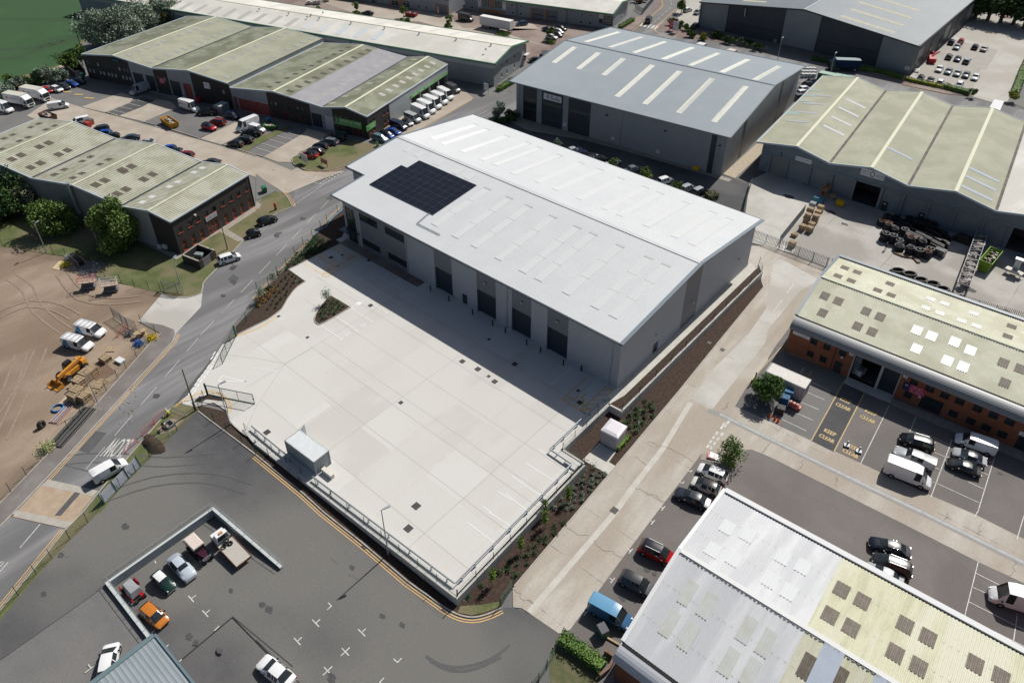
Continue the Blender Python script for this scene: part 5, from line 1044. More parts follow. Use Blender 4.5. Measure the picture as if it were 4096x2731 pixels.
for i,o in enumerate(wn):Fs.window(B,o,framed,blind if 10<=i<20 or i%5==2 else glassg,1,1,.08,.06)
for o in rdw:Fs.window(B,o,framer,glassm,1,2,.08,.09,name='door')
for i,o in enumerate(o2):Fs2.window(B,o,framed if o[2]>3 else framer,glassg if i%3 else glassm,1,1,.08,.06)
for o in o2r:Fs2.window(B,o,framer,glassm,1,2,.08,.09,name='door')
Fs2.door(B,dk[0],framed,.1,'door')
r_=Fs.rect(0,1022,533,1083,572);Fs.sign(B,(r_[0],r_[0]+3.0,r_[2]-.2,r_[2]+.95),M('teal_sign',(.01,.03,.035)),[('UNIVERSAL',.5,.5,.35,.8,M('cyan_ink',(.02,.35,.42)))])
r_=Fs.rect(0,1468,728,1508,770);Fs.sign(B,(r_[0]-.2,r_[0]+1.7,r_[2],r_[2]+1.6),signp,[('KITCHENS',.5,.7,.14,.8,inkw),('BATHROOMS',.5,.45,.12,.8,inkw),('TILES',.5,.22,.12,.5,inkw)])
r_=Fs.rect(0,1870,770,1932,820);Fs.sign(B,(r_[0],r_[0]+2.1,r_[2],r_[2]+1.7),signw,[('MAURER UK',.5,.62,.16,.72,inkn),('n',.82,.25,.22,.14,inkr)])
r_=Fs2.rect(10,720,1115,975,1180);r_=(A2(722,1120),A2(974,1180),2.55,3.55)
sg=Fs2.sign(B,(r_[0],r_[1],2.2,4.0),signg,[('VEHICLE HIRE',.6,.66,.36,.74,inkw),('01634 201420   www.3shire.co.uk',.58,.22,.15,.78,inkw)]);Fs2.slabm(MB(),(r_[0]+.15,r_[0]+1.25,2.75,3.85),.1,.12).build('sign_panel',framed,sg);mb=MB();text(mb,'3',Fs2.pt(r_[0]+.7,3.3,.13),Fs2.u,(0,0,1),.85);mb.build('lettering',inkw,sg)
e9=Fac((g9[-1][0],g9[-1][1]),(h9[-1][0],h9[-1][1]));E9=lambda x,y:e9.at(10,x,y)
kb_=E9(1225,1000)[0];mb=MB();wo=[wpx(e9,10,x,y,.85,1.1,3.9)for x,y in((1045,1105),(1078,1088),(1173,1030),(1205,1010))]+[wpx(e9,10,x,y,.85,1.0,1.6)for x,y in((1058,1222),(1088,1200),(1187,1135),(1218,1115))]
e9.wall(mb,0,kb_,-.2,5.8,wo,.12);mb.build('wall',dbrick,B)
for o in wo:e9.window(B,o,framed,glassg,1,1,.08,.06,sill=framer)
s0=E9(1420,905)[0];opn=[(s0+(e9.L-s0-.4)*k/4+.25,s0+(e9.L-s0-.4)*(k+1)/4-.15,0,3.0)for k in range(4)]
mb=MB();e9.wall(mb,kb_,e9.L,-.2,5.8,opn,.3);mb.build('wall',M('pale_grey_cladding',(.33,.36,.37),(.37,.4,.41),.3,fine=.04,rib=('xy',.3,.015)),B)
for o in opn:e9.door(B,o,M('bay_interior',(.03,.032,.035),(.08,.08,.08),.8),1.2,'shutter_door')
mb=MB();e9.slabm(mb,(s0-2,e9.L,0.0,0.05),-4,-.31);mb.build('threshold',path_c,B)
e9.sign(B,(s0,e9.L-.1,3.15,3.95),signg,[('\u00b7 CARS \u00b7 VANS \u00b7 MINIBUSES',.32,.5,.62,.58,inkw),('www.3shire.co.uk',.81,.5,.62,.34,inkw)])
r_=(E9(1012,1180)[0],E9(1097,1130)[0],2.2,3.6);sg=e9.sign(B,r_,signg,[('VEHICLE',.64,.72,.28,.6,inkw),('HIRE',.64,.3,.28,.4,inkw)]);mb=MB();text(mb,'3',e9.pt(r_[0]+.5,2.9,.13),e9.u,(0,0,1),.8);mb.build('lettering',inkn,sg)
sw=Fac(b9[0],f9[0]);mb=MB();sw.wall(mb,0,sw.L,-.2,6.9);mb.build('wall',cladv,B)
sr=Fac(f9[-1],b9[-1]);mb=MB();sr.wall(mb,0,sr.L,0,6.85);mb.build('wall',MATS['pale_grey_cladding'],B)
for A_,B_ in((h9[-1],h9[0]),(b9[-1],b9[0])):w_=Fac(A_,B_);mb=MB();w_.wall(mb,0,w_.L,-.2,5.9);mb.build('wall',cladv,B)
lt=lambda S,n,u0,u1,vs,m_,w=1.2,h=1.7:[skylight(B,S,u0+(u1-u0)*(k+j*.0)/(n-1)-w/80,u0+(u1-u0)*k/(n-1)+w/80,v-h/28,v+h/28,m_,.5,.03,.06)for j,v in enumerate(vs)for k in range(n)]
def row(S,a,b,n,m_,w=1.2,h=1.8):
 ua,va=uvon(S,*a);ub,vb=uvon(S,*b);L=(S[1]-S[0]).length;H=(S[3]-S[0]).length
 for k in range(n):
  u=ua+(ub-ua)*k/(n-1);v=va+(vb-va)*k/(n-1);skylight(B,S,u-w/2/L,u+w/2/L,v-h/2/H,v+h/2/H,m_,.5,.03,.06)
row(S9[1],(0,1185,508),(0,2000,190),12,grey_l);row(S9[1],(0,1385,575),(0,2170,258),12,grey_l);row(S9[3],(0,1880,640),(10,290,305),11,grey_l);row(S9[3],(0,2090,712),(10,505,360),11,grey_l)
row(S9[0],(0,880,480),(0,1800,170),9,M('faint_rooflight',(.30,.32,.25),fine=.05));row(S9[2],(0,1540,605),(0,2351,270),9,MATS['faint_rooflight'])
row(S9b[0],(10,125,800),(10,850,436),11,dark_l,1.1,1.6);row(S9b[1],(10,315,838),(10,1030,465),11,dark_l,1.2,1.9);row(S9b[1],(10,545,920),(10,1245,530),10,grey_l if 0 else M('cream_panel',(.46,.45,.40),fine=.05));row(S9b[2],(10,700,950),(10,1450,552),8,M('moss_rooflight',(.36,.37,.28),fine=.1),1.2,2);row(S9b[3],(10,1160,870),(10,1625,583),9,MATS['cream_panel'],1.3,1.8)
mb=MB();v_=Vector((0,0,.0));mb.bar(Vector(f9[-1])+v_,Vector(b9[-1]),.3,.35);mb.build('gutter',trim_d,B)
# ===== long pale roof with green edge
B=thing('long_warehouse','long low grey-clad warehouse with off-white roof edged in green behind the brick terrace','warehouse',(-190,145,0))
n0,n1=Vector((-300,106.4,7)),Vector((-137.1,151.3,7));dv_=Vector((-5.7,21.4,0));r0,r1=n0+dv_/2,n1+dv_/2;r0.z=r1.z=8.7;k0,k1_=n0+dv_,n1+dv_
Sn,Sf=(n0,n1,r1,r0),(k0,k1_,r1,r0)
for S in(Sn,Sf):mb=MB();slope(mb,*S,.5,.035);mb.build('roof',offw_r,B)
mb=MB();mb.bar(r0+Vector((0,0,.04)),r1+Vector((0,0,.04)),.6,.06);mb.build('ridge_cap',M('pale_ridge',(.6,.6,.5)),B)
def green_edge(B,n0,n1,r1,k1_,k0,r0):
 mb=MB()
 for a,b in((n0,n1),(n1,r1),(r1,k1_),(k0,k1_)):mb.bar(a+Vector((0,0,-.12)),b+Vector((0,0,-.12)),.42,.5)
 mb.build('fascia',trimg,B)
green_edge(B,n0,n1,r1,k1_,k0,r0)
u=(n1-n0).normalized();dn=dv_.normalized();i1=n1+dn*.9-u*.9;i0=n0+dn*.9;j1=k1_-dn*.6-u*.9;j0=k0-dn*.6
fA=Fac(i0,i1);fB=Fac(i1,j1);fC=Fac(j1,j0)
band=M('white_band',(.44,.46,.48),fine=.03)
wB=[wpx(fB,cr,x,y,.8,1.3,z)for cr,x,y,z in((10,2258,650,4.6),(10,2305,615,4.6),(20,22,565,4.6),(10,2258,755,1.6),(10,2305,718,1.6),(20,22,668,1.6))]
mb=MB();fA.wall(mb,0,fA.L,-.2,5.2);fB.wall(mb,0,fB.L,-.2,5.2,wB,.12);fC.wall(mb,0,fC.L,-.2,6.5);split(mb,'wall',clad2,B)
mb=MB();fA.wall(mb,0,fA.L,5.2,6.8);fB.wall(mb,0,fB.L,5.2,[(0,6.8),(fB.L/2,8.4),(fB.L,6.8)]);split(mb,'wall',band,B)
for o in wB:fB.window(B,o,framew,glassm,1,1,.1,.08,sill=framew)
a,z=fB.at(20,120,510);o=(a-.8,a+.8,1.0,6.0);mb=MB();fB.slabm(mb,o,.0,.04);mb.build('glazing',glassg,B);mb=MB();fB.slabm(mb,(a-1.2,a+1.2,2.9,3.05),0,1.1);mb.build('canopy',framew,B)
grl=M('grey_strip_light',(.44,.435,.40),fine=.05)
for i in range(3):
 for(x,y,x2,y2,m_)in(((20+150*i,220+22*i),0,0,0,0),):pass
for a,b,m_ in(((0,1640,85),(0,1785,30),grl),((0,1780,108),(0,1915,48),grl),((0,1910,130),(0,2045,68),grl),((0,2045,150),(0,2180,87),grl),((0,2185,172),(0,2315,108),grl),((10,-20,190),(10,105,130),grl),((10,115,218),(10,250,152),grl),((10,262,240),(10,400,172),grl),((10,420,265),(10,545,192),wl),((10,575,290),(10,700,215),wl),((10,735,318),(10,860,238),M('blue_strip_light',(.52,.58,.62),fine=.03)),((10,895,342),(10,1020,262),MATS['blue_strip_light']),((10,1065,365),(10,1180,290),MATS['blue_strip_light'])):
 u0,v0=uvon(Sn,*a);u1,v1=uvon(Sn,*b);L=(n1-n0).length;u_=(u0+u1)/2;skylight(B,Sn,u_-.9/L,u_+.9/L,max(.06,v0),min(.9,v1),m_,.5,.02,.045)
for x,y in((1085,230),(1250,250),(1425,265),(1610,290),(1790,320),(140,60)):
 u0,v0=uvon(Sf,10,x,y);L=(n1-n0).length;skylight(B,Sf,u0-.9/L,u0+.9/L,.25,.75,M('soft_strip_light',(.52,.52,.49)),.5,.03,.03)
for x,y in((470,165),(505,148),(615,125),(872,218),(1180,265),(1498,315),(1838,368),(2158,418),(2110,463),(300,132),(30,92),(580,175)):u0,v0=uvon(Sn if v0 else Sn,10,x,y);p=onslope(*Sn,u0,min(.99,v0));p=P(10,x,y,8.6);mb=MB();mb.tube(p,p+Vector((0,0,.5)),.22,.3,n=8);mb.build('roof_vent',galv,B)
for s_ in(fA.at(10,1552,515)[0],fA.at(10,870,395)[0]):mb=MB();mb.tube(fA.pt(s_,6.9,.3),fA.pt(s_,0,.1),.1);mb.build('downpipe',trimg,B)
# ===== numbered units, back row
B=thing('numbered_units','grey-clad business units numbered 8, 9 and 10 with off-white roof and green edge','business units',(-160,215,0))
ze=5.3;e2=P(20,930,135,ze);e1=P(20,40,20,ze);u=(e2-e1).normalized();e0=P(10,1860,-20,ze);e0=e1+u*((e0-e1).dot(u));dn=Vector((-u.y,u.x,0));D=20
rr,r0=e2+dn*D/2,e0+dn*D/2;rr.z=r0.z=ze+1.7;k1_,k0=e2+dn*D,e0+dn*D
for S in((e0,e2,rr,r0),(k0,k1_,rr,r0)):mb=MB();slope(mb,*S,.5,.035);mb.build('roof',offw_r,B)
green_edge(B,e0,e2,rr,k1_,k0,r0)
i0,i1=e0+dn*.9,e2+dn*.9-u*.7;fA=Fac(i0,i1);fB=Fac(i1,i1+dn*(D-1.8));fC=Fac(e0+dn*(D-1),e0+dn*.9)
ax=lambda cr,x,y:fA.at(cr,x,y)[0]
wu=[wpx(fA,cr,x,y,1.0,1.0,z)for cr,x,y,z in((20,638,162,3.6),(20,720,173,3.6),(20,632,252,.95),(20,714,264,.95),(20,82,84,3.6),(20,0,73,3.6),(20,80,172,.95),(20,5,158,.95),(10,2275-290,40-12,3.6),(10,1912,12,3.6),(10,1912,100,.95),(10,1985,108,.95))]
gg=[(ax(20,190,100),ax(20,290,110),0,3.7),(ax(20,318,115),ax(20,420,130),0,3.7)]
gz=[(ax(20,835,200),ax(20,928,210),.9,4.4),(ax(10,2075,60),ax(10,2147,70),1.9,4.4),(ax(10,2190,75),ax(10,2260,85),1.9,4.4)]
mb=MB();fA.wall(mb,0,fA.L,-.2,4.7,wu+gg+gz,.12);wq=[wpx(fB,20,x,y,.8,1.0,z)for x,y,z in((1005,135,3.6),(1033,118,3.6),(998,235,1.0),(1028,205,1.0))];fB.wall(mb,0,fB.L,-.2,[(0,4.8),(fB.L/2,6.6),(fB.L,4.8)],wq,.12);fC.wall(mb,0,fC.L,-.2,4.8);split(mb,'wall',clad2,B)
for o in wu:fA.window(B,o,framew,glassg,1,1,.1,.09)
for o in wq:fB.window(B,o,framew,glassg,1,1,.1,.09)
for o in gg:fA.door(B,o,M('grey_sectional_door',(.17,.18,.195),fine=.03,rib=('Z',.5,.01)),.25,'shutter_door')
for o in gg:
 mb=MB();fA.slabm(mb,(o[0]+.35,o[1]-.35,1.35,1.6),-.24,-.2);mb.build('door_windows',glassm,B)
for o in gz:fA.window(B,o,framew,glassg,3,4,.08,.07,name='glazing')
mb=MB()
for o in gg:fA.slabm(mb,(o[0]-1.0,o[0]-.02,0,3.7),0,.06)
fA.slabm(mb,(gz[1][1]+.1,gz[2][0]-.1,0,4.5),0,.06);fA.slabm(mb,(gz[1][0]-1.2,gz[2][1]+1.2,.0,1.0),0,.05);split(mb,'brick_pier',tanbrick,B)
for a_,t_,z in((ax(20,817,188),'10',3.9),(ax(10,2053,35),'8',3.9),(ax(10,2280,68),'9',3.9)):fA.sign(B,(a_-.65,a_+.65,z-.75,z+.65),signw,[(t_,.5,.5,.6,.35 if len(t_)==1 else .6,inkn)],out=.12);fA.slabm(MB(),(a_-.65,a_+.65,z-2.4,z-.8),.02,.08).build('sign_panel',signw if t_!='10' else framed,B)
mb=MB();fA.slabm(mb,(gz[1][0]-.8,gz[2][1]+.6,1.55,1.7),0,1.0);mb.build('canopy',band,B)
for x in(505,45):s_=ax(20,x,130);mb=MB();mb.tube(fA.pt(s_,5,.15),fA.pt(s_,0,.15),.1);mb.build('downpipe',trimg,B)
B=thing('numbered_units','left-hand grey unit of the back row with glazed doors between tan brick piers','business units',(-200,200,0))
e2=P(10,1640,-40,ze);e0=P(10,500,-190,ze);u=(e2-e0).normalized();dn=Vector((-u.y,u.x,0));a0,a1=e0,e2
rr,r0=a1+dn*D/2,a0+dn*D/2;rr.z=r0.z=ze+1.7;k1_,k0=a1+dn*D,a0+dn*D
for S in((a0,a1,rr,r0),(k0,k1_,rr,r0)):mb=MB();slope(mb,*S,.5,.035);mb.build('roof',offw_r,B)
green_edge(B,a0,a1,rr,k1_,k0,r0)
b0=P(10,1060,18);b1=P(10,1640,118);fA=Fac(b0-(b1-b0)*.6,b1+(b1-b0)*.22);ax=lambda x,y:fA.at(10,x,y)[0]
wu=[wpx(fA,10,x,y,1.0,1.1,1.2)for x,y in((1155,-5),(1491,43),(1560,52),(1095,-10))];gz=[(ax(1243,20),ax(1308,30),.1,2.6),(ax(1343,30),ax(1410,40),.1,2.6)];gg=[(ax(1668,80),ax(1755,90),0,3.4)]
mb=MB();fA.wall(mb,0,fA.L,-.2,5,wu+gz+gg,.12);fE=Fac(fA.pt(fA.L,0),fA.pt(fA.L,0)+dn*(D-2));fE.wall(mb,0,fE.L,-.2,5);split(mb,'wall',clad2,B)
for o in wu:fA.window(B,o,framew,glassg,1,1,.1,.09)
for o in gz:fA.window(B,o,framew,glassm,2,3,.08,.07,name='glazing')
for o in gg:fA.door(B,o,MATS['grey_sectional_door'],.25,'shutter_door')
mb=MB();fA.slabm(mb,(gz[0][1]+.05,gz[1][0]-.05,0,3),0,.06);fA.slabm(mb,(gz[0][0]-1,gz[0][0]-.05,0,3),0,.06);fA.slabm(mb,(gg[0][0]-.9,gg[0][0]-.05,0,3.5),0,.06);fA.slabm(mb,(gg[0][1]+.05,gg[0][1]+.8,0,3.5),0,.06);split(mb,'brick_pier',tanbrick,B)
# ------------------------------------------------------------------ vehicles
def car_st(L,Wd,H,kind):
 h,w=L/2,Wd/2;zb=.24 if kind in('suv','pick')else .2;be=.62*H
 if kind=='hatch':rg0,rg1,wf0,wf1,hd=-h+.14,-h+.62,.28,.98,.55
 elif kind=='suv':rg0,rg1,wf0,wf1,hd=-h+.12,-h+.5,.3,.92,.6
 elif kind=='estate':rg0,rg1,wf0,wf1,hd=-h+.14,-h+.66,.32,.98,.56
 elif kind=='saloon':rg0,rg1,wf0,wf1,hd=-h+.62,-h+1.3,.2,.95,.54
 rf0,rf1,cow=rg1,h*wf0-.1,h*wf0+.75
 st=[(-h,w*.80,.42,.62,w*.72,.66*be/.9,'b','b'),(-h+.06,w*.90,zb,be*.86,w*.82,be*.93,'b','b')]
 if kind=='saloon':st+=[(rg0-.02,w*.97,zb,be*.94,w*.86,be*1.03,'g','b')]
 else:st+=[(rg0,w*.95,zb,be*.95,w*.84,be*1.06,'g','b')]
 st+=[(rf0,w,zb,be,w*.66,H*.965,'r','g'),(rf0+.45,w,zb,be,w*.68,H,'r','g'),((rf0+rf1)/2+.1,w,zb,be,w*.69,H,'r','g'),(rf1,w,zb,be*.99,w*.66,H*.965,'g','b'),(cow,w,zb,be*.95,w*.82,be*1.06,'b','b'),(h-.75,w*.98,zb,be*.88,w*.78,be*.97,'b','b'),(h-.25,w*.93,zb,be*.78,w*.74,be*.84,'b','b'),(h-.05,w*.82,.26,be*.62,w*.66,be*.66,'b','b'),(h,w*.74,.34,be*.5,w*.6,be*.52,'b','b')]
 return st
def van_st(L,Wd,H,hood,win=False,lowroof=False):
 h,w=L/2,Wd/2;be=1.02 if H<2.3 else 1.12;s='g' if win else 'b'
 return[(-h,w*.90,.45,be,w*.80,H*.93,'r','b'),(-h+.12,w*.96,.3,be,w*.84,H*.985,'r',s),(-h+.9,w,.3,be,w*.86,H,'r',s),(h-hood-1.5,w,.3,be,w*.86,H,'r','b'),(h-hood-1.4,w,.3,be,w*.86,H,'r','g'),(h-hood-.62,w,.3,be,w*.80,H*.95,'g','b'),(h-hood+.12,w,.3,be*.98,w*.86,be*1.09,'b','b'),(h-.35,w*.95,.28,be*.82,w*.8,be*.88,'b','b'),(h-.06,w*.86,.3,be*.6,w*.72,be*.64,'b','b'),(h,w*.8,.36,be*.5,w*.66,be*.52,'b','b')]
def pick_st(L,Wd,H,cover=True):
 h,w=L/2,Wd/2;be=1.08;zr=H*.97 if cover else be*1.02
 st=[(-h,w*.88,.5,be*.95,w*.80,zr*.96,'r' if cover else 'b','b'),(-h+1.45,w,.38,be,w*(.74 if cover else .9),zr,'r' if cover else 'b','b')]
 return st+[(-h+1.55,w,.36,be,w*.70,H*.98,'r','g'),(-h+2.2,w,.34,be,w*.71,H,'r','g'),(-h+3.1,w,.34,be,w*.69,H*.97,'g','b'),(-h+3.75,w,.34,be*.97,w*.84,be*1.05,'b','b'),(h-.5,w*.98,.34,be*.92,w*.8,be*.98,'b','b'),(h-.05,w*.9,.36,be*.72,w*.7,be*.76,'b','b'),(h,w*.82,.4,be*.6,w*.66,be*.62,'b','b')]
KINDS={}
def loft(st):
 body,glass,roof=MB(),MB(),MB()
 def sec(s):
  x,w,z0,zb,wt,zt_=s[:6];cr=.035 if zt_>1.2 else .03
  return[(x,w*.86,z0),(x,w,z0+.14),(x,w,(z0+zb)*.55),(x,w*.97,zb),(x,wt,zt_),(x,wt*.55,zt_+cr),(x,0,zt_+cr*1.25)]
 S=[sec(s)for s in st]
 for i in range(len(S)-1):
  a,b=S[i],S[i+1];top,side=st[i][6],st[i][7]
  for k in range(6):
   kind='b' if k<3 else side if k==3 else top
   tgt={'b':body,'g':glass,'r':roof}[kind]
   for sg in(1,-1):
    q=[a[k],b[k],b[k+1],a[k+1]];q=[(p[0],p[1]*sg,p[2])for p in q];tgt.face(q)
    if kind=='g' and k==3:pass
 for s in(S[0],S[-1]):
  pts=[(p[0],p[1],p[2])for p in s]+[(p[0],-p[1],p[2])for p in s[::-1][1:]];body.face(pts)
 b0,b1=st[0],st[-1];wmax=max(s[1]for s in st)*.86;body.face([(b0[0],-wmax*.9,.4),(b1[0],-wmax*.9,.4),(b1[0],wmax*.9,.4),(b0[0],wmax*.9,.4)])
 return body,glass,roof
def proto(kind,L,Wd,H,st=None,wr=.33,wb=None,pillars=True,rails=False):
 r=bpy.data.objects.new('parked_car',None);COL.objects.link(r);st=st or car_st(L,Wd,H,kind)
 b,g,rf=loft(st)
 if pillars:
  gs=[i for i,s in enumerate(st)if s[7]=='g']
  for i in(gs[1:]if len(gs)>1 else[]):
   s=st[i];w,zb,wt,zt_=s[1]*.97,s[3],s[4],s[5]
   for sg in(1,-1):b.hexa([(s[0]-.05,(w+.006)*sg,zb),(s[0]+.05,(w+.006)*sg,zb),(s[0]+.05,(w-.05)*sg,zb),(s[0]-.05,(w-.05)*sg,zb)],[(s[0]-.04,(wt+.006)*sg,zt_),(s[0]+.04,(wt+.006)*sg,zt_),(s[0]+.04,(wt-.05)*sg,zt_),(s[0]-.04,(wt-.05)*sg,zt_)])
 b.build('body',paint,r,smooth=38)
 if g.f:g.build('window',glassm,r,smooth=38)
 if rf.f:rf.build('roof',paint,r,smooth=38)
 h,w=L/2,Wd/2;wb=wb or L*.61;ax=[-wb/2-.05,wb/2+.0]
 for x in ax:
  for sg in(1,-1):
   t=MB();t.tube((x,(w-.20)*sg,wr),(x,(w+.012)*sg,wr),wr,n=18);t.torus((x,(w+.004)*sg,wr),wr+.035,.03,(0,1,0),18,4);o=t.build('wheel',tyrem,r,smooth=50);q=MB();q.tube((x,(w+.0)*sg,wr),(x,(w+.022)*sg,wr),wr*.62,wr*.55,n=12);q.build('rim',rimm,o)
 zf=st[-2][5];yb=w*.62
 for sg in(1,-1):
  q=MB();s=st[-3];q.hexa([(h-.38,sg*w*.90,s[5]-.20),(h-.04,sg*w*.62,s[5]-.24),(h-.30,sg*w*.55,s[5]-.20),(h-.45,sg*w*.75,s[5]-.18)],[(h-.38,sg*w*.92,s[5]-.06),(h-.02,sg*w*.64,s[5]-.13),(h-.26,sg*w*.55,s[5]-.03),(h-.45,sg*w*.78,s[5]-.03)]);q.build('headlight',lampm,r)
  z=st[1][3]*.92;q=MB();q.box((-h+.05,sg*w*.76,z),(.12,.22,.2));q.build('taillight',redl,r)
  gx=[s for s in st if s[6]=='g'][-1][0]+.35;q=MB();q.box((gx,sg*(w+.08),st[-4][3]+.1),(.14,.18,.13));q.build('wing_mirror',blackp,r)
 q=MB();q.box((h-.015,0,.42),(.05,w*1.1,.16));q.build('grille',blackp,r)
 q=MB();q.box((-h-.005,0,.55 if H<1.8 else .7),(.03,.5,.12));q.build('number_plate',MATS['yellow_road_paint'],r)
 if rails:
  q=MB()
  for sg in(1,-1):q.bar((-h+.9,sg*w*.64,H+.05),(h*.2,sg*w*.64,H+.05),.05,.05)
  q.build('roof_rail',galv,r)
 for c in r.children_recursive:c.hide_render=False
 return r
def K_(name,*a,**k):
 KINDS[name]=(a,k,None)
K_('hatch','hatch',4.15,1.78,1.47);K_('small','hatch',3.7,1.68,1.47);K_('tiny','hatch',2.8,1.6,1.52,wb=1.85);K_('mini','hatch',3.9,1.74,1.42);K_('suv','suv',4.5,1.86,1.68,wr=.37,rails=True);K_('suvs','suv',4.25,1.82,1.6,wr=.35)
K_('estate','estate',4.75,1.83,1.48,rails=True);K_('saloon','saloon',4.75,1.84,1.42);K_('coupe','saloon',4.25,1.8,1.3,pillars=False);K_('oldhatch','hatch',3.95,1.66,1.42,wr=.29,wb=2.45)
K_('van',None,5.9,2.0,2.55,st=van_st(5.9,2.0,2.55,.85),wr=.36,pillars=False);K_('vanl',None,6.3,2.02,2.7,st=van_st(6.3,2.02,2.7,.85),wr=.36,pillars=False);K_('vanm',None,5.1,1.95,1.95,st=van_st(5.1,1.95,1.95,.95),wr=.34,pillars=False)
K_('vans',None,4.45,1.8,1.82,st=van_st(4.45,1.8,1.82,.9),wr=.32,pillars=False);K_('bus',None,5.2,1.95,1.95,st=van_st(5.2,1.95,1.95,.95,True),wr=.34);K_('pick',None,5.3,1.88,1.8,st=pick_st(5.3,1.88,1.8),wr=.38,wb=3.15,pillars=False);K_('picko',None,5.2,1.86,1.78,st=pick_st(5.2,1.86,1.78,False),wr=.38,wb=3.1,pillars=False)
WHITE,BLACK,NAVY,GREY,SILVER,RED,BLUE,DGREY,DGREEN,DRED,LBLUE=(.74,.75,.76),(.008,.009,.011),(.008,.018,.05),(.07,.075,.085),(.36,.38,.40),(.42,.012,.018),(.008,.06,.32),(.025,.028,.034),(.008,.028,.022),(.16,.008,.018),(.11,.26,.42)
def vehicle(kind,col,cr,xr,yr,xn,yn,label,cat='car',group=None,z=None,mid=None,roof=None,name=None,rz=0):
 a,k,pr=KINDS[kind];first=pr is None
 if first:pr=proto(*a,**k);KINDS[kind]=(a,k,pr);o=pr
 else:o=copytree(pr)
 H=a[3];md=mid if mid is not None else H*.42
 A=P(cr,xr,yr,z,md);Bq=P(cr,xn,yn,z,md);c=(A+Bq)/2;g=(zt(c.x)if z is None else(-1.35+.042*(c.x+68.9)if z=='c' else z))+.03
 o.location=(c.x,c.y,g);o.rotation_euler=(0,0,math.atan2(Bq.y-A.y,Bq.x-A.x)+rz)
 o.name=name or{'van':'parked_van','car':'parked_car','pickup':'parked_pickup'}.get(cat,'parked_car')
 for key in list(o.keys()):del o[key]
 rep(o,label=label,category=cat,group=group)
 for ch in o.children:
  n=ch.name.split('.')[0]
  if n in('body','roof'):ch.color=(*(roof if roof and n=='roof' else col),1)
 return o
V=vehicle
gE,gT,gR,gH,gS='cars parked along the estate road','cars by the green island','cars in the far car park','hire vehicles beside the brick terrace','cars in the shaded strip behind the warehouse'
V('vanl',WHITE,0,-90,950,150,1020,'white high-roof van beside the white box lorries at the left edge','van','white fleet vans')
V('vanl',WHITE,0,-230,1000,5,1078,'white van mostly cut off by the left edge, only its nose showing','van','white fleet vans')
V('vanm',WHITE,0,435,985,638,955,'white panel van standing alone on the beige concrete in front of the lorries','van')
V('van',SILVER,0,1370,790,1195,850,'silver van parked nose-out at the shaded shutter doors','van')
V('small',RED,0,385,812,482,848,'red car between the white box lorry and the white hatchback','car',gE)
V('hatch',WHITE,0,455,800,588,838,'white hatchback with dark sunroof near the field hedge','car',gE)
V('hatch',DGREY,0,540,782,640,808,'charcoal hatchback between white and blue cars near the hedge','car',gE)
V('saloon',BLUE,0,595,752,728,785,'bright blue saloon nearest the charcoal hatchback','car',gE)
V('hatch',NAVY,0,680,733,780,757,'deep blue hatchback closest to the green bin','car',gE)
V('pick',WHITE,0,800,1095,635,1140,'white pickup with covered bed beside the red wheelie bins','pickup')
V('suv',DGREY,0,982,1180,858,1200,'dark estate-shaped car next to the red wheelie bins behind the mossy roof','car',gE)
V('hatch',BLUE,0,1000,1222,900,1232,'bright blue car half hidden between two dark cars behind the mossy roof','car',gE)
V('hatch',DGREEN,0,1075,1248,965,1262,'dark green rounded hatchback behind the mossy roof','car',gE)
V('saloon',(.03,.05,.09),0,1275,1258,1110,1280,'dark steel-blue saloon alone between the green hatchback and the silver car','car',gE)
V('coupe',SILVER,0,1415,1305,1290,1308,'silver coupe behind the mossy roof','car',gE)
V('small',BLUE,0,1600,1362,1498,1372,'light blue small car just behind the silver coupe','car',gE)
V('small',WHITE,0,1662,1395,1575,1392,'small white car with dark roof wedged between blue and red cars','car',gE,roof=BLACK)
V('suvs',DRED,0,1752,1428,1652,1422,'dark red car last but one along the mossy roof','car',gE)
V('saloon',DGREY,0,2000,1490,1868,1495,'charcoal car furthest along the mossy roof','car',gE)
V('vanl',WHITE,0,1650,945,1825,1000,'white high-roof van with lettered side parked by the yellow skip','van')
V('picko',BLACK,0,1965,1028,1828,1030,'black off-road pickup with roof rack beside the grey container','pickup')
V('suvs',RED,0,1855,1148,1985,1185,'red hatchback with black roof on the dark bay','car',gT,roof=BLACK)
V('suv',DRED,0,2070,1132,1925,1112,'dark red car behind the red hatchback with black roof','car',gT)
V('suvs',NAVY,0,2065,1045,2195,1078,'dark blue car against the brick wall by the red-framed door','car',gT)
V('vanl',WHITE,0,2375,1100,2165,1185,'white van with tall body beside the white pickup in front of the terrace','van')
V('vans',WHITE,10,-60,1165,82,1202,'small white van next to the green skip','van')
V('picko',BLACK,0,2390,1222,2225,1212,'black double-cab pickup in front of the small white van','pickup')
V('estate',BLACK,0,2320,1290,2168,1275,'black estate between the black pickup and the black hatchback','car',gT)
V('hatch',BLACK,0,2235,1330,2090,1305,'black hatchback at the corner of the grass strip','car',gT)
V('suvs',RED,10,575,1430,408,1408,'red car with black roof beside the small white board on the grass','car',gT,roof=BLACK)
V('saloon',DGREY,10,638,1395,462,1370,'charcoal saloon next to the red car with black roof','car',gT)
V('hatch',BLACK,10,678,1352,508,1330,'black hatchback between the charcoal saloon and the grey estate','car',gT)
V('estate',(.13,.15,.18),10,758,1312,585,1290,'blue-grey estate with roof rails beside the dark van','car',gT)
V('vanm',(.012,.03,.04),10,845,1270,640,1232,'dark teal panel van in the shade of the vehicle hire office','van')
V('suv',(.10,.17,.24),10,1062,1248,1222,1295,'steel-blue car at the end of the row nearest the grass','car',gH)
V('suvs',BLUE,10,1130,1215,1275,1265,'vivid blue hatchback with black roof, second in the hire row','car',gH,roof=BLACK)
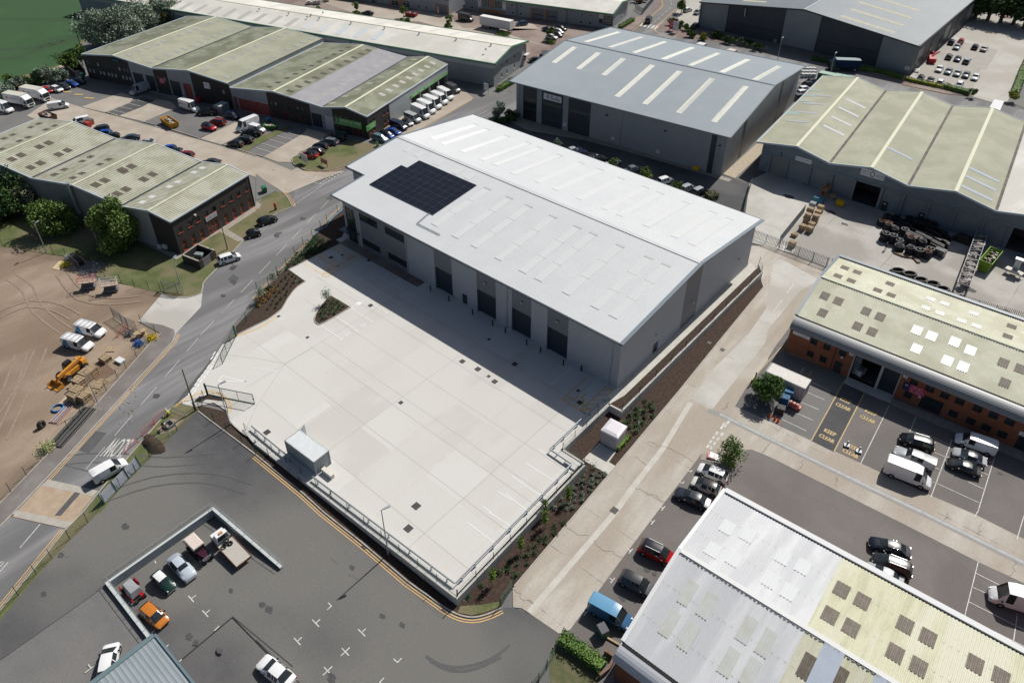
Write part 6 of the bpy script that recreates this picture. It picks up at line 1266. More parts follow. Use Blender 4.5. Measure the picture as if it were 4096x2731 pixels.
V('coupe',BLUE,10,1185,1182,1348,1235,'vivid blue coupe between the blue hatchback and the navy van','car',gH)
V('vanm',NAVY,10,1222,1122,1402,1182,'navy van in the hire row','van',gH)
V('small',WHITE,10,1335,1098,1448,1152,'small white car with black roof next to the navy van','car',gH,roof=BLACK)
V('bus',SILVER,10,1345,1045,1538,1120,'silver minibus with side windows','van',gH)
for i,(a,lb,kd,cl)in enumerate((((1412,985,1612,1075),'white high-roof van nearest the silver minibus','vanl',WHITE),((1452,938,1682,1035),'second white high-roof van from the silver minibus','vanl',WHITE),((1508,898,1738,992),'middle one of the five white high-roof vans','vanl',WHITE),((1575,860,1798,955),'fourth white high-roof van from the silver minibus','van',WHITE),((1642,820,1838,915),'white high-roof van next to the grey van at the end of the row','van',WHITE),((1732,780,1890,848),'dark grey van at the far end of the hire row','vanm',GREY))):V(kd,cl,10,*a,lb,'van',gH)
V('saloon',BLACK,10,1080,125,962,122,'black saloon by the round tree in front of the back-row units','car')
V('hatch',DGREY,10,1155,2,1072,5,'dark car at the top edge beside wrapped goods','car')
V('van',DGREY,10,1850,150,2008,180,'dark grey van beside the white semi-trailer','van')
V('hatch',(.03,.07,.12),20,118,215,62,222,'dark blue car in shade behind the white semi-trailer','car')
gU='cars at unit 10'
V('saloon',NAVY,20,295,262,370,285,'navy car nearest the shutter of unit 10','car',gU)
V('saloon',BLACK,20,400,245,500,275,'black car furthest right at unit 10','car',gU)
V('hatch',SILVER,20,382,275,478,308,'silver hatchback in the group at unit 10','car',gU)
V('hatch',BLACK,20,385,305,452,332,'dark car behind the white car at unit 10','car',gU)
V('hatch',WHITE,20,305,332,425,352,'white car under the small tree at unit 10','car',gU)
V('bus',BLACK,20,1242,205,1268,160,'black van driving away over the zebra crossing','van')
V('saloon',DGREY,20,200,552,250,548,'dark car in the paved court between the long warehouse and grey warehouse','car')
V('hatch',WHITE,20,1578,105,1648,82,'white hatchback beside the clipped round tree','car')
V('suvs',SILVER,20,1722,95,1680,132,'beige-grey car cut by the corner of the charcoal warehouse','car')
V('suvs',DGREEN,20,1705,225,1645,262,'dark green car beside the hedge of the charcoal warehouse','car')
for a,c,kd,lb in(((528,1392,600,1372),SILVER,'saloon','silver car first in the shaded strip'),((612,1415,690,1405),NAVY,'saloon','navy car in the shaded strip'),((705,1450,775,1430),WHITE,'hatch','white car with black roof in the shaded strip'),((775,1470,870,1452),BLACK,'saloon','black car in the shaded strip beside the white open car'),((880,1510,980,1475),WHITE,'coupe','white sports car with dark hood under the small tree'),((1058,1570,1170,1535),(.12,.15,.18),'saloon','slate-grey car between two small trees')):V(kd,c,20,*a,lb,'car',gS,roof=BLACK if 'black roof' in lb or 'hood' in lb else None)
V('suvs',WHITE,21,1350,108,1462,72,'white hatchback parked beyond the small tree by the white roof','car',gS)
V('suvs',SILVER,21,1568,178,1658,140,'silver-white hatchback left of the black hatchback at the end','car',gS)
V('suvs',DGREY,21,1665,212,1778,160,'black hatchback last in the shaded strip by the hedge','car',gS,roof=SILVER)
for x,y,c,lb in((412,748,DGREY,'dark car furthest back between the grey warehouse and the green roof'),(375,772,BLACK,'black car between the grey warehouse and the green roof'),(335,818,WHITE,'white car showing red light between the grey warehouse and green roof'),(318,852,WHITE,'white car in front of it between the grey warehouse and green roof'),(292,890,GREY,'grey car nearest in the gap beside the green roof')):V('hatch',c,30,x-45,y+8,x+45,y-8,lb,'car','cars in the gap between warehouses')
def far(kd,c,x,y,back,lb,roof=None):
 d=(22,-34);a=(x+d[0],y+d[1]);b=(x-d[0],y+d[1]*-1)
 if back:a,b=b,a
 V(kd,c,30,*a,*b,lb,'car' if kd not in('van','vanl')else 'van',gR,roof=roof)
far('hatch',NAVY,1683,388,1,'navy hatchback at the left end of the back row of the far car park');far('small',RED,1770,385,0,'red car just behind the pale blue one in the far car park');far('saloon',(.25,.33,.37),1735,432,0,'pale blue saloon in front of the red car in the far car park')
far('hatch',BLACK,1902,432,1,'black hatchback beside the pale silver one in the back row of the far car park');far('saloon',(.5,.5,.48),1985,447,1,'pale silver saloon at the right end of the back row of the far car park')
far('hatch',GREY,1662,522,1,'grey hatchback at the left of the row of three in the far car park');far('coupe',(.015,.04,.12),1742,542,0,'blue convertible in the middle of the row of three',BLACK);far('estate',GREY,1824,560,1,'grey estate with pale roof at the right of the row of three',SILVER)
far('saloon',WHITE,1574,634,0,'white car leftmost in the row of five');far('saloon',(.2,.25,.28),1658,655,0,'blue-grey car second in the row of five');far('saloon',SILVER,1740,673,0,'silver car in the middle of the row of five');far('saloon',(.12,.15,.17),1820,688,0,'dark blue-grey car fourth in the row of five');far('saloon',WHITE,1905,710,0,'white car rightmost in the row of five')
far('hatch',WHITE,1405,715,1,'white car with black glass roof nearest the picnic table',BLACK);far('coupe',DGREY,1492,733,1,'dark convertible behind the yellow hedge');far('hatch',WHITE,1582,757,1,'white car at the end of the yellow hedge');far('estate',WHITE,1757,782,0,'white estate behind the clipped green hedge',WHITE)
far('van',WHITE,1922,98,0,'white long van in the far corner of the car park');far('hatch',DRED,2032,70,0,'red car in the shade of the trees');far('suv',BLACK,2110,78,0,'black car in the shade of the trees')
V('suvs',WHITE,1,2020,830,2188,775,'white coupe parked at the kerb below the brick bin store','car')
V('tiny',BLACK,1,2268,590,2385,560,'tiny black two-seat car at the kerb','car')
V('hatch',BLACK,11,35,478,172,432,'black hatchback at the kerb near the red post box','car')
V('vanm',WHITE,1,680,1420,985,1500,'white van with roof rack and blue A mark, further from the yellow loader','van')
V('vanm',WHITE,2,540,-30,892,62,'white van with roof rack and blue A mark, right behind the yellow loader','van')
V('vans',WHITE,2,868,1255,1140,1100,'small white van facing up the main road beside the corrugated hoarding','van')
V('hatch',WHITE,22,2000,1270,1690,1140,'white hatchback in bay nearest the large bush, tree reflections on its roof','car','cars along the right-hand lane')
V('mini',(.66,.65,.60),22,1925,1385,1638,1265,'cream small hatchback with black roof','car','cars along the right-hand lane',roof=BLACK)
V('saloon',(.025,.03,.042),22,1830,1510,1480,1365,'dark slate-blue saloon at the corner of the white roof','car','cars along the right-hand lane')
V('suv',RED,23,1160,285,1505,450,'bright red car with black roof rails and roof','car','cars along the right-hand lane',roof=(.01,.01,.02))
V('suvs',(.11,.115,.13),23,985,570,1305,735,'dark grey hatchback with sunlit bonnet between the red car and the blue van','car','cars along the right-hand lane',roof=DGREY)
V('vanm',(.05,.14,.27),23,705,810,1110,1035,'metallic blue panel van by the green wheeled bin','van','cars along the right-hand lane',roof=(.12,.30,.48))
V('suv',BLACK,32,1545,975,1190,865,'black off-roader with pale bonnet and spare wheel','car')
V('pick',SILVER,32,1540,1150,1145,990,'silver pickup with white hard-top between the off-roader and the big white van','pickup')
V('van',WHITE,32,1085,1130,1500,1290,'big white high-roof van in front of the silver pickup','van')
V('vanm',WHITE,32,2105,1000,1712,865,'white panel van parked against the orange brick units','van')
V('coupe',SILVER,32,2000,1110,1702,1005,'silver roadster with black soft top','car',roof=BLACK)
V('coupe',(.02,.022,.024),32,1952,1205,1650,1098,'black coupe beside the silver roadster','car')
V('saloon',(.006,.01,.022),33,1320,385,915,265,'blue-black saloon furthest from the white roof edge','car')
V('suv',DGREY,33,1340,560,940,405,'charcoal estate with chrome window line between two cars','car')
V('coupe',SILVER,33,1255,665,885,490,'silver convertible half hidden under the white roof edge','car')
V('vanl',WHITE,33,2560,880,2085,735,'white van cut off by the right edge','van')
V('oldhatch',(.50,.17,.025),3,1300,855,1525,1035,'orange old hatchback in the sunken court','car','old vehicles in the sunken court',z='c')
V('hatch',WHITE,3,985,1440,1010,1300,'white car half under the blue-grey roof at bottom left','car')
V('saloon',WHITE,13,330,1580,40,1350,'white saloon at the bottom edge of the lower yard','car')
for o in bpy.data.objects:
 lb=o.get('label','')
 if 'roof rack and blue A' in lb:
  q=MB()
  for x in(-2.1,-1.2,-.3,.6):q.bar((x,-.8,2.08),(x,.8,2.08),.05,.05)
  for y in(-.72,.72):q.bar((-2.3,y,2.1),(.7,y,2.1),.05,.05)
  r_=q.build('roof_rack',galv);r_.parent=o;q=MB();text(q,'A',(-1.45,-1.0,1.1),(1,0,0),(0,0,1),1.35,1.6,bold=.07);text(q,'SUREGAS',(-.1,-.985,1.35),(1,0,0),(0,0,1),.16,.8);t=q.build('lettering',M('mid_blue_ink',(.03,.22,.45)));t.parent=o
 elif 'lettered side' in lb or 'beside the white box lorries' in lb:
  q=MB();text(q,'MAURER UK',(-.9,-1.0,1.7),(1,0,0),(0,-.05,1),.3,2.3);t=q.build('lettering',inkn);t.parent=o;q=MB();q.box((-2.3,-.995,1.7),(.4,.03,.4));t=q.build('emblem',inkr);t.parent=o
 elif 'high-roof van' in lb and 'silver minibus' in lb:
  q=MB();q.box((-2.4,-1.0,1.7),(.5,.02,.5));t=q.build('emblem',signg);t.parent=o
def lorry(cr,xr,yr,xn,yn,label,box,cab,L=8.2,H=3.4,txt=None,mid=1.6,boxroof=None,cat='lorry',trailer=False,group=None):
 A,Bq=P(cr,xr,yr,None,mid),P(cr,xn,yn,None,mid);c=(A+Bq)/2;L=L or(Bq-A).length
 o=thing('box_lorry' if not trailer else 'semi_trailer',label,cat,(c.x,c.y,zt(c.x)+.03),group,math.atan2(Bq.y-A.y,Bq.x-A.x));h=L/2;cb=0 if trailer else 1.75
 b=MB();b.box(((-h+h-cb)/2-.05,0,(1.05+H)/2),(L-cb-.1,2.45,H-1.05));x=b.build('cargo_box',canvas);x.color=(*box,1);x.parent=o
 b=MB();b.box(((-h+h-cb)/2-.05,0,H+.02),(L-cb-.12,2.38,.05));x=b.build('box_roof',canvas);x.color=(*(boxroof or(.5,.5,.43)),1);x.parent=o
 b=MB();b.box((0,0,.8),(L-.6,.9,.3));b.box((-.6,0,.7),(L*.35,2.3,.25));x=b.build('chassis',blackp);x.parent=o
 ax=(-h+1.3,h-1.1)if not trailer else(-h+1.2,-h+2.4,-h+3.6)
 for a in ax:
  for sg in(1,-1):t=MB();t.tube((a,sg*.85,.5),(a,sg*1.2,.5),.5,n=16);w_=t.build('wheel',tyrem,smooth=50);w_.parent=o;q=MB();q.tube((a,sg*1.2,.5),(a,sg*1.215,.5),.28,n=10);r_=q.build('rim',rimm);r_.parent=w_
 if not trailer:
  b=MB();b.hexa([(h-cb,-1.15,.5),(h,-1.1,.45),(h,1.1,.45),(h-cb,1.15,.5)],[(h-cb,-1.1,2.45),(h-.35,-1.05,2.4),(h-.35,1.05,2.4),(h-cb,1.1,2.45)]);b.hexa([(h-cb,-1.1,2.45),(h-.4,-1.0,2.42),(h-.4,1.0,2.42),(h-cb,1.1,2.45)],[(h-cb,-1.1,H-.15),(h-cb+.35,-1.0,H-.2),(h-cb+.35,1.0,H-.2),(h-cb,1.1,H-.15)]);x=b.build('cab',paint);x.color=(*cab,1);x.parent=o
  b=MB();b.hexa([(h-.12,-1.0,1.25),(h-.1,-1.0,1.25),(h-.1,1.0,1.25),(h-.12,1.0,1.25)],[(h-.335,-.98,2.3),(h-.31,-.98,2.3),(h-.31,.98,2.3),(h-.335,.98,2.3)])
  for sg in(1,-1):b.hexa([(h-1.2,sg*1.135,1.35),(h-.35,sg*1.125,1.35),(h-.35,sg*1.14,1.35),(h-1.2,sg*1.15,1.35)],[(h-1.2,sg*1.105,2.2),(h-.5,sg*1.095,2.2),(h-.5,sg*1.11,2.2),(h-1.2,sg*1.12,2.2)])
  g=b.build('window',glassm);g.parent=o
  b=MB();b.box((h-.02,0,.85),(.06,1.5,.45));g=b.build('grille',blackp);g.parent=o
  for sg in(1,-1):b=MB();b.box((h-.01,sg*.85,.65),(.06,.35,.18));g=b.build('headlight',lampm);g.parent=o;b=MB();b.box((h-.3,sg*1.3,2.0),(.12,.15,.4));g=b.build('wing_mirror',blackp);g.parent=o
 if txt:q=MB();text(q,txt,(-cb/2+.2,-1.235,2.35),(1,0,0),(0,0,1),.38,2.9);g=q.build('lettering',inkn);g.parent=o;q=MB();q.box((-2.6,-1.23,2.4),(.55,.03,.55));g=q.build('emblem',inkr);g.parent=o
 return o
lorry(0,215,845,440,885,'white box lorry with red edge on its roof, nearer the parked cars',(.62,.63,.63),WHITE,txt='MAURER UK',group='white box lorries')
lorry(0,60,900,290,940,'white box lorry between the high-roof van and the other lorry',(.62,.63,.63),WHITE,txt='MAURER UK',group='white box lorries')
lorry(30,830,605,560,590,'dark blue box lorry in the shade of the charcoal warehouse',(.006,.025,.06),(.01,.03,.06),L=9,boxroof=(.30,.36,.38))
lorry(10,2030,175,2395,245,'long white semi-trailer parked in front of units 8 and 9',(.66,.66,.66),WHITE,L=12.5,H=3.9,trailer=True,boxroof=(.68,.67,.65),mid=2.4)
lorry(20,1905,520,2075,450,'white-cabbed lorry with red curtain side behind the grey warehouse',(.35,.03,.03),WHITE,L=9,boxroof=(.55,.48,.47),mid=3.0)
lorry(20,1680,440,1750,405,'pale-roofed trailer partly hidden behind the grey warehouse ridge',(.1,.1,.1),WHITE,L=6,trailer=True,boxroof=(.62,.60,.60),mid=3.2)
lorry(20,290,520,330,470,'black box van body by the grey warehouse corner',(.02,.02,.025),BLACK,L=6,H=3.2,boxroof=(.06,.06,.07),mid=2.6)
CZ=lambda q:-1.35+.042*(q.x+68.9)
def old(cr,xr,yr,xn,yn,name,label,mid=.7,cat='vintage car'):
 A,Bq=P(cr,xr,yr,'c',mid),P(cr,xn,yn,'c',mid);c=(A+Bq)/2;return thing(name,label,cat,(c.x,c.y,CZ(c)+.02),'old vehicles in the sunken court',math.atan2(Bq.y-A.y,Bq.x-A.x))
def put(mb,name,m_,par,col=None,sm=0):o=mb.build(name,m_,smooth=sm);o.parent=par;o.color=(*(col or(1,1,1)),1);return o
def wheels(par,xs,w,r,wid=.2):
 for x in xs:
  for sg in(1,-1):t=MB();t.tube((x,sg*(w-wid),r),(x,sg*w,r),r,n=16);q=put(t,'wheel',tyrem,par,sm=50);t=MB();t.tube((x,sg*w,r),(x,sg*(w+.02),r),r*.6,r*.5,n=12);put(t,'rim',rimm,q)
def classic(par,L,Wd,H,col,roofc,st,wr=.32,wb=None):
 b,g,rf=loft(st);put(b,'body',paint,par,col,45);put(g,'window',glassm,par,sm=45);put(rf,'roof',paint,par,roofc,45);wb=wb or L*.58;wheels(par,(-wb/2,wb/2+.1),Wd/2-.02,wr)
 for sg in(1,-1):q=MB();q.tube((L/2-.2,sg*Wd*.34,.66),(L/2-.05,sg*Wd*.34,.66),.1,n=10);put(q,'headlight',lampm,par)
 q=MB();q.box((L/2,0,.42),(.1,Wd*.9,.1));put(q,'bumper',rimm,par);q=MB();q.box((-L/2,0,.42),(.1,Wd*.9,.1));put(q,'bumper',rimm,par)
o=old(3,1570,400,1760,600,'vintage_saloon','pale grey-blue rounded vintage saloon',.7)
h,w=2.3,.86;classic(o,4.6,1.72,1.52,(.42,.48,.54),(.46,.52,.58),[(-h,w*.6,.4,.6,w*.5,.62,'b','b'),(-h+.3,w*.88,.28,.8,w*.66,.86,'b','b'),(-h+.9,w,.26,.95,w*.62,1.12,'b','b'),(-h+1.25,w,.26,.97,w*.58,1.42,'r','g'),(-.1,w,.26,.97,w*.62,1.52,'r','g'),(.42,w,.26,.97,w*.6,1.45,'g','b'),(.85,w,.26,.95,w*.66,1.06,'b','b'),(1.7,w*.98,.28,.88,w*.5,.98,'b','b'),(h-.12,w*.88,.32,.74,w*.42,.86,'b','b'),(h,w*.75,.36,.6,w*.36,.66,'b','b')])
o=old(3,1410,560,1590,715,'vintage_saloon','small dark green vintage saloon with white roof',.6)
h,w=1.78,.72;classic(o,3.55,1.44,1.45,(.008,.035,.028),(.72,.74,.74),[(-h,w*.72,.4,.7,w*.66,.74,'b','b'),(-h+.12,w*.9,.25,.86,w*.76,.92,'b','b'),(-h+.45,w,.25,.9,w*.7,1.0,'g','b'),(-h+.72,w,.25,.92,w*.66,1.4,'r','g'),(-.2,w,.25,.92,w*.68,1.45,'r','g'),(.32,w,.25,.92,w*.66,1.38,'g','b'),(.66,w,.25,.9,w*.7,.98,'b','b'),(h-.35,w*.94,.28,.82,w*.56,.88,'b','b'),(h,w*.84,.32,.62,w*.5,.66,'b','b')],.26)
o=old(3,1730,250,1925,445,'vintage_tourer','burgundy 1920s tourer with cream canvas hood and open mudguards',.9)
q=MB();q.box((-.75,0,.85),(2.3,1.35,.6));q.hexa([(.35,-.55,.6),(1.75,-.36,.6),(1.75,.36,.6),(.35,.55,.6)],[(.35,-.5,1.18),(1.75,-.26,1.12),(1.75,.26,1.12),(.35,.5,1.18)]);put(q,'body',paint,o,(.045,.012,.022),30)
q=MB();q.hexa([(-2.0,-.76,1.75),(.35,-.74,1.78),(.35,.74,1.78),(-2.0,.76,1.75)],[(-1.85,-.6,1.9),(.3,-.62,1.92),(.3,.62,1.92),(-1.85,.6,1.9)]);q.box((-1.98,0,1.5),(.1,1.5,.6));put(q,'canvas_hood',canvas,o,(.60,.52,.47),30)
q=MB();q.hexa([(.36,-.66,1.15),(.4,-.66,1.15),(.4,.66,1.15),(.36,.66,1.15)],[(.3,-.66,1.75),(.34,-.66,1.75),(.34,.66,1.75),(.3,.66,1.75)]);put(q,'windscreen',glassm,o)
wheels(o,(-1.35,1.45),.78,.38,.12)
for sg in(1,-1):
 q=MB()
 for cx in(-1.35,1.45):
  for k in range(6):a0,a1=R(10+27*k),R(37+27*k);q.hexa([(cx+.46*math.cos(a0),sg*.58,.38+.46*math.sin(a0)),(cx+.46*math.cos(a1),sg*.58,.38+.46*math.sin(a1)),(cx+.46*math.cos(a1),sg*.86,.38+.46*math.sin(a1)),(cx+.46*math.cos(a0),sg*.86,.38+.46*math.sin(a0))],[(cx+.49*math.cos(a0),sg*.58,.38+.49*math.sin(a0)),(cx+.49*math.cos(a1),sg*.58,.38+.49*math.sin(a1)),(cx+.49*math.cos(a1),sg*.86,.38+.49*math.sin(a1)),(cx+.49*math.cos(a0),sg*.86,.38+.49*math.sin(a0))])
 q.box((0.05,sg*.74,.42),(1.95,.26,.05));put(q,'mudguard',paint,o,(.01,.012,.015));q=MB();q.tube((1.72,sg*.42,1.0),(1.9,sg*.42,1.0),.13,.15,n=12);put(q,'headlight',rimm,o)
q=MB();q.box((1.8,0,.9),(.08,.55,.55));put(q,'radiator',rimm,o)
o=old(3,2255,460,1965,165,'flatbed_truck','white recovery truck with bare flatbed and loose tyres behind its cab',.9,'flatbed truck')
q=MB();q.hexa([(1.2,-.92,.4),(3.1,-.86,.4),(3.1,.86,.4),(1.2,.92,.4)],[(1.2,-.92,1.15),(3.05,-.8,1.0),(3.05,.8,1.0),(1.2,.92,1.15)]);q.hexa([(1.2,-.88,1.15),(2.35,-.86,1.15),(2.35,.86,1.15),(1.2,.88,1.15)],[(1.3,-.72,1.9),(1.9,-.7,1.92),(1.9,.7,1.92),(1.3,.72,1.9)]);put(q,'cab',paint,o,WHITE,30)
q=MB();q.hexa([(2.36,-.8,1.16),(2.38,-.8,1.16),(2.38,.8,1.16),(2.36,.8,1.16)],[(1.93,-.66,1.88),(1.95,-.66,1.88),(1.95,.66,1.88),(1.93,.66,1.88)]);q.hexa([(1.17,-.75,1.2),(1.19,-.75,1.2),(1.19,.75,1.2),(1.17,.75,1.2)],[(1.27,-.6,1.8),(1.29,-.6,1.8),(1.29,.6,1.8),(1.27,.6,1.8)]);put(q,'window',glassm,o)
q=MB();q.box((1.6,0,1.98),(.3,.5,.1));put(q,'light_bar',M('amber_lens',(.5,.18,.05)),o)
q=MB();q.box((-1.1,0,.82),(4.1,2.0,.1));put(q,'flatbed',canvas,o,(.42,.40,.36));q=MB()
for sg in(1,-1):q.box((-1.1,sg*1.02,.86),(4.15,.06,.16))
q.box((-3.16,0,.72),(.08,2.0,.3));put(q,'bed_rail',rustm,o);wheels(o,(-1.9,2.45),.92,.36)
c=o.matrix_basis
for(x,y,z)in((.55,.2,1.0),(.2,-.25,.98),(.75,-.1,1.15),(.35,.45,1.12)):
 q=MB();q.torus((0,0,0),.24,.1,(0,0,1),16,8);t=q.build('loose_tyre',tyrem,smooth=60);v=c@Vector((x,y,z));t.location=v;t.rotation_euler=(random.uniform(-.2,.2),.1,0);solo(t,'black tyre lying with others on the white flatbed behind the cab','tyre','loose tyres on the flatbed')
o=old(3,1150,640,1290,770,'covered_tractor','red vintage tractor under a grey tarpaulin against the court wall',.9,'tractor')
q=MB();q.hexa([(-1.2,-.75,.5),(.9,-.7,.5),(.9,.7,.5),(-1.2,.75,.5)],[(-.9,-.5,1.6),(.7,-.55,1.35),(.8,.5,1.4),(-1.0,.45,1.55)]);put(q,'tarpaulin',canvas,o,(.30,.31,.32));q=MB();q.box((-1.1,-.85,.8),(.7,.15,.7));q.box((-.6,.85,.8),(.8,.15,.6));q.box((.2,-.8,.45),(2.2,.12,.15));q.box((1.2,.3,.5),(.5,.4,.4));put(q,'chassis',paint,o,(.35,.01,.02));wheels(o,(-.9,),.95,.5);wheels(o,(1.3,),.6,.28)
# ------------------------------------------------------------------ walls, fences, rails
def V3(p,z):return Vector((p[0],p[1],z))
def wall_thing(name,label,pts,ztop,w,material,cat='retaining wall',zb=None,cap=None,caph=.1):
 mb=MB()
 for a,b in zip(pts,pts[1:]):
  a,b=Vector(a[:2]),Vector(b[:2]);d=(b-a).normalized()*(w/2 if len(pts)>2 else 0);n=Vector((-(b-a).y,(b-a).x)).normalized()*w/2
  q=[a-d-n,b+d*.98-n,b+d*.98+n,a-d+n];tz=[ztop(p)if callable(ztop)else ztop for p in q];bz=[zb(p)if zb else zt(p[0])-.4 for p in q]
  mb.hexa([V3(p,z)for p,z in zip(q,bz)],[V3(p,z)for p,z in zip(q,tz)])
 o=thing(name,label,cat,V3(pts[0],zt(pts[0][0])));mb.build('wall',material,o)
 if cap:
  mb=MB()
  for a,b in zip(pts,pts[1:]):
   za,zb_=(ztop(a),ztop(b))if callable(ztop)else(ztop,ztop);mb.bar(V3(a,za+caph/2+.004),V3(b,zb_+caph/2+.004),w+.06,caph)
  mb.build('coping',cap,o)
 return o
wallj=M('board_marked_concrete',(.44,.435,.41),(.50,.495,.47),.6,fine=.06,rough=.85,slab=(0,1.25,50,.3,0,(.49,.485,.46),(.16,.16,.15),.03))
RW=[Vector((-77.5,31.1,0)),Vector((-74.2,30.75,0)),Vector((-36.6,32.6,0))]
wall_thing('retaining_wall','pale concrete retaining wall along the front edge of the yard above the kerb bed',RW,.12,.28,wallj)
wj2=M('board_marked_concrete_side',(.44,.435,.41),(.50,.495,.47),.6,fine=.06,rough=.85,slab=(0,50,1.25,.3,.4,(.49,.485,.46),(.16,.16,.15),.03))
wall_thing('retaining_wall','stepped pale concrete retaining wall between the yard and the right planting bed',[(-36.55,32.62),(-36.95,57.9),(-40.9,57.95),(-40.9,69.3),(-38.75,69.4)],.14,.28,wj2)
wall_thing('retaining_wall','long low concrete wall beside the warehouse gable and dark mulch',[(-38.75,69.55),(-38.95,115.8)],.25,.28,wj2)
wall_thing('retaining_wall','short concrete wall return at the back corner near the lane',[(-39.1,115.9),(-40.6,118.0)],.25,.28,wj2)
solo(MB().box((-38.3,56.6,-.35),(1.8,1.1,1.2)).build('concrete_block',wallc,org=(-38.3,56.6,-1.2)),'concrete block set in the corner of the stepped retaining wall','block')
cw=M('blue_grey_render',(.33,.375,.40),(.38,.42,.44),.6,fine=.08,rust=((.24,.28,.3),.8,.6))
C0,C1,C2,C3=(-58.6,7.3),(-68.9,7.3),(-68.9,21.0),(-55.4,21.9)
zw=lambda p:zt(p[0])+.28
zcb=lambda p:min(-1.35+.042*(p[0]+68.9)if p[0]<-55.6 else zt(p[0]),zt(p[0]))-.3
for k,(a,b,lb)in enumerate(((C0,C1,'grey court wall with railing that runs to the blue-grey shed'),((C1[0],C1[1]-.17),(C2[0],C2[1]+.17),'grey rendered court wall with railing behind the row of vintage cars'),(C2,C3,'grey court wall with railing beside the white recovery truck'))):
 o=wall_thing('court_wall',lb,[a,b],zw if k!=2 else(lambda p:zt(p[0])+.28+(0 if p[0]<-60 else 0)),.3,cw,'wall',zb=zcb,cap=M('pale_coping',(.46,.50,.50),fine=.06),caph=.1)
 mb=MB();A,Bq=Vector(a),Vector(b);L=(Bq-A).length;sh=Vector((-(Bq-A).y,(Bq-A).x)).normalized()*.17
 if k==0:sh=-sh
 T=lambda t,h:V3(A.lerp(Bq,t)+sh,zt(A.lerp(Bq,t).x)+h)
 for h in(.8,1.25):mb.tube(T(0,h),T(1,h),.028,n=6)
 for i in range(int(L/1.6)+1):t=min(1,i*1.6/L);mb.tube(T(t,0),T(t,1.25),.026,n=6)
 mb.build('railing',galv,o)
wirem=M('fence_wire',(.03,.085,.06),fine=0,rough=.5)
def fence(label,pts,h=2.0,sp=2.5,z=None,pm=fenceg,wm_=None,r=.035,wires=8,cat='fence',group=None,name='mesh_fence',verts=0,wr=.006):
 o=thing(name,label,cat,V3(pts[0],(zt(pts[0][0])if z is None else z)),group);zz=lambda p:(zt(p.x)if z is None else z(p)if callable(z)else z)
 w=MB()
 for a,b in zip(pts,pts[1:]):
  a,b=Vector(a[:2]),Vector(b[:2]);L=(b-a).length;n=max(1,round(L/sp))
  for i in range(n+(1 if b==Vector(pts[-1][:2])else 0)):p=a.lerp(b,i/n);q=MB();q.bar(V3(p,zz(p)-.05),V3(p,zz(p)+h),r*2,r*2);q.build('post',pm,o)
  for i in range(n):
   p,q_=a.lerp(b,i/n),a.lerp(b,(i+1)/n)
   for k in range(wires):hh=.08+(h-.14)*k/(wires-1);w.bar(V3(p,zz(p)+hh),V3(q_,zz(q_)+hh),wr*2)
   for k in range(verts):c=p.lerp(q_,(k+.5)/verts);w.bar(V3(c,zz(c)+.06),V3(c,zz(c)+h),wr*2)
 w.build('mesh_panel',wm_ or wirem,o);return o
gF='dark green mesh fence runs'
fence('dark green mesh fence along the planting bed beside the main road',PL(2,2175,-50)+PL(1,2351,1420-160)+PL(11,15,1105,118,1060,198,960,282,880,358,780,437,690,520,620,597,535,655,480,752,390),2.0,4.5)
fence('green mesh fence with long shadows at the back of the lawn and bare site',PL(1,-60,625,30,695,145,715,262,735,375,752,492,770,610,790,735,805,850,815,965,835),2.0,3.6)
fence('green mesh fence between the scissor lifts and the lawn',PL(1,900,1010,965,975,1115,1035,1240,1075,1370,1095,1480,1110),2.0,3.6)
fence('green mesh fence between the bare site and the pavement',PL(1,1300,1400,1435,1500)+PL(2,1258,150,1165,260,1085,340,980,455,870,565,760,690,632,810,385,1088,248,1235,105,1385,-60,1540),1.9,4.5)
fence('green mesh fence on the grass verge above the lower asphalt yard',PL(2,1790,640,1630,820,1380,1065,1250,1200,1110,1340,965,1490)+PL(3,810,95,645,250,478,425,335,570,170,765,0,940),1.9,4.5)
fence('green mesh fence in the dark bed along the front kerb',PL(2,1830,620,1965,725,2085,820,2225,930,2351,1040)+PL(12,120,1060),1.7,4,wires=6)
zy=0.1
fence('slim black-green fence posts and wires on the front yard wall',[(-77.3,31.25),(-36.65,32.75)],1.35,3.1,z=zy,pm=framed,wires=6,r=.03)
fence('slim black-green fence on the stepped side wall of the yard',[(-36.6,32.8),(-37.0,57.8),(-40.9,58.05),(-40.9,69.2)],1.35,3.1,z=zy,pm=framed,wires=6,r=.03)
fence('dark railing fence on the long gable-side wall',[(-38.8,69.6),(-39.0,115.6),(-40.6,118)],1.5,4.6,z=.2,pm=framed,wires=7,r=.035)
palm=M('palisade_steel',(.26,.28,.29),fine=.1,rough=.5)
def palisade(label,pts,h=2.2,z=None,sp=.28,cat='fence',name='palisade_fence',zz=None):
 o=thing(name,label,cat,V3(pts[0],zt(pts[0][0])));w=MB();g=lambda p:zt(p.x)
 for a,b in zip(pts,pts[1:]):
  a,b=Vector(a[:2]),Vector(b[:2]);L=(b-a).length
  for i in range(int(L/sp)):p=a.lerp(b,i*sp/L);w.bar(V3(p,g(p)+.08),V3(p,g(p)+h),.085,.02)
  for hh in(.4,h-.45):w.bar(V3(a,g(a)+hh),V3(b,g(b)+hh),.05,.05)
  for i in range(int(L/2.75)+1):p=a.lerp(b,min(1,i*2.75/L));q=MB();q.bar(V3(p,g(p)),V3(p,g(p)+h-.1),.1,.1);q.build('post',palm,o)
 w.build('pales',palm,o);return o
palisade('grey palisade fence between the lane and the tyre yard',[(-46.2,127.2),(-39.5,127.4),(-30.7,127.6)]);palisade('grey palisade fence behind the green roof of the orange brick units',[(-30.5,127.6),(1.0,133.0),(20,134)])
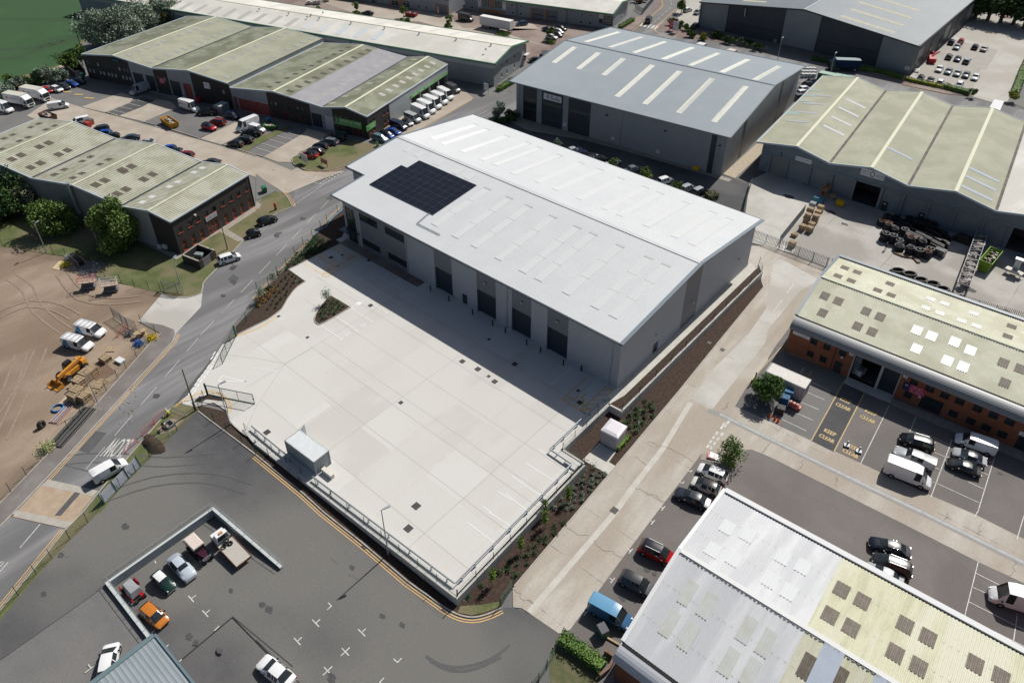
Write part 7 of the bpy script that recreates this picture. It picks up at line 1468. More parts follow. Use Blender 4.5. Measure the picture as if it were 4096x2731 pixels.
palisade('grey mesh-like palisade fence dividing the pale forecourt from the pallet stacks',[(-41.4,129),(-42.6,144.2)],2.0);palisade('pale palisade fence beside the grey warehouse parking strip',[(-49.0,127),(-53.5,138.5),(-56.5,147.5)],1.9)
palisade('open grey palisade gate leaf by the lawn at the site entrance',[P(1,1505,1105),P(1,1700,1132)],2.4,sp=.2,name='palisade_gate',cat='gate');palisade('leaning grey palisade gate leaf lying behind the red barrier',[P(1,1045,1345),P(1,1180,1440),P(1,1280,1480)],2.3,sp=.2,name='palisade_gate',cat='gate')
palisade('grey palisade fence at the top edge by the scrap pile',[P(20,1130,90),P(20,1200,130),P(20,1300,10)],2.0)
def gate(label,a,b,h=2.0,z=0.0):
 o=thing('swing_gate',label,'gate',V3(a,z));mb=MB();A,Bq=V3(a,z),V3(b,z);u=Vector((0,0,1))
 for t in(0,1):mb.bar(A.lerp(Bq,t)+u*.1,A.lerp(Bq,t)+u*h,.08)
 for hh in(.12,h):mb.bar(A+u*hh,Bq+u*hh,.08)
 for t in(.33,.66):mb.bar(A.lerp(Bq,t)+u*.1,A.lerp(Bq,t)+u*h,.05)
 mb.build('gate_frame',fenceg,o);w=MB()
 for k in range(1,14):w.bar(A+u*h*k/14,Bq+u*h*k/14,.008)
 for k in range(1,40):w.bar(A.lerp(Bq,k/40)+u*.1,A.lerp(Bq,k/40)+u*h,.006)
 w.build('mesh_panel',wirem,o);q=MB();q.tube(A+(A-Bq).normalized()*.15,A+(A-Bq).normalized()*.15+u*(h+.3),.14,n=10);q.build('post',fenceg,o)
 q=MB();q.box(tuple(Bq+u*1.1),(.14,.14,.25));q.build('latch',framed,o)
gate('open green mesh gate leaf standing over the yellow arc at the yard entrance',P(2,1915,490,0),P(2,2340,575,0));gate('open green mesh gate leaf folded along the road side of the yard entrance',P(2,2165,-40,0),P(2,2045,205,0))
fence('short angled green mesh panel beside the gatepost',[P(2,1790,605,0),P(2,1860,590,0),P(2,1880,535,0)],2.0,1.6,z=0,wires=12)
fence('green mesh fence beside the clipped hedge, cut by the bottom edge',PL(23,400,1300,320,1440,245,1560,180,1640),2.0,2.6,wires=14);fence('green mesh fence end panel at the bottom right corner of the kerb bed',PL(13,2245,872)+PL(23,10,680),2.0,2.6,wires=14)
def guard(label,pts):
 o=thing('guard_rail',label,'guard rail',V3(pts[0],0));mb=MB();pp=MB()
 for a,b in zip(pts,pts[1:]):
  a,b=Vector(a),Vector(b);L=(b-a).length;n=Vector((-(b-a).y,(b-a).x)).normalized()
  for dz in(.52,.68):mb.bar(V3(a,dz),V3(b,dz),.09,.12)
  mb.bar(V3(a+n*.05,.6),V3(b+n*.05,.6),.03,.3)
  k=max(1,round(L/3.4))
  for i in range(k+1):p=a.lerp(b,(i+.3*(1 if i==0 else-1 if i==k else 0))/k);q=MB();q.box((p.x-n.x*.1,p.y-n.y*.1,.38),(.12,.12,.7),math.atan2(n.y,n.x));q.box((p.x-n.x*.1,p.y-n.y*.1,.04),(.3,.3,.03),math.atan2(n.y,n.x));q.build('post',galv,o)
 mb.build('rail',galv,o)
guard('galvanised guard rail along the front yard edge left of the container',[(-76.8,32.0),(-66.8,32.15)]);guard('galvanised guard rail along the front yard edge to the near corner',[(-62.8,32.2),(-37.8,33.5)])
guard('galvanised guard rail stepping along the right yard edge',[(-37.7,33.6),(-38.1,56.4),(-42.0,56.5),(-42.0,68.9)])
guard('short galvanised guard rail tip at the gable corner path',[(-41.9,69.2),(-41.7,70.6)])
for k,(cr,x,y)in enumerate(((11,1603,1103),(11,1772,1197),(11,1990,1320),(11,2173,1422),(11,2290,1488),(22,135,30),(22,262,100),(22,471,218),(22,635,268))):
 p=P(cr,x,y,0.03);mb=MB();mb.tube(p,p+Vector((0,0,1.15)),.11,n=12);mb.tube(p+Vector((0,0,1.15)),p+Vector((0,0,1.2)),.11,.05,n=12);o=mb.build('bollard',blackp,org=p)
 solo(o,('black bollard %s'%['nearest the glazed office end, left of the first shutter door','at the right side of the first shutter door','at the left side of the second shutter door','at the right side of the second shutter door','at the left side of the third shutter door','at the right side of the third shutter door','at the left side of the last shutter door','at the right side of the last shutter door','nearest the gable corner'][k]),'bollard','black bollards by the shutter doors')
def lamp(label,base,h,aim,wood=False,head=True,r=.09,name='lamp_post',cat='lamp post'):
 b=Vector(base);o=thing(name,label,cat,b);mb=MB();mb.tube(b,b+Vector((0,0,h)),r,r*.6,n=8);mb.build('pole',bwood if wood else galv,o)
 if head:
  d=Vector((aim[0],aim[1],0)).normalized();t=b+Vector((0,0,h));q=MB();q.bar(t-d*.1,t+d*.35+Vector((0,0,.08)),.08);q.hexa([tuple(t+d*.3+Vector((0,0,.02))+s)for s in(Vector((-d.y,d.x,0))*.1,Vector((-d.y,d.x,0))*-.1,d*.8-Vector((-d.y,d.x,0))*.16,d*.8+Vector((-d.y,d.x,0))*.16)],[tuple(t+d*.3+Vector((0,0,.14))+s)for s in(Vector((-d.y,d.x,0))*.1,Vector((-d.y,d.x,0))*-.1,d*.8-Vector((-d.y,d.x,0))*.16,d*.8+Vector((-d.y,d.x,0))*.16)]);q.build('lamp_head',galv,o)
  q=MB();q.tube(b,b+Vector((0,0,.7)),r*1.5,n=8);q.build('base_sleeve',galv,o)
 return o
lamp('grey lamp post in the kerb bed with a long shadow on the lower yard',P(13,1215,388),8.5,(.3,1));lamp('grey lamp post by the open entrance gate',P(2,2112,755,0),7.6,(.1,1));lamp('grey lamp post on the pavement among the stacked pallets',P(2,900,565),6.5,(0,1),head=False)
lamp('pale lamp post at the back of the lawn below the left trees',P(1,428,750),6.4,(-.5,1));lamp('pale lamp post beneath the big round tree',P(1,925,735),4.6,(-.5,1));lamp('thin lamp post on the lawn beside the brick bin store',P(1,1652,1030),5.2,(-.5,1));lamp('lamp post behind the blue lorry',P(30,568,690),6.5,(0,1));lamp('lamp post by the fence left of the blue lorry',P(30,85,560),7,(0,1))
lamp('weathered timber pole leaning at the yard entrance',P(2,1800,632),8.2,(0,1),True,False,.14,'timber_pole','pole');lamp('timber pole with a yellow tag by the brick office lawn',P(1,2090,722),6.2,(0,1),True,False,.13,'timber_pole','pole')
o=lamp('timber power pole with insulator arm at the edge of the crop field',P(0,760,480),7.5,(0,1),True,False,.14,'power_pole','power pole');b=P(0,760,480);q=MB();q.bar(b+Vector((-.9,-.4,7.3)),b+Vector((.9,.4,7.3)),.12);q.build('cross_arm',bwood,o)
mb=MB();far_=P(0,-250,790)
for k in(-.8,0,.8):
 a=b+Vector((k,k*.4,7.4));e=far_+Vector((k,k*.4,7.5));pv=a
 for i in range(1,9):t=i/8;q_=a.lerp(e,t)+Vector((0,0,-4*t*(1-t)*1.2));mb.tube(pv,q_,.02,n=4,caps=False);pv=q_
mb.build('cable',M('cable_green',(.12,.2,.15)),o)
for cr,x,y,s,z,lb in((11,690,797,.8,0,'in the disabled bay hatching'),(11,793,776,.5,0,'close to the block paving'),(11,1052,1238,.75,0,'by the long bay lines'),(11,208,1337,.5,0,'by the left yard kerb'),(11,473,1531,.5,0,'left of the EV bays'),(12,102,833,.85,0,'behind the container'),(12,1331,561,.6,0,'in the middle of the yard'),(12,1895,183,.8,0,'at the shadow edge'),(12,2038,254,.85,0,'at the shadow edge, second of four'),(12,2137,320,.5,0,'the small one at the shadow edge'),(12,2192,368,.8,0,'at the right of the four by the shadow'),(12,1472,1510,.95,0,'towards the near corner'),(13,1400,150,.95,0,'closest to the near corner'),(22,25,208,.8,0,'in the shaded part of the yard'),(22,608,452,.5,0,'in the right disabled bay'),(22,622,560,.75,0,'under the right wheelchair symbol'),(22,288,1465,.6,0,'by the right guard rail'),(11,2140,1548,.5,0,'below the second shutter door'),(22,1158,740,.8,None,'in the shrub bed by the kiosk'),(22,1812,12,.7,None,'in the dark bed beside the lane'),(11,358,1018,.9,0.03,'in the left bed'),(22,1933,75,.7,None,'near the top of the lane'),(22,940,1548,.9,None,'in the lane'),(1,2140,892,.8,None,'in the road by the white coupe'),(2,1268,260,.7,None,'in the left pavement'),(13,998,315,.7,None,'in the double yellow lines'),(13,1738,893,.7,None,'in the bend of the double yellow lines')):
 p=P(cr,x,y,z);zz=p.z+.05;mb=MB();rz=0 if z is not None else R(-30)if cr<10 else 0
 mb.box((p.x,p.y,zz),(s,s,.02),rz);mb.box((p.x,p.y,zz+.01),(s*.86,s*.05,.015),rz+.7);solo(mb.build('drain_cover',coverm if cr not in(2,)else rustm,org=(p.x,p.y,zz)),'square metal cover '+lb,'drain cover','square drain covers')
mb=MB();p=P(11,1037,825,0);mb.tube(p+Vector((0,0,.03)),p+Vector((0,0,.06)),.35,n=20);solo(mb.build('manhole_cover',coverm,org=p),'round dark manhole cover beside the block paving','manhole cover')
corr=M('container_paint',(.5,.5,.5),objcol=True,fine=.08,fsc=1.5,rough=.55)
def container(label,corners,H,col,z=None,roof=None,name='shipping_container',door=True,cat='container'):
 a,b,c,d=[Vector((q[0],q[1],0))for q in corners];zb=z if z is not None else zt(a.x);o=thing(name,label,cat,V3(a,zb));mb=MB();pts=[a,b,c,d]
 for i in range(4):
  p,q=pts[i],pts[(i+1)%4];L=(q-p).length;n=int(L/.28);u=(q-p)/L;nr=Vector((u.y,-u.x,0));pv=None
  for k in range(n):
   for f,off in((0,0),(.35,0),(.5,-.05),(.85,-.05),(1,0)):
    w=p+u*(L*(k+f)/n)+nr*off
    if pv is not None and(w-pv).length>1e-5:mb.face([V3(pv,zb+.12),V3(w,zb+.12),V3(w,zb+H-.1),V3(pv,zb+H-.1)])
    pv=w
 x=mb.build('body',corr,o);x.color=(*col,1)
 mb=MB()
 for i in range(4):
  p,q=pts[i],pts[(i+1)%4];mb.bar(V3(p,zb+.08),V3(q,zb+.08),.14,.16);mb.bar(V3(p,zb+H-.08),V3(q,zb+H-.08),.14,.16);mb.bar(V3(p,zb),V3(p,zb+H),.16,.16)
 x=mb.build('frame',corr,o);x.color=(*col,1)
 mb=MB();slope(mb,V3(a,zb+H),V3(b,zb+H),V3(c,zb+H),V3(d,zb+H),.28,.03);x=mb.build('roof',corr,o);x.color=(*(roof or col),1)
 if door:
  mb=MB();m_=(b+c)/2;u=(c-b).normalized();nr=Vector((u.y,-u.x,0))
  for s in(-.9,-.35,.35,.9):mb.bar(V3(m_+u*s*.6+nr*.06,zb+.2),V3(m_+u*s*.6+nr*.06,zb+H-.2),.04)
  mb.build('locking_bar',galv,o)
 return o
cA=P(12,328,1085,0);cB=P(12,557,1225,0);cC=P(12,688,1128,0);ux=Vector((1,0.045,0)).normalized();uy=Vector((-ux.y,ux.x,0));cA=cB-ux*6.0
container('grey corrugated container standing on the front edge of the yard',[cA,cB,cB+uy*2.45,cA+uy*2.45],2.6,(.34,.37,.39),.04,roof=(.60,.63,.64))
q=MB();p=cB+uy*1.0+ux*1.2;q.box((p.x,p.y,.38),(2.0,.55,.6),.03);q.box((p.x,p.y,.7),(2.05,.6,.06),.03);solo(q.build('generator_box',M('cream_box',(.62,.60,.54),fine=.05),org=(p.x,p.y,.04)),'long cream box on the ground at the end of the grey container','box')
for k in(0,):q=MB();q.hexa([cA+uy*2.45+Vector((0,0,.1)),cA+uy*2.5+Vector((0,0,.1)),cA+uy*3.6-ux*.4+Vector((0,0,.1)),cA+uy*3.6-ux*.45+Vector((0,0,.1))],[cA+uy*2.45+Vector((0,0,2.5)),cA+uy*2.5+Vector((0,0,2.5)),cA+uy*3.6-ux*.4+Vector((0,0,2.5)),cA+uy*3.6-ux*.45+Vector((0,0,2.5))]);q.build('open_door',corr,[o for o in bpy.data.objects if o.name.startswith('shipping_container')][-1]).color=(.34,.37,.39,1)
kA=P(22,810,928,-1.25);kB=P(22,955,1003,-1.25);ku=(kB-kA).normalized();kv=Vector((-ku.y,ku.x,0));kw=(kB-kA).length;kd=kw*1.02
o=thing('substation_kiosk','pinkish-grey electrical kiosk with shallow roof in the right planting bed','kiosk',V3(kA,-1.25));pts=[kA,kB,kB+kv*kd,kA+kv*kd];km=M('pink_grey_grp',(.42,.395,.43),fine=.03,rough=.5)
q=MB();q.hexa([V3(p,-1.3)for p in pts],[V3(p,1.15)for p in pts]);q.build('body',km,o);cn=(pts[0]+pts[2])/2
q=MB();q.hexa([V3(cn+(p-cn)*1.08,1.12)for p in pts],[V3(cn+(p-cn)*1.06,1.42)for p in pts]);q.hexa([V3(cn+(p-cn)*1.06,1.42)for p in pts],[V3(cn+(p-cn)*.7,1.58)for p in pts]);q.build('roof',M('pink_grey_roof',(.62,.60,.64),fine=.02,rough=.5),o)
for k in(0,1):
 q=MB();f_=Fac(kA,kB);f_.slabm(q,(.12+k*(kw/2-.08),kw/2-.06+k*(kw/2-.08),-1.15,.85),0,.05)
 for j in range(5):f_.slabm(q,(.25+k*(kw/2-.08),kw/2-.2+k*(kw/2-.08),.25+j*.1,.29+j*.1),.05,.07)
 q.build('door',km,o)
f_.slabm(MB(),(kw/2-.45,kw/2-.2,-.1,.15),.05,.07).build('warning_sign',MATS['yellow_road_paint'],o)
a=P(32,375,365+165,-1.27);b=P(32,300,545,-1.27)
w0=P(32,300,548,-1.25);wu_=P(32,378,400,-1.25);
container('white container with grimy roof beside the round bush',[P(32,235,505),P(32,312,545),P(32,312,545)+Vector((-.4,2.45,0)),P(32,235,505)+Vector((-6.8,1.2,0))]if 0 else(lambda c:[c+Vector((-6.1,-.25,0)),c,c+Vector((-.1,2.4,0)),c+Vector((-6.2,2.15,0))])(P(32,305,545)),2.6,(.52,.53,.53),roof=(.56,.54,.51))
container('small grey container beside the brick wall and black off-road pickup',(lambda c:[c,c+Vector((2.2,.6,0)),c+Vector((1.3,3.6,0)),c+Vector((-.9,3.0,0))])(P(0,1975,1040)),2.2,(.26,.29,.29),roof=(.36,.4,.4))
container('pale green container by the fence, further one',(lambda c:[c,c+Vector((6,.6,0)),c+Vector((5.8,3,0)),c+Vector((-.2,2.4,0))])(P(30,445,745)),2.5,(.06,.16,.10),roof=(.28,.42,.34));container('pale green container roof just behind the pale green saw-tooth roof',(lambda c:[c,c+Vector((5,.5,0)),c+Vector((4.8,2.9,0)),c+Vector((-.2,2.4,0))])(P(30,590,770)),2.5,(.06,.16,.10),roof=(.28,.42,.34))
p0=P(30,2020,1010,3);p1=P(30,2125,1035,3);p2=P(30,2170,930,3);p3=P(30,2080,912,3);o=thing('canopy_roof','white ribbed canopy roof beyond the green saw-tooth roof','canopy',(p0.x,p0.y,-1.3));q=MB();slope(q,p0,p1,p2,p3,.5,.05);q.build('roof',white_r,o)
for p in(p0,p1,p2,p3):q=MB();q.bar(V3(p,-1.3),V3(p,3),.15);q.build('post',galv,o)
q0,q1,q2,q3=P(1,1688,845),P(1,1848,908),P(1,1995,800),P(1,1835,740);o=thing('bin_store','roofless dark brick bin store with grey timber gates beside the lawn','bin store',q0);qs=[q0,q1,q2,q3]
for i in(0,2,3):f_=Fac(qs[i],qs[(i+1)%4]);w_=MB();f_.slabm(w_,(0,f_.L-.3,-.1,1.75),-.28,0);w_.build('wall',dbrick,o);w_=MB();f_.slabm(w_,(-.03,f_.L-.27,1.755,1.83),-.31,.03);w_.build('coping',kerbd,o)
f_=Fac(q1,q2);f_.slabm(MB(),(0,.9,-.1,1.75),-.28,0).build('wall',dbrick,o);f_.slabm(MB(),(f_.L-1.2,f_.L,-.1,1.75),-.28,0).build('wall',dbrick,o)
for k in(0,1):g_=MB();m_=(f_.L-2.1)/2;f_.slabm(g_,(.92+k*m_,.9+(k+1)*m_,.05,1.7),-.16,-.08);g_.build('gate',M('grey_timber_gate',(.16,.155,.16),(.2,.18,.18),1.5,fine=.2),o)
def boxy(name,label,cat,cr,x,y,d,col,rz=0,m_=None,z=None,lid=None,group=None,dz=0):
 p=P(cr,x,y,z);o=thing(name,label,cat,(p.x,p.y,p.z+dz),group,rz);b=MB();a,c,h=d;b.hexa([(-a*.45,-c*.42,.12),(a*.45,-c*.42,.12),(a*.45,c*.42,.12),(-a*.45,c*.42,.12)],[(-a/2,-c/2,h),(a/2,-c/2,h),(a/2,c/2,h),(-a/2,c/2,h)]);put(b,'body',m_ or paintm,o,col)
 b=MB();b.hexa([(-a*.52,-c*.52,h),(a*.52,-c*.52,h),(a*.52,c*.52,h),(-a*.52,c*.52,h)],[(-a*.46,-c*.46,h+.12),(a*.46,-c*.46,h+.12),(a*.46,c*.46,h+.16),(-a*.46,c*.46,h+.16)]);put(b,'lid',m_ or paintm,o,lid or col)
 for sx in(-1,1):
  for sy in(-1,1):b=MB();b.tube((sx*a*.38,sy*c*.36-.03,.08),(sx*a*.38,sy*c*.36+.03,.08),.08,n=8);put(b,'wheel',tyrem,o)
 return o
boxy('wheeled_bin','green wheeled bin with dark lid by the blue panel van','bin',23,828,1120,(1.3,1.0,1.25),(.01,.13,.07),R(-25),lid=(.09,.095,.11));boxy('wheeled_bin','green wheeled bin at the grey corner by the estate road','bin',11,80,195,(1.4,1.0,1.2),(.02,.15,.08),R(-20))
boxy('wheeled_bin','bright red wheeled bin at the foot of the brick wall','bin',0,1825,940,(1.3,1.0,1.1),(.5,.02,.03));boxy('wheeled_bin','green wheeled bin by the last corner of the brick terrace','bin',0,765,718,(1.4,1.0,1.2),(.02,.13,.09));boxy('wheeled_bin','blue-lidded bin beside the green skip','bin',10,118,1130,(1.2,1,1.2),(.03,.1,.12),lid=(.02,.2,.45))
for x,y,c,lb in((770,1165,(.05,.05,.05),'dark wheelie bin behind the mossy roof'),(815,1170,(.4,.05,.04),'red wheelie bin between two others behind the mossy roof'),(842,1145,(.3,.09,.04),'rust-red wheelie bin furthest right behind the mossy roof')):boxy('wheeled_bin',lb,'bin',0,x,y,(1.3,1.1,1.35),c,R(15),lid=(.1,.1,.1)if c[0]<.38 else None)
boxy('wheeled_bin','blue-green skip bin by the roller door in the back row','bin',10,1735,115,(2.2,1.2,1.3),(.02,.16,.15),lid=(.02,.14,.25));boxy('wheeled_bin','red bin beside the back-row roller door','bin',10,1628,88,(1.2,1.0,1.2),(.35,.03,.02));boxy('grit_bin','yellow grit bin at the corner of the grey warehouse','grit bin',20,1690,1562,(1.4,1.0,.8),(.65,.42,.02));boxy('wheeled_bin','red bin by the charcoal warehouse side','bin',30,1490,520,(1.4,1.1,1.5),(.4,.02,.02))
boxy('wheeled_bin','grey cooler units inside the brick bin store','bin',1,1835,800,(1.7,1.0,.9),(.2,.24,.25),R(30));boxy('yellow_crate','yellow box standing by the shaded shutter','crate',31,657,320,(1.6,1.2,1.0),(.65,.38,.01))
def skip(label,cr,x,y,L,Wd,H,col,rz,fill,dz=0):
 p=P(cr,x,y);o=thing('skip',label,'skip',p,None,rz);b=MB();h,w=L/2,Wd/2;o_=.35
 bt=[(-h+o_,-w+.1,.15),(h-o_,-w+.1,.15),(h-o_,w-.1,.15),(-h+o_,w-.1,.15)];tp_=[(-h,-w,H),(h,-w,H*1.0),(h,w,H),(-h,w,H)];ti=[(-h+.1,-w+.1,H),(h-.1,-w+.1,H),(h-.1,w-.1,H),(-h+.1,w-.1,H)];bi=[(q[0]*.96,q[1]*.94,H*.55)for q in bt]
 b.mesh(bt+tp_+ti+bi,[(0,1,5,4),(1,2,6,5),(2,3,7,6),(3,0,4,7),(3,2,1,0),(4,5,9,8),(5,6,10,9),(6,7,11,10),(7,4,8,11),(8,9,13,12),(9,10,14,13),(10,11,15,14),(11,8,12,15)])
 for k in range(5):x_=-h*.7+k*h*.35;b.box((x_,-w-.02,H*.6),(.08,.12,H*.7));b.box((x_,w+.02,H*.6),(.08,.12,H*.7))
 put(b,'body',paintm,o,col);b=MB()
 for k in range(26):b.box((random.uniform(-h+.5,h-.5),random.uniform(-w+.35,w-.35),H*random.uniform(.55,.85)),(random.uniform(.2,.9),random.uniform(.2,.6),random.uniform(.08,.3)),random.uniform(0,3),tilt=random.uniform(-.4,.4))
 put(b,'rubble',M('mixed_rubble',(.30,.26,.22),(.45,.42,.38),2.5,fine=.4,isl=.5),o);return o
skip('yellow skip full of rubble on the dark bay',0,1565,1150,6.0,2.3,1.5,(.48,.25,.02),R(-3),1);skip('rust-brown skip half hidden by the mossy roof',0,450,1095,5,2.2,1.5,(.12,.05,.035),R(10),1);skip('green skip beside the brick wall and small white van',10,140,1180,3.6,1.8,1.1,(.04,.16,.03),R(30),1)
skip('red skip with wrapped boards near the back-row tree',10,1430,150,4.5,2.2,1.3,(.3,.03,.03),R(20),1);o=skip('tall lime-green waste container in the tyre yard',31,2010,870,2.3,6.4,2.4,(.17,.32,.02),R(-4),1)
q=MB();q.hexa([(-1.0,0,0.3),(1.1,0,.3),(1.1,2.2,.3),(-1.0,2.2,.3)],[(-1.0,0,1.6),(1.1,0,1.6),(.3,2.2,2.2),(-.6,2.2,2.2)]);o=thing('red_hopper','bright red angular hopper machine beside the charcoal warehouse','hopper',P(30,1500,590),None,R(30));put(q,'body',paintm,o,(.5,.02,.03));q=MB();q.bar((0,1.5,2.0),(2.2,3.0,3.0),.35);put(q,'chute',paintm,o,(.5,.02,.03))
def pallets(label,cr,x,y,n,col=None,rz=0,z=None,group='pallet stacks',s=1.0,h=.144):
 p=P(cr,x,y,z);b=MB()
 for k in range(n):
  jx,jy,jr=random.uniform(-.04,.04),random.uniform(-.04,.04),rz+random.uniform(-.04,.04);zz=p.z+.02+k*h
  c,si=math.cos(jr),math.sin(jr);f=lambda u,v:(p.x+jx+u*c-v*si,p.y+jy+u*si+v*c)
  for j in range(7):u=(-.54+j*.18)*s;q=f(u,0);b.box((q[0],q[1],zz+.125),(.1*s,1.0*s,.025),jr)
  for v in(-.45,0,.45):q=f(0,v*s);b.box((q[0],q[1],zz+.1),(1.2*s,.1,.02),jr);b.box((q[0],q[1],zz+.05),(1.16*s,.09,.075),jr)
 o=b.build('pallet_stack',paintm if col else pallw,org=p);o.color=(*(col or(1,1,1)),1);solo(o,label,'pallets',group);return o
for(x,y,n,col,lb)in((440,290,10,(.10,.32,.42),'pale blue pallet stack, the larger one by the red rack'),(478,305,9,(.06,.20,.33),'darker blue pallet stack beside the pale blue one'),(400,345,10,(.35,.38,.38),'grey pallet stack in front of the blue ones'),(470,385,12,None,'timber pallet stack right of the grey one'),(378,405,12,None,'timber pallet stack left, behind the tallest one'),(445,430,12,None,'timber pallet stack in the middle of the cluster'),(425,480,14,None,'tall timber pallet stack in the middle row'),(350,475,15,None,'tallest timber pallet stack by the dividing fence'),(395,520,8,None,'low timber pallet stack in the front row'),(310,545,9,None,'timber pallet stack at the front left of the cluster'),(378,565,9,None,'timber pallet stack at the front right of the cluster'),(240,600,5,None,'small pallet stack apart by the palisade fence'),(215,700,9,None,'pallet stack with loose boards at the fence corner'),(590,255,7,None,'shaded pallet stack by the pale shutter'),(650,275,4,None,'low shaded pallet stack beside the yellow box')):pallets(lb,31,x,y,n,col,random.uniform(-.1,.1))
for(x,y,n,rz,lb)in((810,345,9,.3,'weathered pallet stack nearest the yellow loader'),(750,420,10,.3,'tall weathered pallet stack below the yellow loader'),(690,410,2,.5,'two pallets lying beside the tall stack'),(880,440,2,.5,'long pallets laid near the lamp post'),(935,385,2,.5,'long pallets laid furthest along the pavement fence'),(700,540,8,.3,'pallet stack with green edge on the boards'),(780,540,7,.3,'pallet stack against the lamp post'),(975,175,4,.2,'neat small pallet stack in the open'),(1020,75,1,.8,'single open pallet with yellow piece near the barrier'),(850,300,7,.3,'pallet stack behind the weathered one'),(730,500,9,.3,'pallet stack on the plywood sheet'),(835,480,3,.5,'low pallets between the stack and the fence'),(905,415,3,.5,'pallets laid midway along the pavement fence')):pallets(lb,2,x,y,n+(n>3)*2,None,rz,group='pallets on the bare site',s=1.35 if n>1 else 1.2)
b=MB();drape(b,PL(2,535,575,650,455,700,455,590,590),.08);solo(b.build('timber_sheet',M('plywood',(.46,.37,.26),fine=.1),org=P(2,600,520)),'pale plywood sheet beside the pallet stacks','board');b=MB();p=P(2,1108,185);b.box((p.x,p.y,.25),(1.5,1.0,.4),.2);solo(b.build('white_crate',M('crate_top',(.6,.62,.62)),org=p),'white-topped green crate by the pavement fence','crate')
blk=M('rubber_track',(.013,.013,.015),(.03,.03,.033),3,fine=.3,rough=.6);wrapm=M('stretch_wrap',(.16,.17,.18),(.02,.02,.022),3,fine=.2,rough=.25)
lb0='black rubber track coils on the tyre yard'
spots=[(1035,500),(1090,445),(1165,460),(1100,520),(1085,560),(1150,570),(1175,530),(1230,500),(1265,540),(1240,590),(1060,640),(1130,660),(1190,690),(1195,730),(1290,680),(1290,760),(1375,780),(1400,700),(1450,800),(1475,770),(1290,470),(1360,500),(1430,510),(1500,540),(1080,480)]
for i,(x,y)in enumerate(spots):
 p=P(31,x,y);b=MB();R_=random.uniform(.62,.8);n=random.randint(3,5)
 for k in range(n):b.torus((p.x+random.uniform(-.05,.05),p.y,p.z+.25+k*.36),R_,.2,(0,0,1),18,6,sx=random.uniform(.85,1.1))
 b.tube(p+Vector((0,0,.05)),p+Vector((0,0,.15+n*.36)),R_*.35,n=10)
 solo(b.build('track_coil',blk,smooth=50,org=p),'upright black rubber track coil in the heap of coils on the tyre yard','track coil',lb0)
 if i in(0,3,4,5,13,14,15,17,18):b=MB();b.torus((p.x,p.y,p.z+.3+n*.36),R_*.86,.08,(0,0,1),18,5);b.torus((p.x,p.y,p.z+.3+n*.36),R_*.45,.06,(0,0,1),14,5);solo(b.build('track_wrap',wrapm if i%2 else rustm,smooth=50,org=p),'shiny wrapped top of a track coil in the heap','track coil','wrapped coil tops')
for i,(x,y,L,rz)in enumerate(((1360,610,3.0,-.2),(1330,640,3,-.2),(1500,620,3.4,-.25),(1490,660,3.6,-.25),(1410,650,3.2,-.2),(1300,650,2.4,-.2),(1450,560,3.2,-.1),(1560,600,3.2,-.2),(1620,650,2.4,-.4),(1600,700,2.4,-.5),(1540,720,2.6,-.3),(1380,540,3,0))):
 p=P(31,x,y);b=MB()
 for s in range(3):
  hz=.35+s*.5;Lh=L/2
  for sgn in(1,-1):b.box((p.x,p.y,p.z+hz+sgn*.19),(L,.55,.08),rz)
  for k in range(int(L/.22)):q=-Lh+k*.22;b.box((p.x+q*math.cos(rz),p.y+q*math.sin(rz),p.z+hz+.25),(.09,.58,.06),rz)
 solo(b.build('flat_track',blk,org=p),'flattened black rubber track with lugs, stacked amid the coils on the tyre yard','rubber track','flattened tracks amid the coils')
for x,y,lb in((1180,945,'oval track coil at the left end of the fence row'),(1290,975,'black track coil on the pale board by the fence'),(1390,1030,'grey track coil in the middle of the fence row'),(1500,1065,'large oval track coil right of the fence row'),(1590,1115,'flattened track coil furthest right by the fence')):
 p=P(31,x,y);b=MB();[b.torus((p.x,p.y,p.z+.2+k*.3),1.0-k*.12,.14,(0,0,1),22,6,sx=1.5)for k in range(3)];solo(b.build('track_coil',blk,smooth=50,org=p),lb,'track coil')
b=MB();pts=PL(31,1160,755,1250,790,1340,800,1385,850);[b.bar(u+Vector((0,0,.2)),v+Vector((0,0,.25)),.75,.14)for u,v in zip(pts,pts[1:])];solo(b.build('worn_track',M('tan_track',(.20,.14,.09),(.25,.18,.12),3,fine=.2),org=pts[0]),'tan worn rubber track unrolled on the concrete','rubber track')
b=MB();p=P(31,1570,775);b.box((p.x,p.y,p.z+.7),(1.9,1.3,1.4),-.2);solo(b.build('wrapped_pallet',wrapm,org=p),'silver-wrapped pallet load at the corner of the track heap','pallet load');b=MB();p=P(31,1780,650);b.hexa([(p.x-2,p.y-.8,p.z),(p.x+2,p.y-1,p.z),(p.x+2,p.y+1,p.z),(p.x-2,p.y+.8,p.z)],[(p.x-1.2,p.y-.5,p.z+1.6),(p.x+1,p.y-.6,p.z+1.5),(p.x+1.3,p.y+.5,p.z+1.4),(p.x-1,p.y+.4,p.z+1.7)]);solo(b.build('covered_load',blackp,org=p),'black-sheeted load against the blue-grey shutters','covered load')
A_,B_=P(31,1750,1150),P(31,1935,640);o=thing('storage_rack','long galvanised lattice rack of scaffold parts in the tyre yard','rack',A_);b=MB();d=(B_-A_);L=d.length;u=d.normalized();n_=Vector((-u.y,u.x,0))*1.0;up_=Vector((0,0,1))
for s in(1,-1):
 for hh in(.2,1.3,2.6):b.bar(A_+n_*s+up_*hh,B_+n_*s+up_*hh,.09)
 for k in range(int(L/2)+1):
  c=A_+u*min(L,k*2)+n_*s;b.bar(c,c+up_*2.7,.09)
  if k*2+2<=L:b.bar(c+up_*.2,c+u*2+up_*2.6,.06);b.bar(c+up_*2.6,c+u*2+up_*.2,.06)
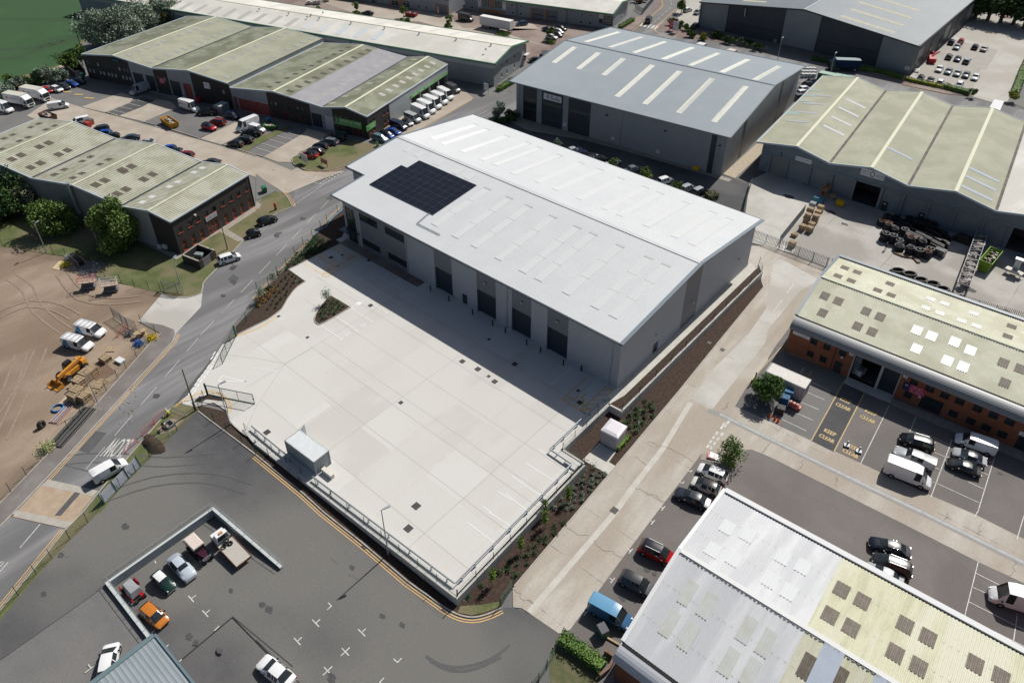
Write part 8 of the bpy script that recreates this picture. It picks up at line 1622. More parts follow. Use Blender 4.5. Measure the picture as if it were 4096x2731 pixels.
for k in range(int(L/1)):b.bar(A_+u*k+n_+up_*2.6,A_+u*(k+(k%2))-n_+up_*2.6,.07)
b.build('frame',palm,o);b=MB()
for k in range(60):c=A_+u*random.uniform(1,L-1)+n_*random.uniform(-.6,.6)+up_*random.choice((.4,1.5,2.3));b.box(tuple(c),(random.uniform(.4,1.6),random.uniform(.2,.9),random.uniform(.1,.4)),random.uniform(0,3))
b.build('stored_parts',M('rusty_parts',(.18,.13,.11),(.35,.35,.36),3,fine=.3,isl=.5),o)
p=P(31,520,230);o=thing('rack_frame','narrow grey rack with orange shelves beside the pallet stacks','rack',p);b=MB()
for x_ in(-.6,.6):
 for y_ in(-2.2,0,2.2):b.bar(p+Vector((x_,y_,0)),p+Vector((x_,y_,3.0)),.08)
for z_ in(.8,1.8,2.8):[b.bar(p+Vector((x_,-2.2,z_)),p+Vector((x_,2.2,z_)),.07)for x_ in(-.6,.6)]
b.build('frame',palm,o);b=MB();[b.box((p.x,p.y+y_,p.z+z_),(1.0,1.6,.35))for y_,z_ in((-1,1.0),(1,2.0),(-1,2.1))];b.build('shelf_load',M('orange_paint',(.4,.14,.02),fine=.1),o)
p=P(31,2245,960);o=thing('machine','cream and grey floor machine on its table in the tyre yard','machine',p);b=MB();b.box((p.x,p.y,p.z+1.0),(3.0,1.2,.25),-.2);[b.box((p.x+x_,p.y+y_,p.z+.45),(.15,.15,.9))for x_ in(-1.2,1.2)for y_ in(-.4,.4)];b.build('table',M('cream_box',(.6,.55,.45)),o);b=MB();b.box((p.x,p.y+.8,p.z+2.0),(1.0,.8,2.0));b.box((p.x+.1,p.y+.9,p.z+3.1),(1.6,.9,.3));b.build('body',galv,o)
b=MB();c=P(2,930,275)
for i in range(12):b.bar(c+Vector((-2.2+i*.4,-1.4,.06)),c+Vector((-2.2+i*.4-.5,1.4,.06)),.03);b.bar(c+Vector((-2.2-.0,-1.4+i*.25,.06)),c+Vector((2.2,-1.4+i*.25,.06)),.03)
solo(b.build('steel_mesh',rustm,org=c),'rusty steel reinforcing mesh lying by the pavement fence','steel mesh')
# ------------------------------------------------------------------ trees and planting
def leaves(mb,pts,s,flat=.0):
 for p in pts:
  a=Vector((random.gauss(0,1),random.gauss(0,1),random.gauss(0,1)+flat)).normalized();u=a.orthogonal().normalized();v=a.cross(u);k=s*random.uniform(.6,1.3);u*=k;v*=k*.7;p=Vector(p)
  mb.face([p-u,p-v*.9,p+u,p+v*.9])
def clumps(c,r,n,k,cr=.36,shell=.55):
 c=Vector(c);out=[]
 cs=[]
 for i in range(k):
  d=Vector((random.gauss(0,1),random.gauss(0,1),random.gauss(0,1))).normalized()*random.uniform(.45,.8);cs.append((Vector((c.x+d.x*r[0],c.y+d.y*r[1],c.z+d.z*r[2])),cr*random.uniform(.7,1.25)))
 for i in range(n):
  q,f=random.choice(cs);d=Vector((random.gauss(0,1),random.gauss(0,1),random.gauss(0,1))).normalized()*random.uniform(shell,1)*f
  out.append((q.x+d.x*r[0],q.y+d.y*r[1],max(.1+c.z-r[2]*1.02,q.z+d.z*r[2])))
 return out
def tree(label,cr,x,y,zc,r,n,m_,s=.3,k=22,trunk=True,name='tree',cat='tree',group=None,base=None):
 c=P(cr,x,y,zc);g=zt(c.x)if base is None else base;o=thing(name,label,cat,(c.x,c.y,g),group);r=r if isinstance(r,tuple)else(r,r,r)
 mb=MB();leaves(mb,clumps(c,r,n,k),s);mb.build('crown',m_,o)
 if trunk:
  mb=MB();rr=max(.05,r[0]*.075);mb.tube((c.x,c.y,g-.1),(c.x,c.y,c.z),rr,rr*.5,n=8,m=0)
  for i in range(6):a=i*1.05+.3;mb.tube((c.x,c.y,g+(c.z-g)*random.uniform(.45,.9)),(c.x+math.cos(a)*r[0]*.6,c.y+math.sin(a)*r[1]*.6,c.z+r[2]*random.uniform(-.1,.5)),rr*.45,rr*.12,n=5)
  mb.build('trunk',barkm,o)
 return o
def hedge(label,pts,w,h,m_,name='hedge',cat='hedge',dens=26,s=.14,z=None):
 mb=MB();o=thing(name,label,cat,V3(pts[0],zt(pts[0][0])));core=MB();L=[]
 for a,b in zip(pts,pts[1:]):
  a,b=Vector(a[:2]),Vector(b[:2]);ln=(b-a).length;u=(b-a)/ln;n=Vector((-u.y,u.x));za=zt(a.x)+.02
  core.bar(V3(a,za+h*.42),V3(b,zt(b.x)+h*.42),w*.72,h*.8)  # solid inner box added to stop light passing through the leaves
  for i in range(int(dens*ln*(w+2*h))):
   t=random.uniform(-.1,ln+.1);q=random.uniform(0,w+2*h);bump_=.07*math.sin(t*2.1)+.05*math.sin(t*5.3)
   off,zz=(-w/2,q)if q<h else(-w/2+q-h,h)if q<h+w else(w/2,q-h-w)
   p=a+u*t+n*(off*(1+bump_)+random.gauss(0,.06));L.append((p.x,p.y,zt(p.x)+zz*(1+bump_)+random.gauss(0,.06)))
 leaves(mb,L,s);mb.build('foliage',m_,o);core.build('light_block_core',m_,o);return o
lf_white=leaf('blossom_leaves',(.34,.35,.24),(.10,.14,.04))
tree('huge silver-leaved tree beside the crop field and brick terrace',0,1000,235,6.5,(10.5,10.5,6.5),15000,lf_silver,.34,60);tree('silver-leaved tree to the right of the huge one',0,1300,160,6,(6.5,6.5,6),6500,lf_silver,.32,34);tree('silver-leaved tree furthest right behind the green roof',0,1500,80,6,(6.5,6.5,6),6000,lf_silver,.32,34);tree('olive-brown tree in front of the furthest silver one',0,1480,180,4,(3.4,3.4,3.2),1500,leaf('olive_leaves',(.07,.075,.02),(.1,.1,.03)),.26)
tree('bushy green tree by the field corner of the brick terrace',0,640,555,2.6,(4.0,3.4,2.8),3200,lf_green,.26,20,base=0);tree('taller green tree behind the brick terrace corner',0,725,490,3.4,(2.4,2.4,3.0),1800,lf_green,.25);tree('round dark green bush on the verge near the lorries',0,290,725,1.8,(3.2,3.2,2.1),2400,lf_dark,.24,14,name='bush',cat='bush')
tree('tall silver bush between the dark bush and the silver mound',0,395,690,2.4,(2.9,2.9,2.8),2200,lf_silver,.25,14,name='bush',cat='bush');tree('silver mounded bush next to the brick bin enclosure',0,545,690,1.8,(3.1,3.1,2.0),2400,lf_grey,.25,14,name='bush',cat='bush')
for i,(x,y,m_)in enumerate(((170,770,lf_grey),(70,830,lf_silver),(-20,860,lf_silver),(-60,800,lf_grey),(130,740,lf_green))):tree('silver-green hedgerow shrub behind the white lorries at the left edge',0,x,y,1.6,(3.6,3.0,2.1),2000,m_,.26,14,name='bush',cat='bush',group='hedgerow shrubs at the left edge')
tree('large dark tree at the left edge above the lawn',1,60,215,4.2,(6.8,6.0,5.2),7500,lf_dark,.27,30);tree('dark tree behind the blossoming one, partly off the left edge',1,-80,330,3.5,(5,5,4),3500,lf_dark,.27);tree('cream-blossomed tree between the dark tree and the round green tree',1,195,235,3.6,(3.4,3.0,3.4),3800,lf_white,.2,22);tree('round green tree left of the flue on the office lawn',1,460,435,3.4,(4.8,4.6,4.0),6500,lf_green,.25,30)
tree('big round tree in front of the dark brick office',1,1030,495,5.4,(5.5,5.2,5.8),9500,lf_green,.25,36)
for cr,x,y,r,lb in((10,915,52,1.5,'small round tree beside the black saloon'),(10,1352,92,1.7,'small round tree beside the red skip'),(10,1768,178,1.7,'small round tree left of the grey van and semi-trailer'),(20,350,292,1.8,'small round tree above the white car at unit 10')):tree(lb,cr,x,y,2.9,(r,r,r),1100,lf_bright if 0 else lf_green,.17,14)
for cr,x,y,rx,lb in((10,925,118,2.0,'low green mound under the tree by the black saloon'),(10,1375,182,2.6,'round green mound in front of the red skip'),(10,1768,238,2.2,'low green mound under the tree by the semi-trailer'),(20,352,382,2.4,'low green mound under the tree at unit 10'),(10,2265,308,3.2,'oval green mound below the white semi-trailer'),(10,565,76,1.6,'small green mound near the wrapped goods')):tree(lb,cr,x,y,.5,(rx,rx*.7,.75),1300,lf_bright,.14,14,False,'shrub_mound','shrub')
tree('spiky blue-green conifer by the corner of the white roof',10,2228,1005,2.0,(2.0,2.0,2.6),1800,lf_grey,.2,16);tree('low grey-green shrub beneath the conifer by the white roof',10,2230,1100,.9,(2.4,1.8,1.1),1300,lf_dark,.18,12,False,'bush','bush');tree('dark green shrub right of the conifer, next to the grey warehouse',20,-15,1065,1.1,(2.6,2.2,1.5),1600,lf_dark,.2,12,False,'bush','bush')
tree('clipped round tree by the white hatchback at the top',20,1562,48,3.0,(2.1,2.1,2.3),1700,lf_green,.2,16)
for x,y,r,m_,lb in((1482,205,2.2,lf_green,'shaggy shrub behind the red sign board'),(1548,225,1.8,lf_green,'tall shrub right of the white sign board'),(1600,250,1.8,lf_green,'tall shrub nearest the charcoal warehouse'),(1640,308,2.2,lf_hedge,'bright low shrub at the end of the sign bed'),(1760,335,2.0,lf_yellow,'yellow-green low shrub by the charcoal warehouse'),(1885,320,2.8,lf_dark,'big dark shrub against the charcoal wall'),(2010,365,3.0,lf_dark,'spreading dark shrub along the charcoal wall'),(2150,385,3.0,lf_dark,'dark ground-hugging shrub further along the charcoal wall'),(2270,430,2.4,lf_dark,'last dark shrub before the service boxes')):tree(lb,20,x,y,1.2,(r,r*.8,1.3),1300,m_,.2,12,False,'shrub','shrub')
hedge('dark hedge in shade left of the blue lorry',PL(30,400,548,560,580),1.6,1.1,lf_dark);hedge('long low dark hedge along the charcoal warehouse right of the blue lorry',PL(30,820,640,1010,665,1235,730),1.8,1.2,lf_hedge);hedge('yellow hedge in front of the parked white cars',PL(30,1265,735,1310,750,1600,812),1.3,1.0,lf_yellow);hedge('clipped green hedge in front of the white estate',PL(30,1610,808,1850,872),1.8,1.3,lf_hedge,dens=22)
tree('round green shrub at the car park kerb corner',30,1885,838,.6,(1.5,1.5,1.2),900,lf_hedge,.17,10,False,'shrub','shrub');hedge('green hedge running off the right edge beside the far car park',PL(30,2260,870,2351,640,2450,440),2.2,1.1,lf_hedge,dens=14);tree('yellow-green bush at the right edge by the bike shelter',30,2262,872,.8,(1.8,1.8,1.2),1100,lf_yellow,.2,10,False,'bush','bush')
for i,(x,y)in enumerate(((1960,-5),(2080,10),(2200,20),(2320,40),(2420,70))):tree('dark dense tree of the belt along the top right corner',30,x,y,6,(9,7,6),2600,lf_dark,.5,20,group='dark trees at the top right corner')
hedge('clipped hedge beside the long warehouse gable',PL(10,2225,838,2351,762)+PL(20,60,730),1.8,1.2,lf_hedge);hedge('clipped hedges beside unit 10',PL(20,990,265,1110,195),1.6,1.1,lf_hedge)
for cr,x,y,r,m_,lb in((20,415,1325,1.25,lf_grey,'small silver tree by the white roof and silver car'),(20,930,1503,1.3,lf_green,'small tree over the white sports car'),(20,1215,1568,1.1,lf_green,'small tree right of the slate-grey car'),(21,1235,38,1.5,lf_green,'small tree left of the lone white hatchback'),(21,1515,142,1.4,lf_green,'small tree between the white and silver hatchbacks')):tree(lb,cr,x,y,3.0,(r,r,1.5),900,m_,.16,12)
hedge('square olive hedge block at the end of the shaded car strip',PL(21,1790,250,1875,235),2.6,1.0,leaf('olive_hedge',(.06,.065,.025),(.09,.09,.04)));tree('big light green bush beside the white container',32,-15,425,1.2,(2.7,2.4,2.6),5500,lf_hedge,.15,28,name='bush',cat='bush');tree('open-branched bush at the car park corner with red-white sign beside it',22,2010,1020,1.0,(2.3,2.2,2.6),2600,lf_green,.13,34,name='bush',cat='bush')
hedge('dense clipped hedge on a brick planter at the bottom edge',PL(23,440,1175,640,1300,830,1450),1.5,1.3,lf_hedge,dens=55,s=.11);hedge('green shrub strip against the kiosk',PL(22,965,1000,1075,880),.6,.6,lf_bright,dens=50,s=.1)
for cr,x,y,lb in((22,515,1470,'slim columnar young tree nearest the kiosk slab'),(22,300,1600,'slim columnar young tree second from the kiosk slab'),(23,297,130,'slim columnar young tree third from the kiosk slab'),(23,80,370,'slim columnar young tree second from the near corner'),(13,2172,665,'slim columnar young tree closest to the near corner')):
 p=P(cr,x,y);o=thing('young_tree',lb,'tree',p,'columnar young trees in the right bed');mb=MB();leaves(mb,[(p.x+random.gauss(0,.17),p.y+random.gauss(0,.17),p.z+random.uniform(.9,3.0))for _ in range(420)],.1);mb.build('crown',lf_bright,o);mb=MB();mb.tube(p,p+Vector((0,0,2.6)),.03,n=5);mb.build('trunk',barkm,o);mb=MB();mb.tube(p+Vector((.25,0,0)),p+Vector((.25,0,.95)),.04,n=5);mb.bar(p+Vector((.25,0,.9)),p+Vector((-.1,0,.9)),.06);mb.build('stake',pallw,o)
for cr,x,y,h,m_,lb in((11,655,1215,1.9,lf_silver,'young silver tree in the triangular island bed'),(11,170,1050,1.9,lf_silver,'young silver tree in the left bed, further from the gate'),(11,60,1190,2.0,lf_silver,'young silver tree in the left bed, nearer the gate'),(22,712,1250,2.2,leaf('sparse_leaves',(.12,.1,.05),(.1,.09,.04)),'bare thin sapling beside the kiosk slab')):
 p=P(cr,x,y,.05 if cr==11 else None);o=thing('young_tree',lb,'tree',p);mb=MB();leaves(mb,[(p.x+random.gauss(0,.35),p.y+random.gauss(0,.35),p.z+h+random.gauss(0,.45))for _ in range(500 if cr==11 else 70)],.1);mb.build('crown',m_,o);mb=MB();mb.tube(p,p+Vector((0,0,h+.5)),.035,n=5);mb.build('trunk',barkm,o)
def bed(polyg,step,label,group,m_,s,z=None,jit=.18,n=70,skew=0):
 xs=[p[0]for p in polyg];ys=[p[1]for p in polyg]
 mb=MB();leaves(mb,[(random.gauss(0,s*.34),random.gauss(0,s*.34),s*.3+abs(random.gauss(0,s*.25)))for _ in range(n)],s*.2);first=mb.build('bedding_plant',m_);cnt=0;me=first.data
 def inside(x,y):
  c=False
  for i in range(len(polyg)):
   a,b=polyg[i],polyg[i-1]
   if(a[1]>y)!=(b[1]>y)and x<(b[0]-a[0])*(y-a[1])/(b[1]-a[1])+a[0]:c=not c
  return c
 y=min(ys);row=0
 while y<max(ys):
  x=min(xs)+(row%2)*step/2
  while x<max(xs):
   if inside(x,y):
    o=first if cnt==0 else bpy.data.objects.new('bedding_plant',me)
    if cnt:COL.objects.link(o)
    px,py=x+random.uniform(-jit,jit),y+random.uniform(-jit,jit);o.location=(px,py,(zt(px)if z is None else z)+.02);o.rotation_euler=(0,0,random.uniform(0,6));k=random.uniform(.75,1.2);o.scale=(k,k,k);rep(o,label=label,category='plant',group=group);cnt+=1
   x+=step
  y+=step*.87;row+=1
bed(PL(22,1225,500,1330,640,1130,880,985,740),1.15,'dark green bedding shrub in the patch beside the kiosk','shrubs by the kiosk',lf_shrub,.62)
bed(PL(22,650,1120,870,1215,640,1500,500,1568,340,1568),1.0,'grey-green bedding plant in the bed below the kiosk slab','plants below the kiosk slab',lf_grey,.5)
bed(PL(23,400,120,560,20,200,420,20,640,-60,560)+PL(13,2230,560,1930,850,1890,800),1.08,'small green shrub in the mulch bed at the near corner','shrubs in the near corner bed',lf_shrub,.5)
bed(PL(11,530,610,690,660,640,720,480,810,300,895,190,960,300,860),.95,'mid-green shrub in the left bed near the disabled bays','shrubs in the left bed',lf_shrub,.62,.06)
bed(PL(11,310,920,440,1018,320,1100,160,1290,60,1300,180,1100),1.25,'small dark plant in the left bed near the curved kerb','small plants in the left bed',lf_dark,.42,.06);bed(PL(11,100,1060,210,1060,200,1140,60,1240,0,1260,0,1170),.9,'golden plant among the left bed saplings','golden plants in the left bed',lf_gold,.45,.06)
bed(PL(11,670,1175,845,1255,710,1330,590,1390,565,1370,600,1280,z=0),.85,'small green shrub in the triangular island bed','shrubs in the island bed',lf_shrub,.45,.16)
# ------------------------------------------------------------------ smaller things
b=MB();pts=arc(PL(11,795,360,745,400,690,450,640,520,580,555,530,600,530,650,490,645,470,632),4);[b.tube(u+Vector((0,0,.08)),v+Vector((0,0,.08)),.09,n=6)for u,v in zip(pts,pts[1:])];solo(b.build('water_pipe',M('blue_pipe',(.12,.33,.55),fine=0),org=pts[0]),'light blue water pipe snaking along the left bed by the fence','pipe')
o=thing('post_box','red pillar post box on the corner grass','post box',P(11,182,358));p=P(11,182,358);b=MB();b.tube(p,p+Vector((0,0,.25)),.27,n=14);b.build('plinth',blackp,o);b=MB();b.tube(p+Vector((0,0,.25)),p+Vector((0,0,1.45)),.23,n=14);b.tube(p+Vector((0,0,1.4)),p+Vector((0,0,1.5)),.29,n=14);b.tube(p+Vector((0,0,1.5)),p+Vector((0,0,1.65)),.27,.08,n=14);b.build('body',M('post_box_red',(.42,.015,.02),fine=.03,rough=.35),o);b=MB();b.box((p.x,p.y-.235,p.z+1.2),(.25,.04,.06));b.box((p.x,p.y-.235,p.z+.85),(.16,.03,.2));b.build('slot',framew,o)
def board(label,cr,x,y,w,h,m_,lines,up_=.6,face=(0,-1),ink=inkn,z=None):
 p=P(cr,x,y,z);f=Vector((face[0],face[1],0)).normalized();u=Vector((-f.y,f.x,0));a=p-u*w/2;F_=Fac(a,a+u*w);o=thing('sign_board',label,'sign',p);F_.slabm(MB(),(0,w,p.z+up_,p.z+up_+h),0,.06).build('panel',m_,o)
 for s in(.08,w-.08):F_.slabm(MB(),(s-.05,s+.05,p.z,p.z+up_+h),-.07,-.005).build('post',framew if m_ is signw else bwood,o)
 b=MB();[text(b,t,F_.pt(w/2,p.z+up_+h*fz,.07),F_.u,(0,0,1),h*sz,w*.8)for t,fz,sz in lines];b.build('lettering',ink,o);return o
board('white estate directory board on two posts on the green island',10,452,1505,2.4,1.9,signw,[('MEDWAY VALLEY',.85,.1),('1  BUSINESS UNITS',.6,.08),('2  VEHICLE HIRE',.42,.08),('3  OFFICES',.24,.08)]);board('low red and blue TO LET board on the green island',10,630,1525,2.3,1.1,M('crimson_board',(.28,.02,.03)),[('UNITS',.7,.25),('TO LET',.3,.25)],.7,ink=inkw)
board('small green and white pavement board by the hire cars',10,1118,1348,.9,1.3,signg,[('3',.5,.6)],.05,ink=inkw);board('white road sign with black arrow beside the long warehouse',10,2115,860,1.7,1.9,signw,[('UNITS',.8,.16),('1-7',.5,.2)],1.0);board('red board among the shrubs beside the zebra crossing',20,1465,285,2.0,3.0,signr,[('TO LET',.75,.15),('UNITS',.4,.15)],.5,ink=inkw);board('white board on posts beside the red one',20,1498,305,2.0,3.0,signw,[('WELCOME',.8,.1),('ESTATE MAP',.6,.1)],.8);board('white and yellow board leaning in front of the big bush',32,25,600,1.5,1.6,signw,[('CAR PARK',.75,.14),('PRIVATE',.5,.12)],.3,(-.7,-.7))
for x,y,w,m_ in((1855,1062,1.3,signw),(1822,1058,.8,signr)):p=P(22,x,y);b=MB();b.box((p.x,p.y,p.z+.25),(w,1.0,.05),.3,tilt=.2);solo(b.build('road_sign',m_,org=p),'white triangle-marked road sign plate lying on the corner gravel' if m_ is signw else 'red folded road sign plate beside the white one','sign')
tri=MB();ribbon(tri,[P(22,1848,1080,-1.0),P(22,1862,1048,-1.0),P(22,1878,1078,-1.0),P(22,1848,1080,-1.0)],.07,-.78,0);t_=tri.build('lettering',inkr);t_.parent=[o for o in bpy.data.objects if o.name.startswith('road_sign')][0];t_.location=-t_.parent.location
def barrier(label,cr,x0,y0,x1,y1,m_,col):
 a,b_=P(cr,x0,y0),P(cr,x1,y1);o=thing('crowd_barrier',label,'barrier',a);b=MB();u=Vector((0,0,1));n_=(b_-a).normalized()
 for p in(a,b_):b.tube(p+u*.1,p+u*1.1,.03,n=6)
 for h in(.25,1.1):b.tube(a+u*h,b_+u*h,.03,n=6)
 k=int((b_-a).length/.14)
 for i in range(1,k):q=a.lerp(b_,i/k);b.tube(q+u*.25,q+u*1.1,.012,n=4)
 x=b.build('frame',m_,o);b=MB()
 for p in(a,b_):b.bar(p+Vector((-n_.y,n_.x,0))*.3+u*.05,p-Vector((-n_.y,n_.x,0))*.3+u*.05,.06)
 b.build('foot',m_,o)
pinkb=M('red_barrier_steel',(.55,.12,.10),fine=.05)
barrier('red crowd barrier closest to the SLOW lettering',2,1155,1020,1268,920,pinkb,0);barrier('middle red crowd barrier at the roadside dig',2,1312,865,1422,765,pinkb,0);barrier('red crowd barrier furthest up the road at the dig',2,1422,755,1528,665,pinkb,0);barrier('silver crowd barrier behind the kneeling worker',2,1578,640,1700,685,galv,0);barrier('silver crowd barrier beside the spoil heap',2,1440,930,1552,865,galv,0);barrier('red site barrier by the gate leaf and cable reels',1,1080,1530,1175,1450,pinkb,0)
b=MB();p=P(2,1400,945);n=14
for i in range(n):
 for j in range(4):a0,a1=2*math.pi*i/n,2*math.pi*(i+1)/n;r0,r1=(4-j)/4,(3-j)/4;f=lambda a,r,s:(p.x+math.cos(a)*r*2.4*(1+.15*math.sin(3*a)),p.y+math.sin(a)*r*1.3*(1+.2*math.cos(2*a)),p.z+.02+(1-r**1.6)*.8+.06*math.sin(a*5+r*7)*(0<r<1));b.face([f(a0,r0,0),f(a1,r0,0),f(a1,r1,0),f(a0,r1,0)]if r1>0 else[f(a0,r0,0),f(a1,r0,0),f(0,0,0)])
solo(b.build('spoil_heap',mulch,smooth=60,org=p),'dark heap of dug soil on the verge','soil heap');b=MB();drape(b,PL(2,1530,740,1600,700,1690,720,1600,810,1480,850,1440,800),.03);struct(b.build('excavation',dirt));p=P(2,1560,775);b=MB();[b.bar(p+Vector((x_,y_,.3)),p+Vector((x2,y2,.3)),.12,.5)for x_,y_,x2,y2 in((-.6,-.5,.6,-.5),(.6,-.5,.6,.5),(.6,.5,-.6,.5),(-.6,.5,-.6,-.5))];solo(b.build('precast_chamber',galv,org=p),'square grey chamber frame in the roadside dig','chamber')
def person(label,loc,rz,pose,top,legs,hat=None):
 o=bpy.data.objects.new('person',None);COL.objects.link(o);o.location=loc;o.rotation_euler=(0,0,rz);rep(o,label=label,category='person');V_,E_,Rr=[],[],[]
 J={'crouch':dict(pel=(0,0,.42),ch=(.22,0,.80),nk=(.32,0,.95),hd=(.40,0,1.10),kn=(.38,.16,.48),an=(.08,.16,.08),to=(.28,.16,.05),el=(.48,.24,.70),ha=(.66,.14,.48)),'bend':dict(pel=(0,0,.88),ch=(.38,0,1.12),nk=(.55,0,1.16),hd=(.68,0,1.14),kn=(.06,.14,.46),an=(0,.16,.08),to=(.2,.17,.04),el=(.50,.22,.82),ha=(.62,.14,.58)),'walk':dict(pel=(0,0,.92),ch=(.03,0,1.28),nk=(.04,0,1.48),hd=(.07,0,1.64),kn=(.10,.11,.5),an=(-.06,.12,.08),to=(.14,.13,.04),el=(.0,.28,1.12),ha=(.14,.27,.88))}[pose]
 def add(p,r):V_.append(p);Rr.append(r);return len(V_)-1
 pe=add(J['pel'],.15);c=add(J['ch'],.155);nk=add(J['nk'],.06);hd=add(J['hd'],.095);ht=add((J['hd'][0]+.02,0,J['hd'][2]+.1),.085);E_+=[(pe,c),(c,nk),(nk,hd),(hd,ht)]
 for s in(1,-1):
  f=lambda q,k=1:(q[0]*(k if s<0 and pose=='walk' else 1),q[1]*s,q[2]);hp=add((J['pel'][0],.1*s,J['pel'][2]-.05),.09);kn=add(f(J['kn'],-.6),.06);an=add(f(J['an'],-2.5),.04);to=add(f(J['to'],-.8),.035);sh=add((J['ch'][0]+.04,.18*s,J['ch'][2]+.1),.065);el=add(f(J['el']),.045);ha=add(f(J['ha']),.035);E_+=[(pe,hp),(hp,kn),(kn,an),(an,to),(c,sh),(sh,el),(el,ha)]
  h=Vector(f(J['ha']))
  for k in range(5):a=add(tuple(h+Vector((.05+.012*(k%3),(k-2)*.018,-.03+(.03 if k==0 else 0)))),.009);b_=add(tuple(h+Vector((.09,(k-2)*.019,-.06))),.008);E_+=[(ha,a),(a,b_)]
 me=bpy.data.meshes.new('body');me.from_pydata(V_,E_,[]);bo=bpy.data.objects.new('body',me);COL.objects.link(bo);md=bo.modifiers.new('s','SKIN');sv=me.skin_vertices[0].data
 for v,r in zip(sv,Rr):v.radius=(r,r)
 sv[0].use_root=True;bo.modifiers.new('u','SUBSURF').levels=1;bpy.context.view_layer.update();ev=bpy.data.meshes.new_from_object(bo.evaluated_get(bpy.context.evaluated_depsgraph_get()));bpy.data.objects.remove(bo);ev.materials.clear();skin=M('skin',(.45,.27,.2),fine=0)
 for m_ in(top,legs,skin):ev.materials.append(m_)
 for pl in ev.polygons:z_=pl.center.z;x_=pl.center.x;pl.material_index=2 if(z_>J['nk'][2]-.02 and x_>J['nk'][0]-.08)or(Vector(pl.center)-Vector((J['ha'][0],math.copysign(J['ha'][1],pl.center.y),J['ha'][2]))).length<.13 else(0 if z_>J['pel'][2]+(-.0 if pose=='walk' else .02)and x_>-.3 else 1);pl.use_smooth=True
 bo=bpy.data.objects.new('body',ev);COL.objects.link(bo);bo.parent=o
 if hat:b=MB();c_=Vector(J['hd'])+Vector((.01,0,.07));[b.tube(c_+Vector((0,0,z0)),c_+Vector((0,0,z1)),r0,r1,n=12)for z0,z1,r0,r1 in((0,.015,.15,.15),(.015,.07,.12,.11),(.07,.12,.11,.05))];q=b.build('helmet',hat,smooth=40);q.parent=o
 else:b=MB();c_=Vector(J['hd']);b.tube(c_+Vector((-.03,0,.03)),c_+Vector((-.02,0,.17)),.105,.06,n=10);q=b.build('hair',blackp,smooth=50);q.parent=o
 b=MB();c_=Vector(J['hd'])+Vector((.095,0,0));[b.box((c_.x,s*.035,c_.z+.02),(.015,.02,.012))for s in(1,-1)];b.box((c_.x+.01,0,c_.z-.01),(.03,.02,.035));b.box((c_.x,0,c_.z-.05),(.012,.05,.01));q=b.build('face',M('face_shade',(.3,.15,.11),fine=0));q.parent=o
 return o
hv=M('hi_vis',(.42,.50,.06),fine=.05);dk_=M('dark_trousers',(.02,.022,.03),fine=.1)
person('worker in hi-vis and white helmet crouching between red and silver barriers',P(2,1560,680),R(200),'crouch',hv,dk_,framew);person('worker in dark clothes and white helmet bending over the grey chamber',P(2,1500,790),R(10),'bend',dk_,dk_,framew);person('person in dark clothes walking in front of the track coils',P(31,1075,725),R(-60),'walk',dk_,inkn)
def mbput(name,m_,o,fn):b=MB();fn(b);x=b.build(name,m_);x.parent=o;return x
A_,B_=P(2,545,400),P(2,790,215);c=(A_+B_)/2;o=thing('telehandler','orange-yellow telescopic loader with bucket parked by the white vans','telehandler',c,None,math.atan2(A_.y-B_.y,A_.x-B_.x));yel=M('machine_yellow',(.62,.27,.03),(.5,.23,.05),2,fine=.1,rough=.45)
mbput('body',yel,o,lambda b:(b.box((-.6,0,1.0),(3.8,1.3,.7)),b.hexa([(-2.6,-.7,.8),(-1.6,-.9,.8),(-1.6,.9,.8),(-2.6,.7,.8)],[(-2.5,-.6,1.7),(-1.6,-.8,1.9),(-1.6,.8,1.9),(-2.5,.6,1.7)]),b.box((1.1,0,.9),(.9,1.6,.5))));mbput('boom',yel,o,lambda b:(b.bar((-2.1,.25,2.1),(2.3,.25,1.5),.42,.5),b.bar((2.2,.25,1.5),(2.7,.25,.8),.35,.4)));mbput('cab',blackp,o,lambda b:b.hexa([(-.9,-.95,1.2),(.6,-.95,1.2),(.6,-.1,1.2),(-.9,-.1,1.2)],[(-.7,-.85,2.45),(.35,-.85,2.45),(.35,-.15,2.45),(-.7,-.15,2.45)]));mbput('window',glassg,o,lambda b:(b.box((-.15,-.93,1.85),(.9,.04,.8)),b.box((.55,-.5,1.85),(.04,.65,.8),tilt=-.2)))
mbput('bucket',yel,o,lambda b:(b.hexa([(2.5,-1.15,.1),(3.6,-1.15,.05),(3.6,1.15,.05),(2.5,1.15,.1)],[(2.5,-1.15,.2),(3.6,-1.15,.1),(3.6,1.15,.1),(2.5,1.15,.2)]),b.box((2.55,0,.55),(.1,2.3,.8)),b.box((3.0,1.15,.4),(1.0,.06,.6)),b.box((3.0,-1.15,.4),(1.0,.06,.6))));wheels(o,(-1.7,1.3),1.15,.62,.42)
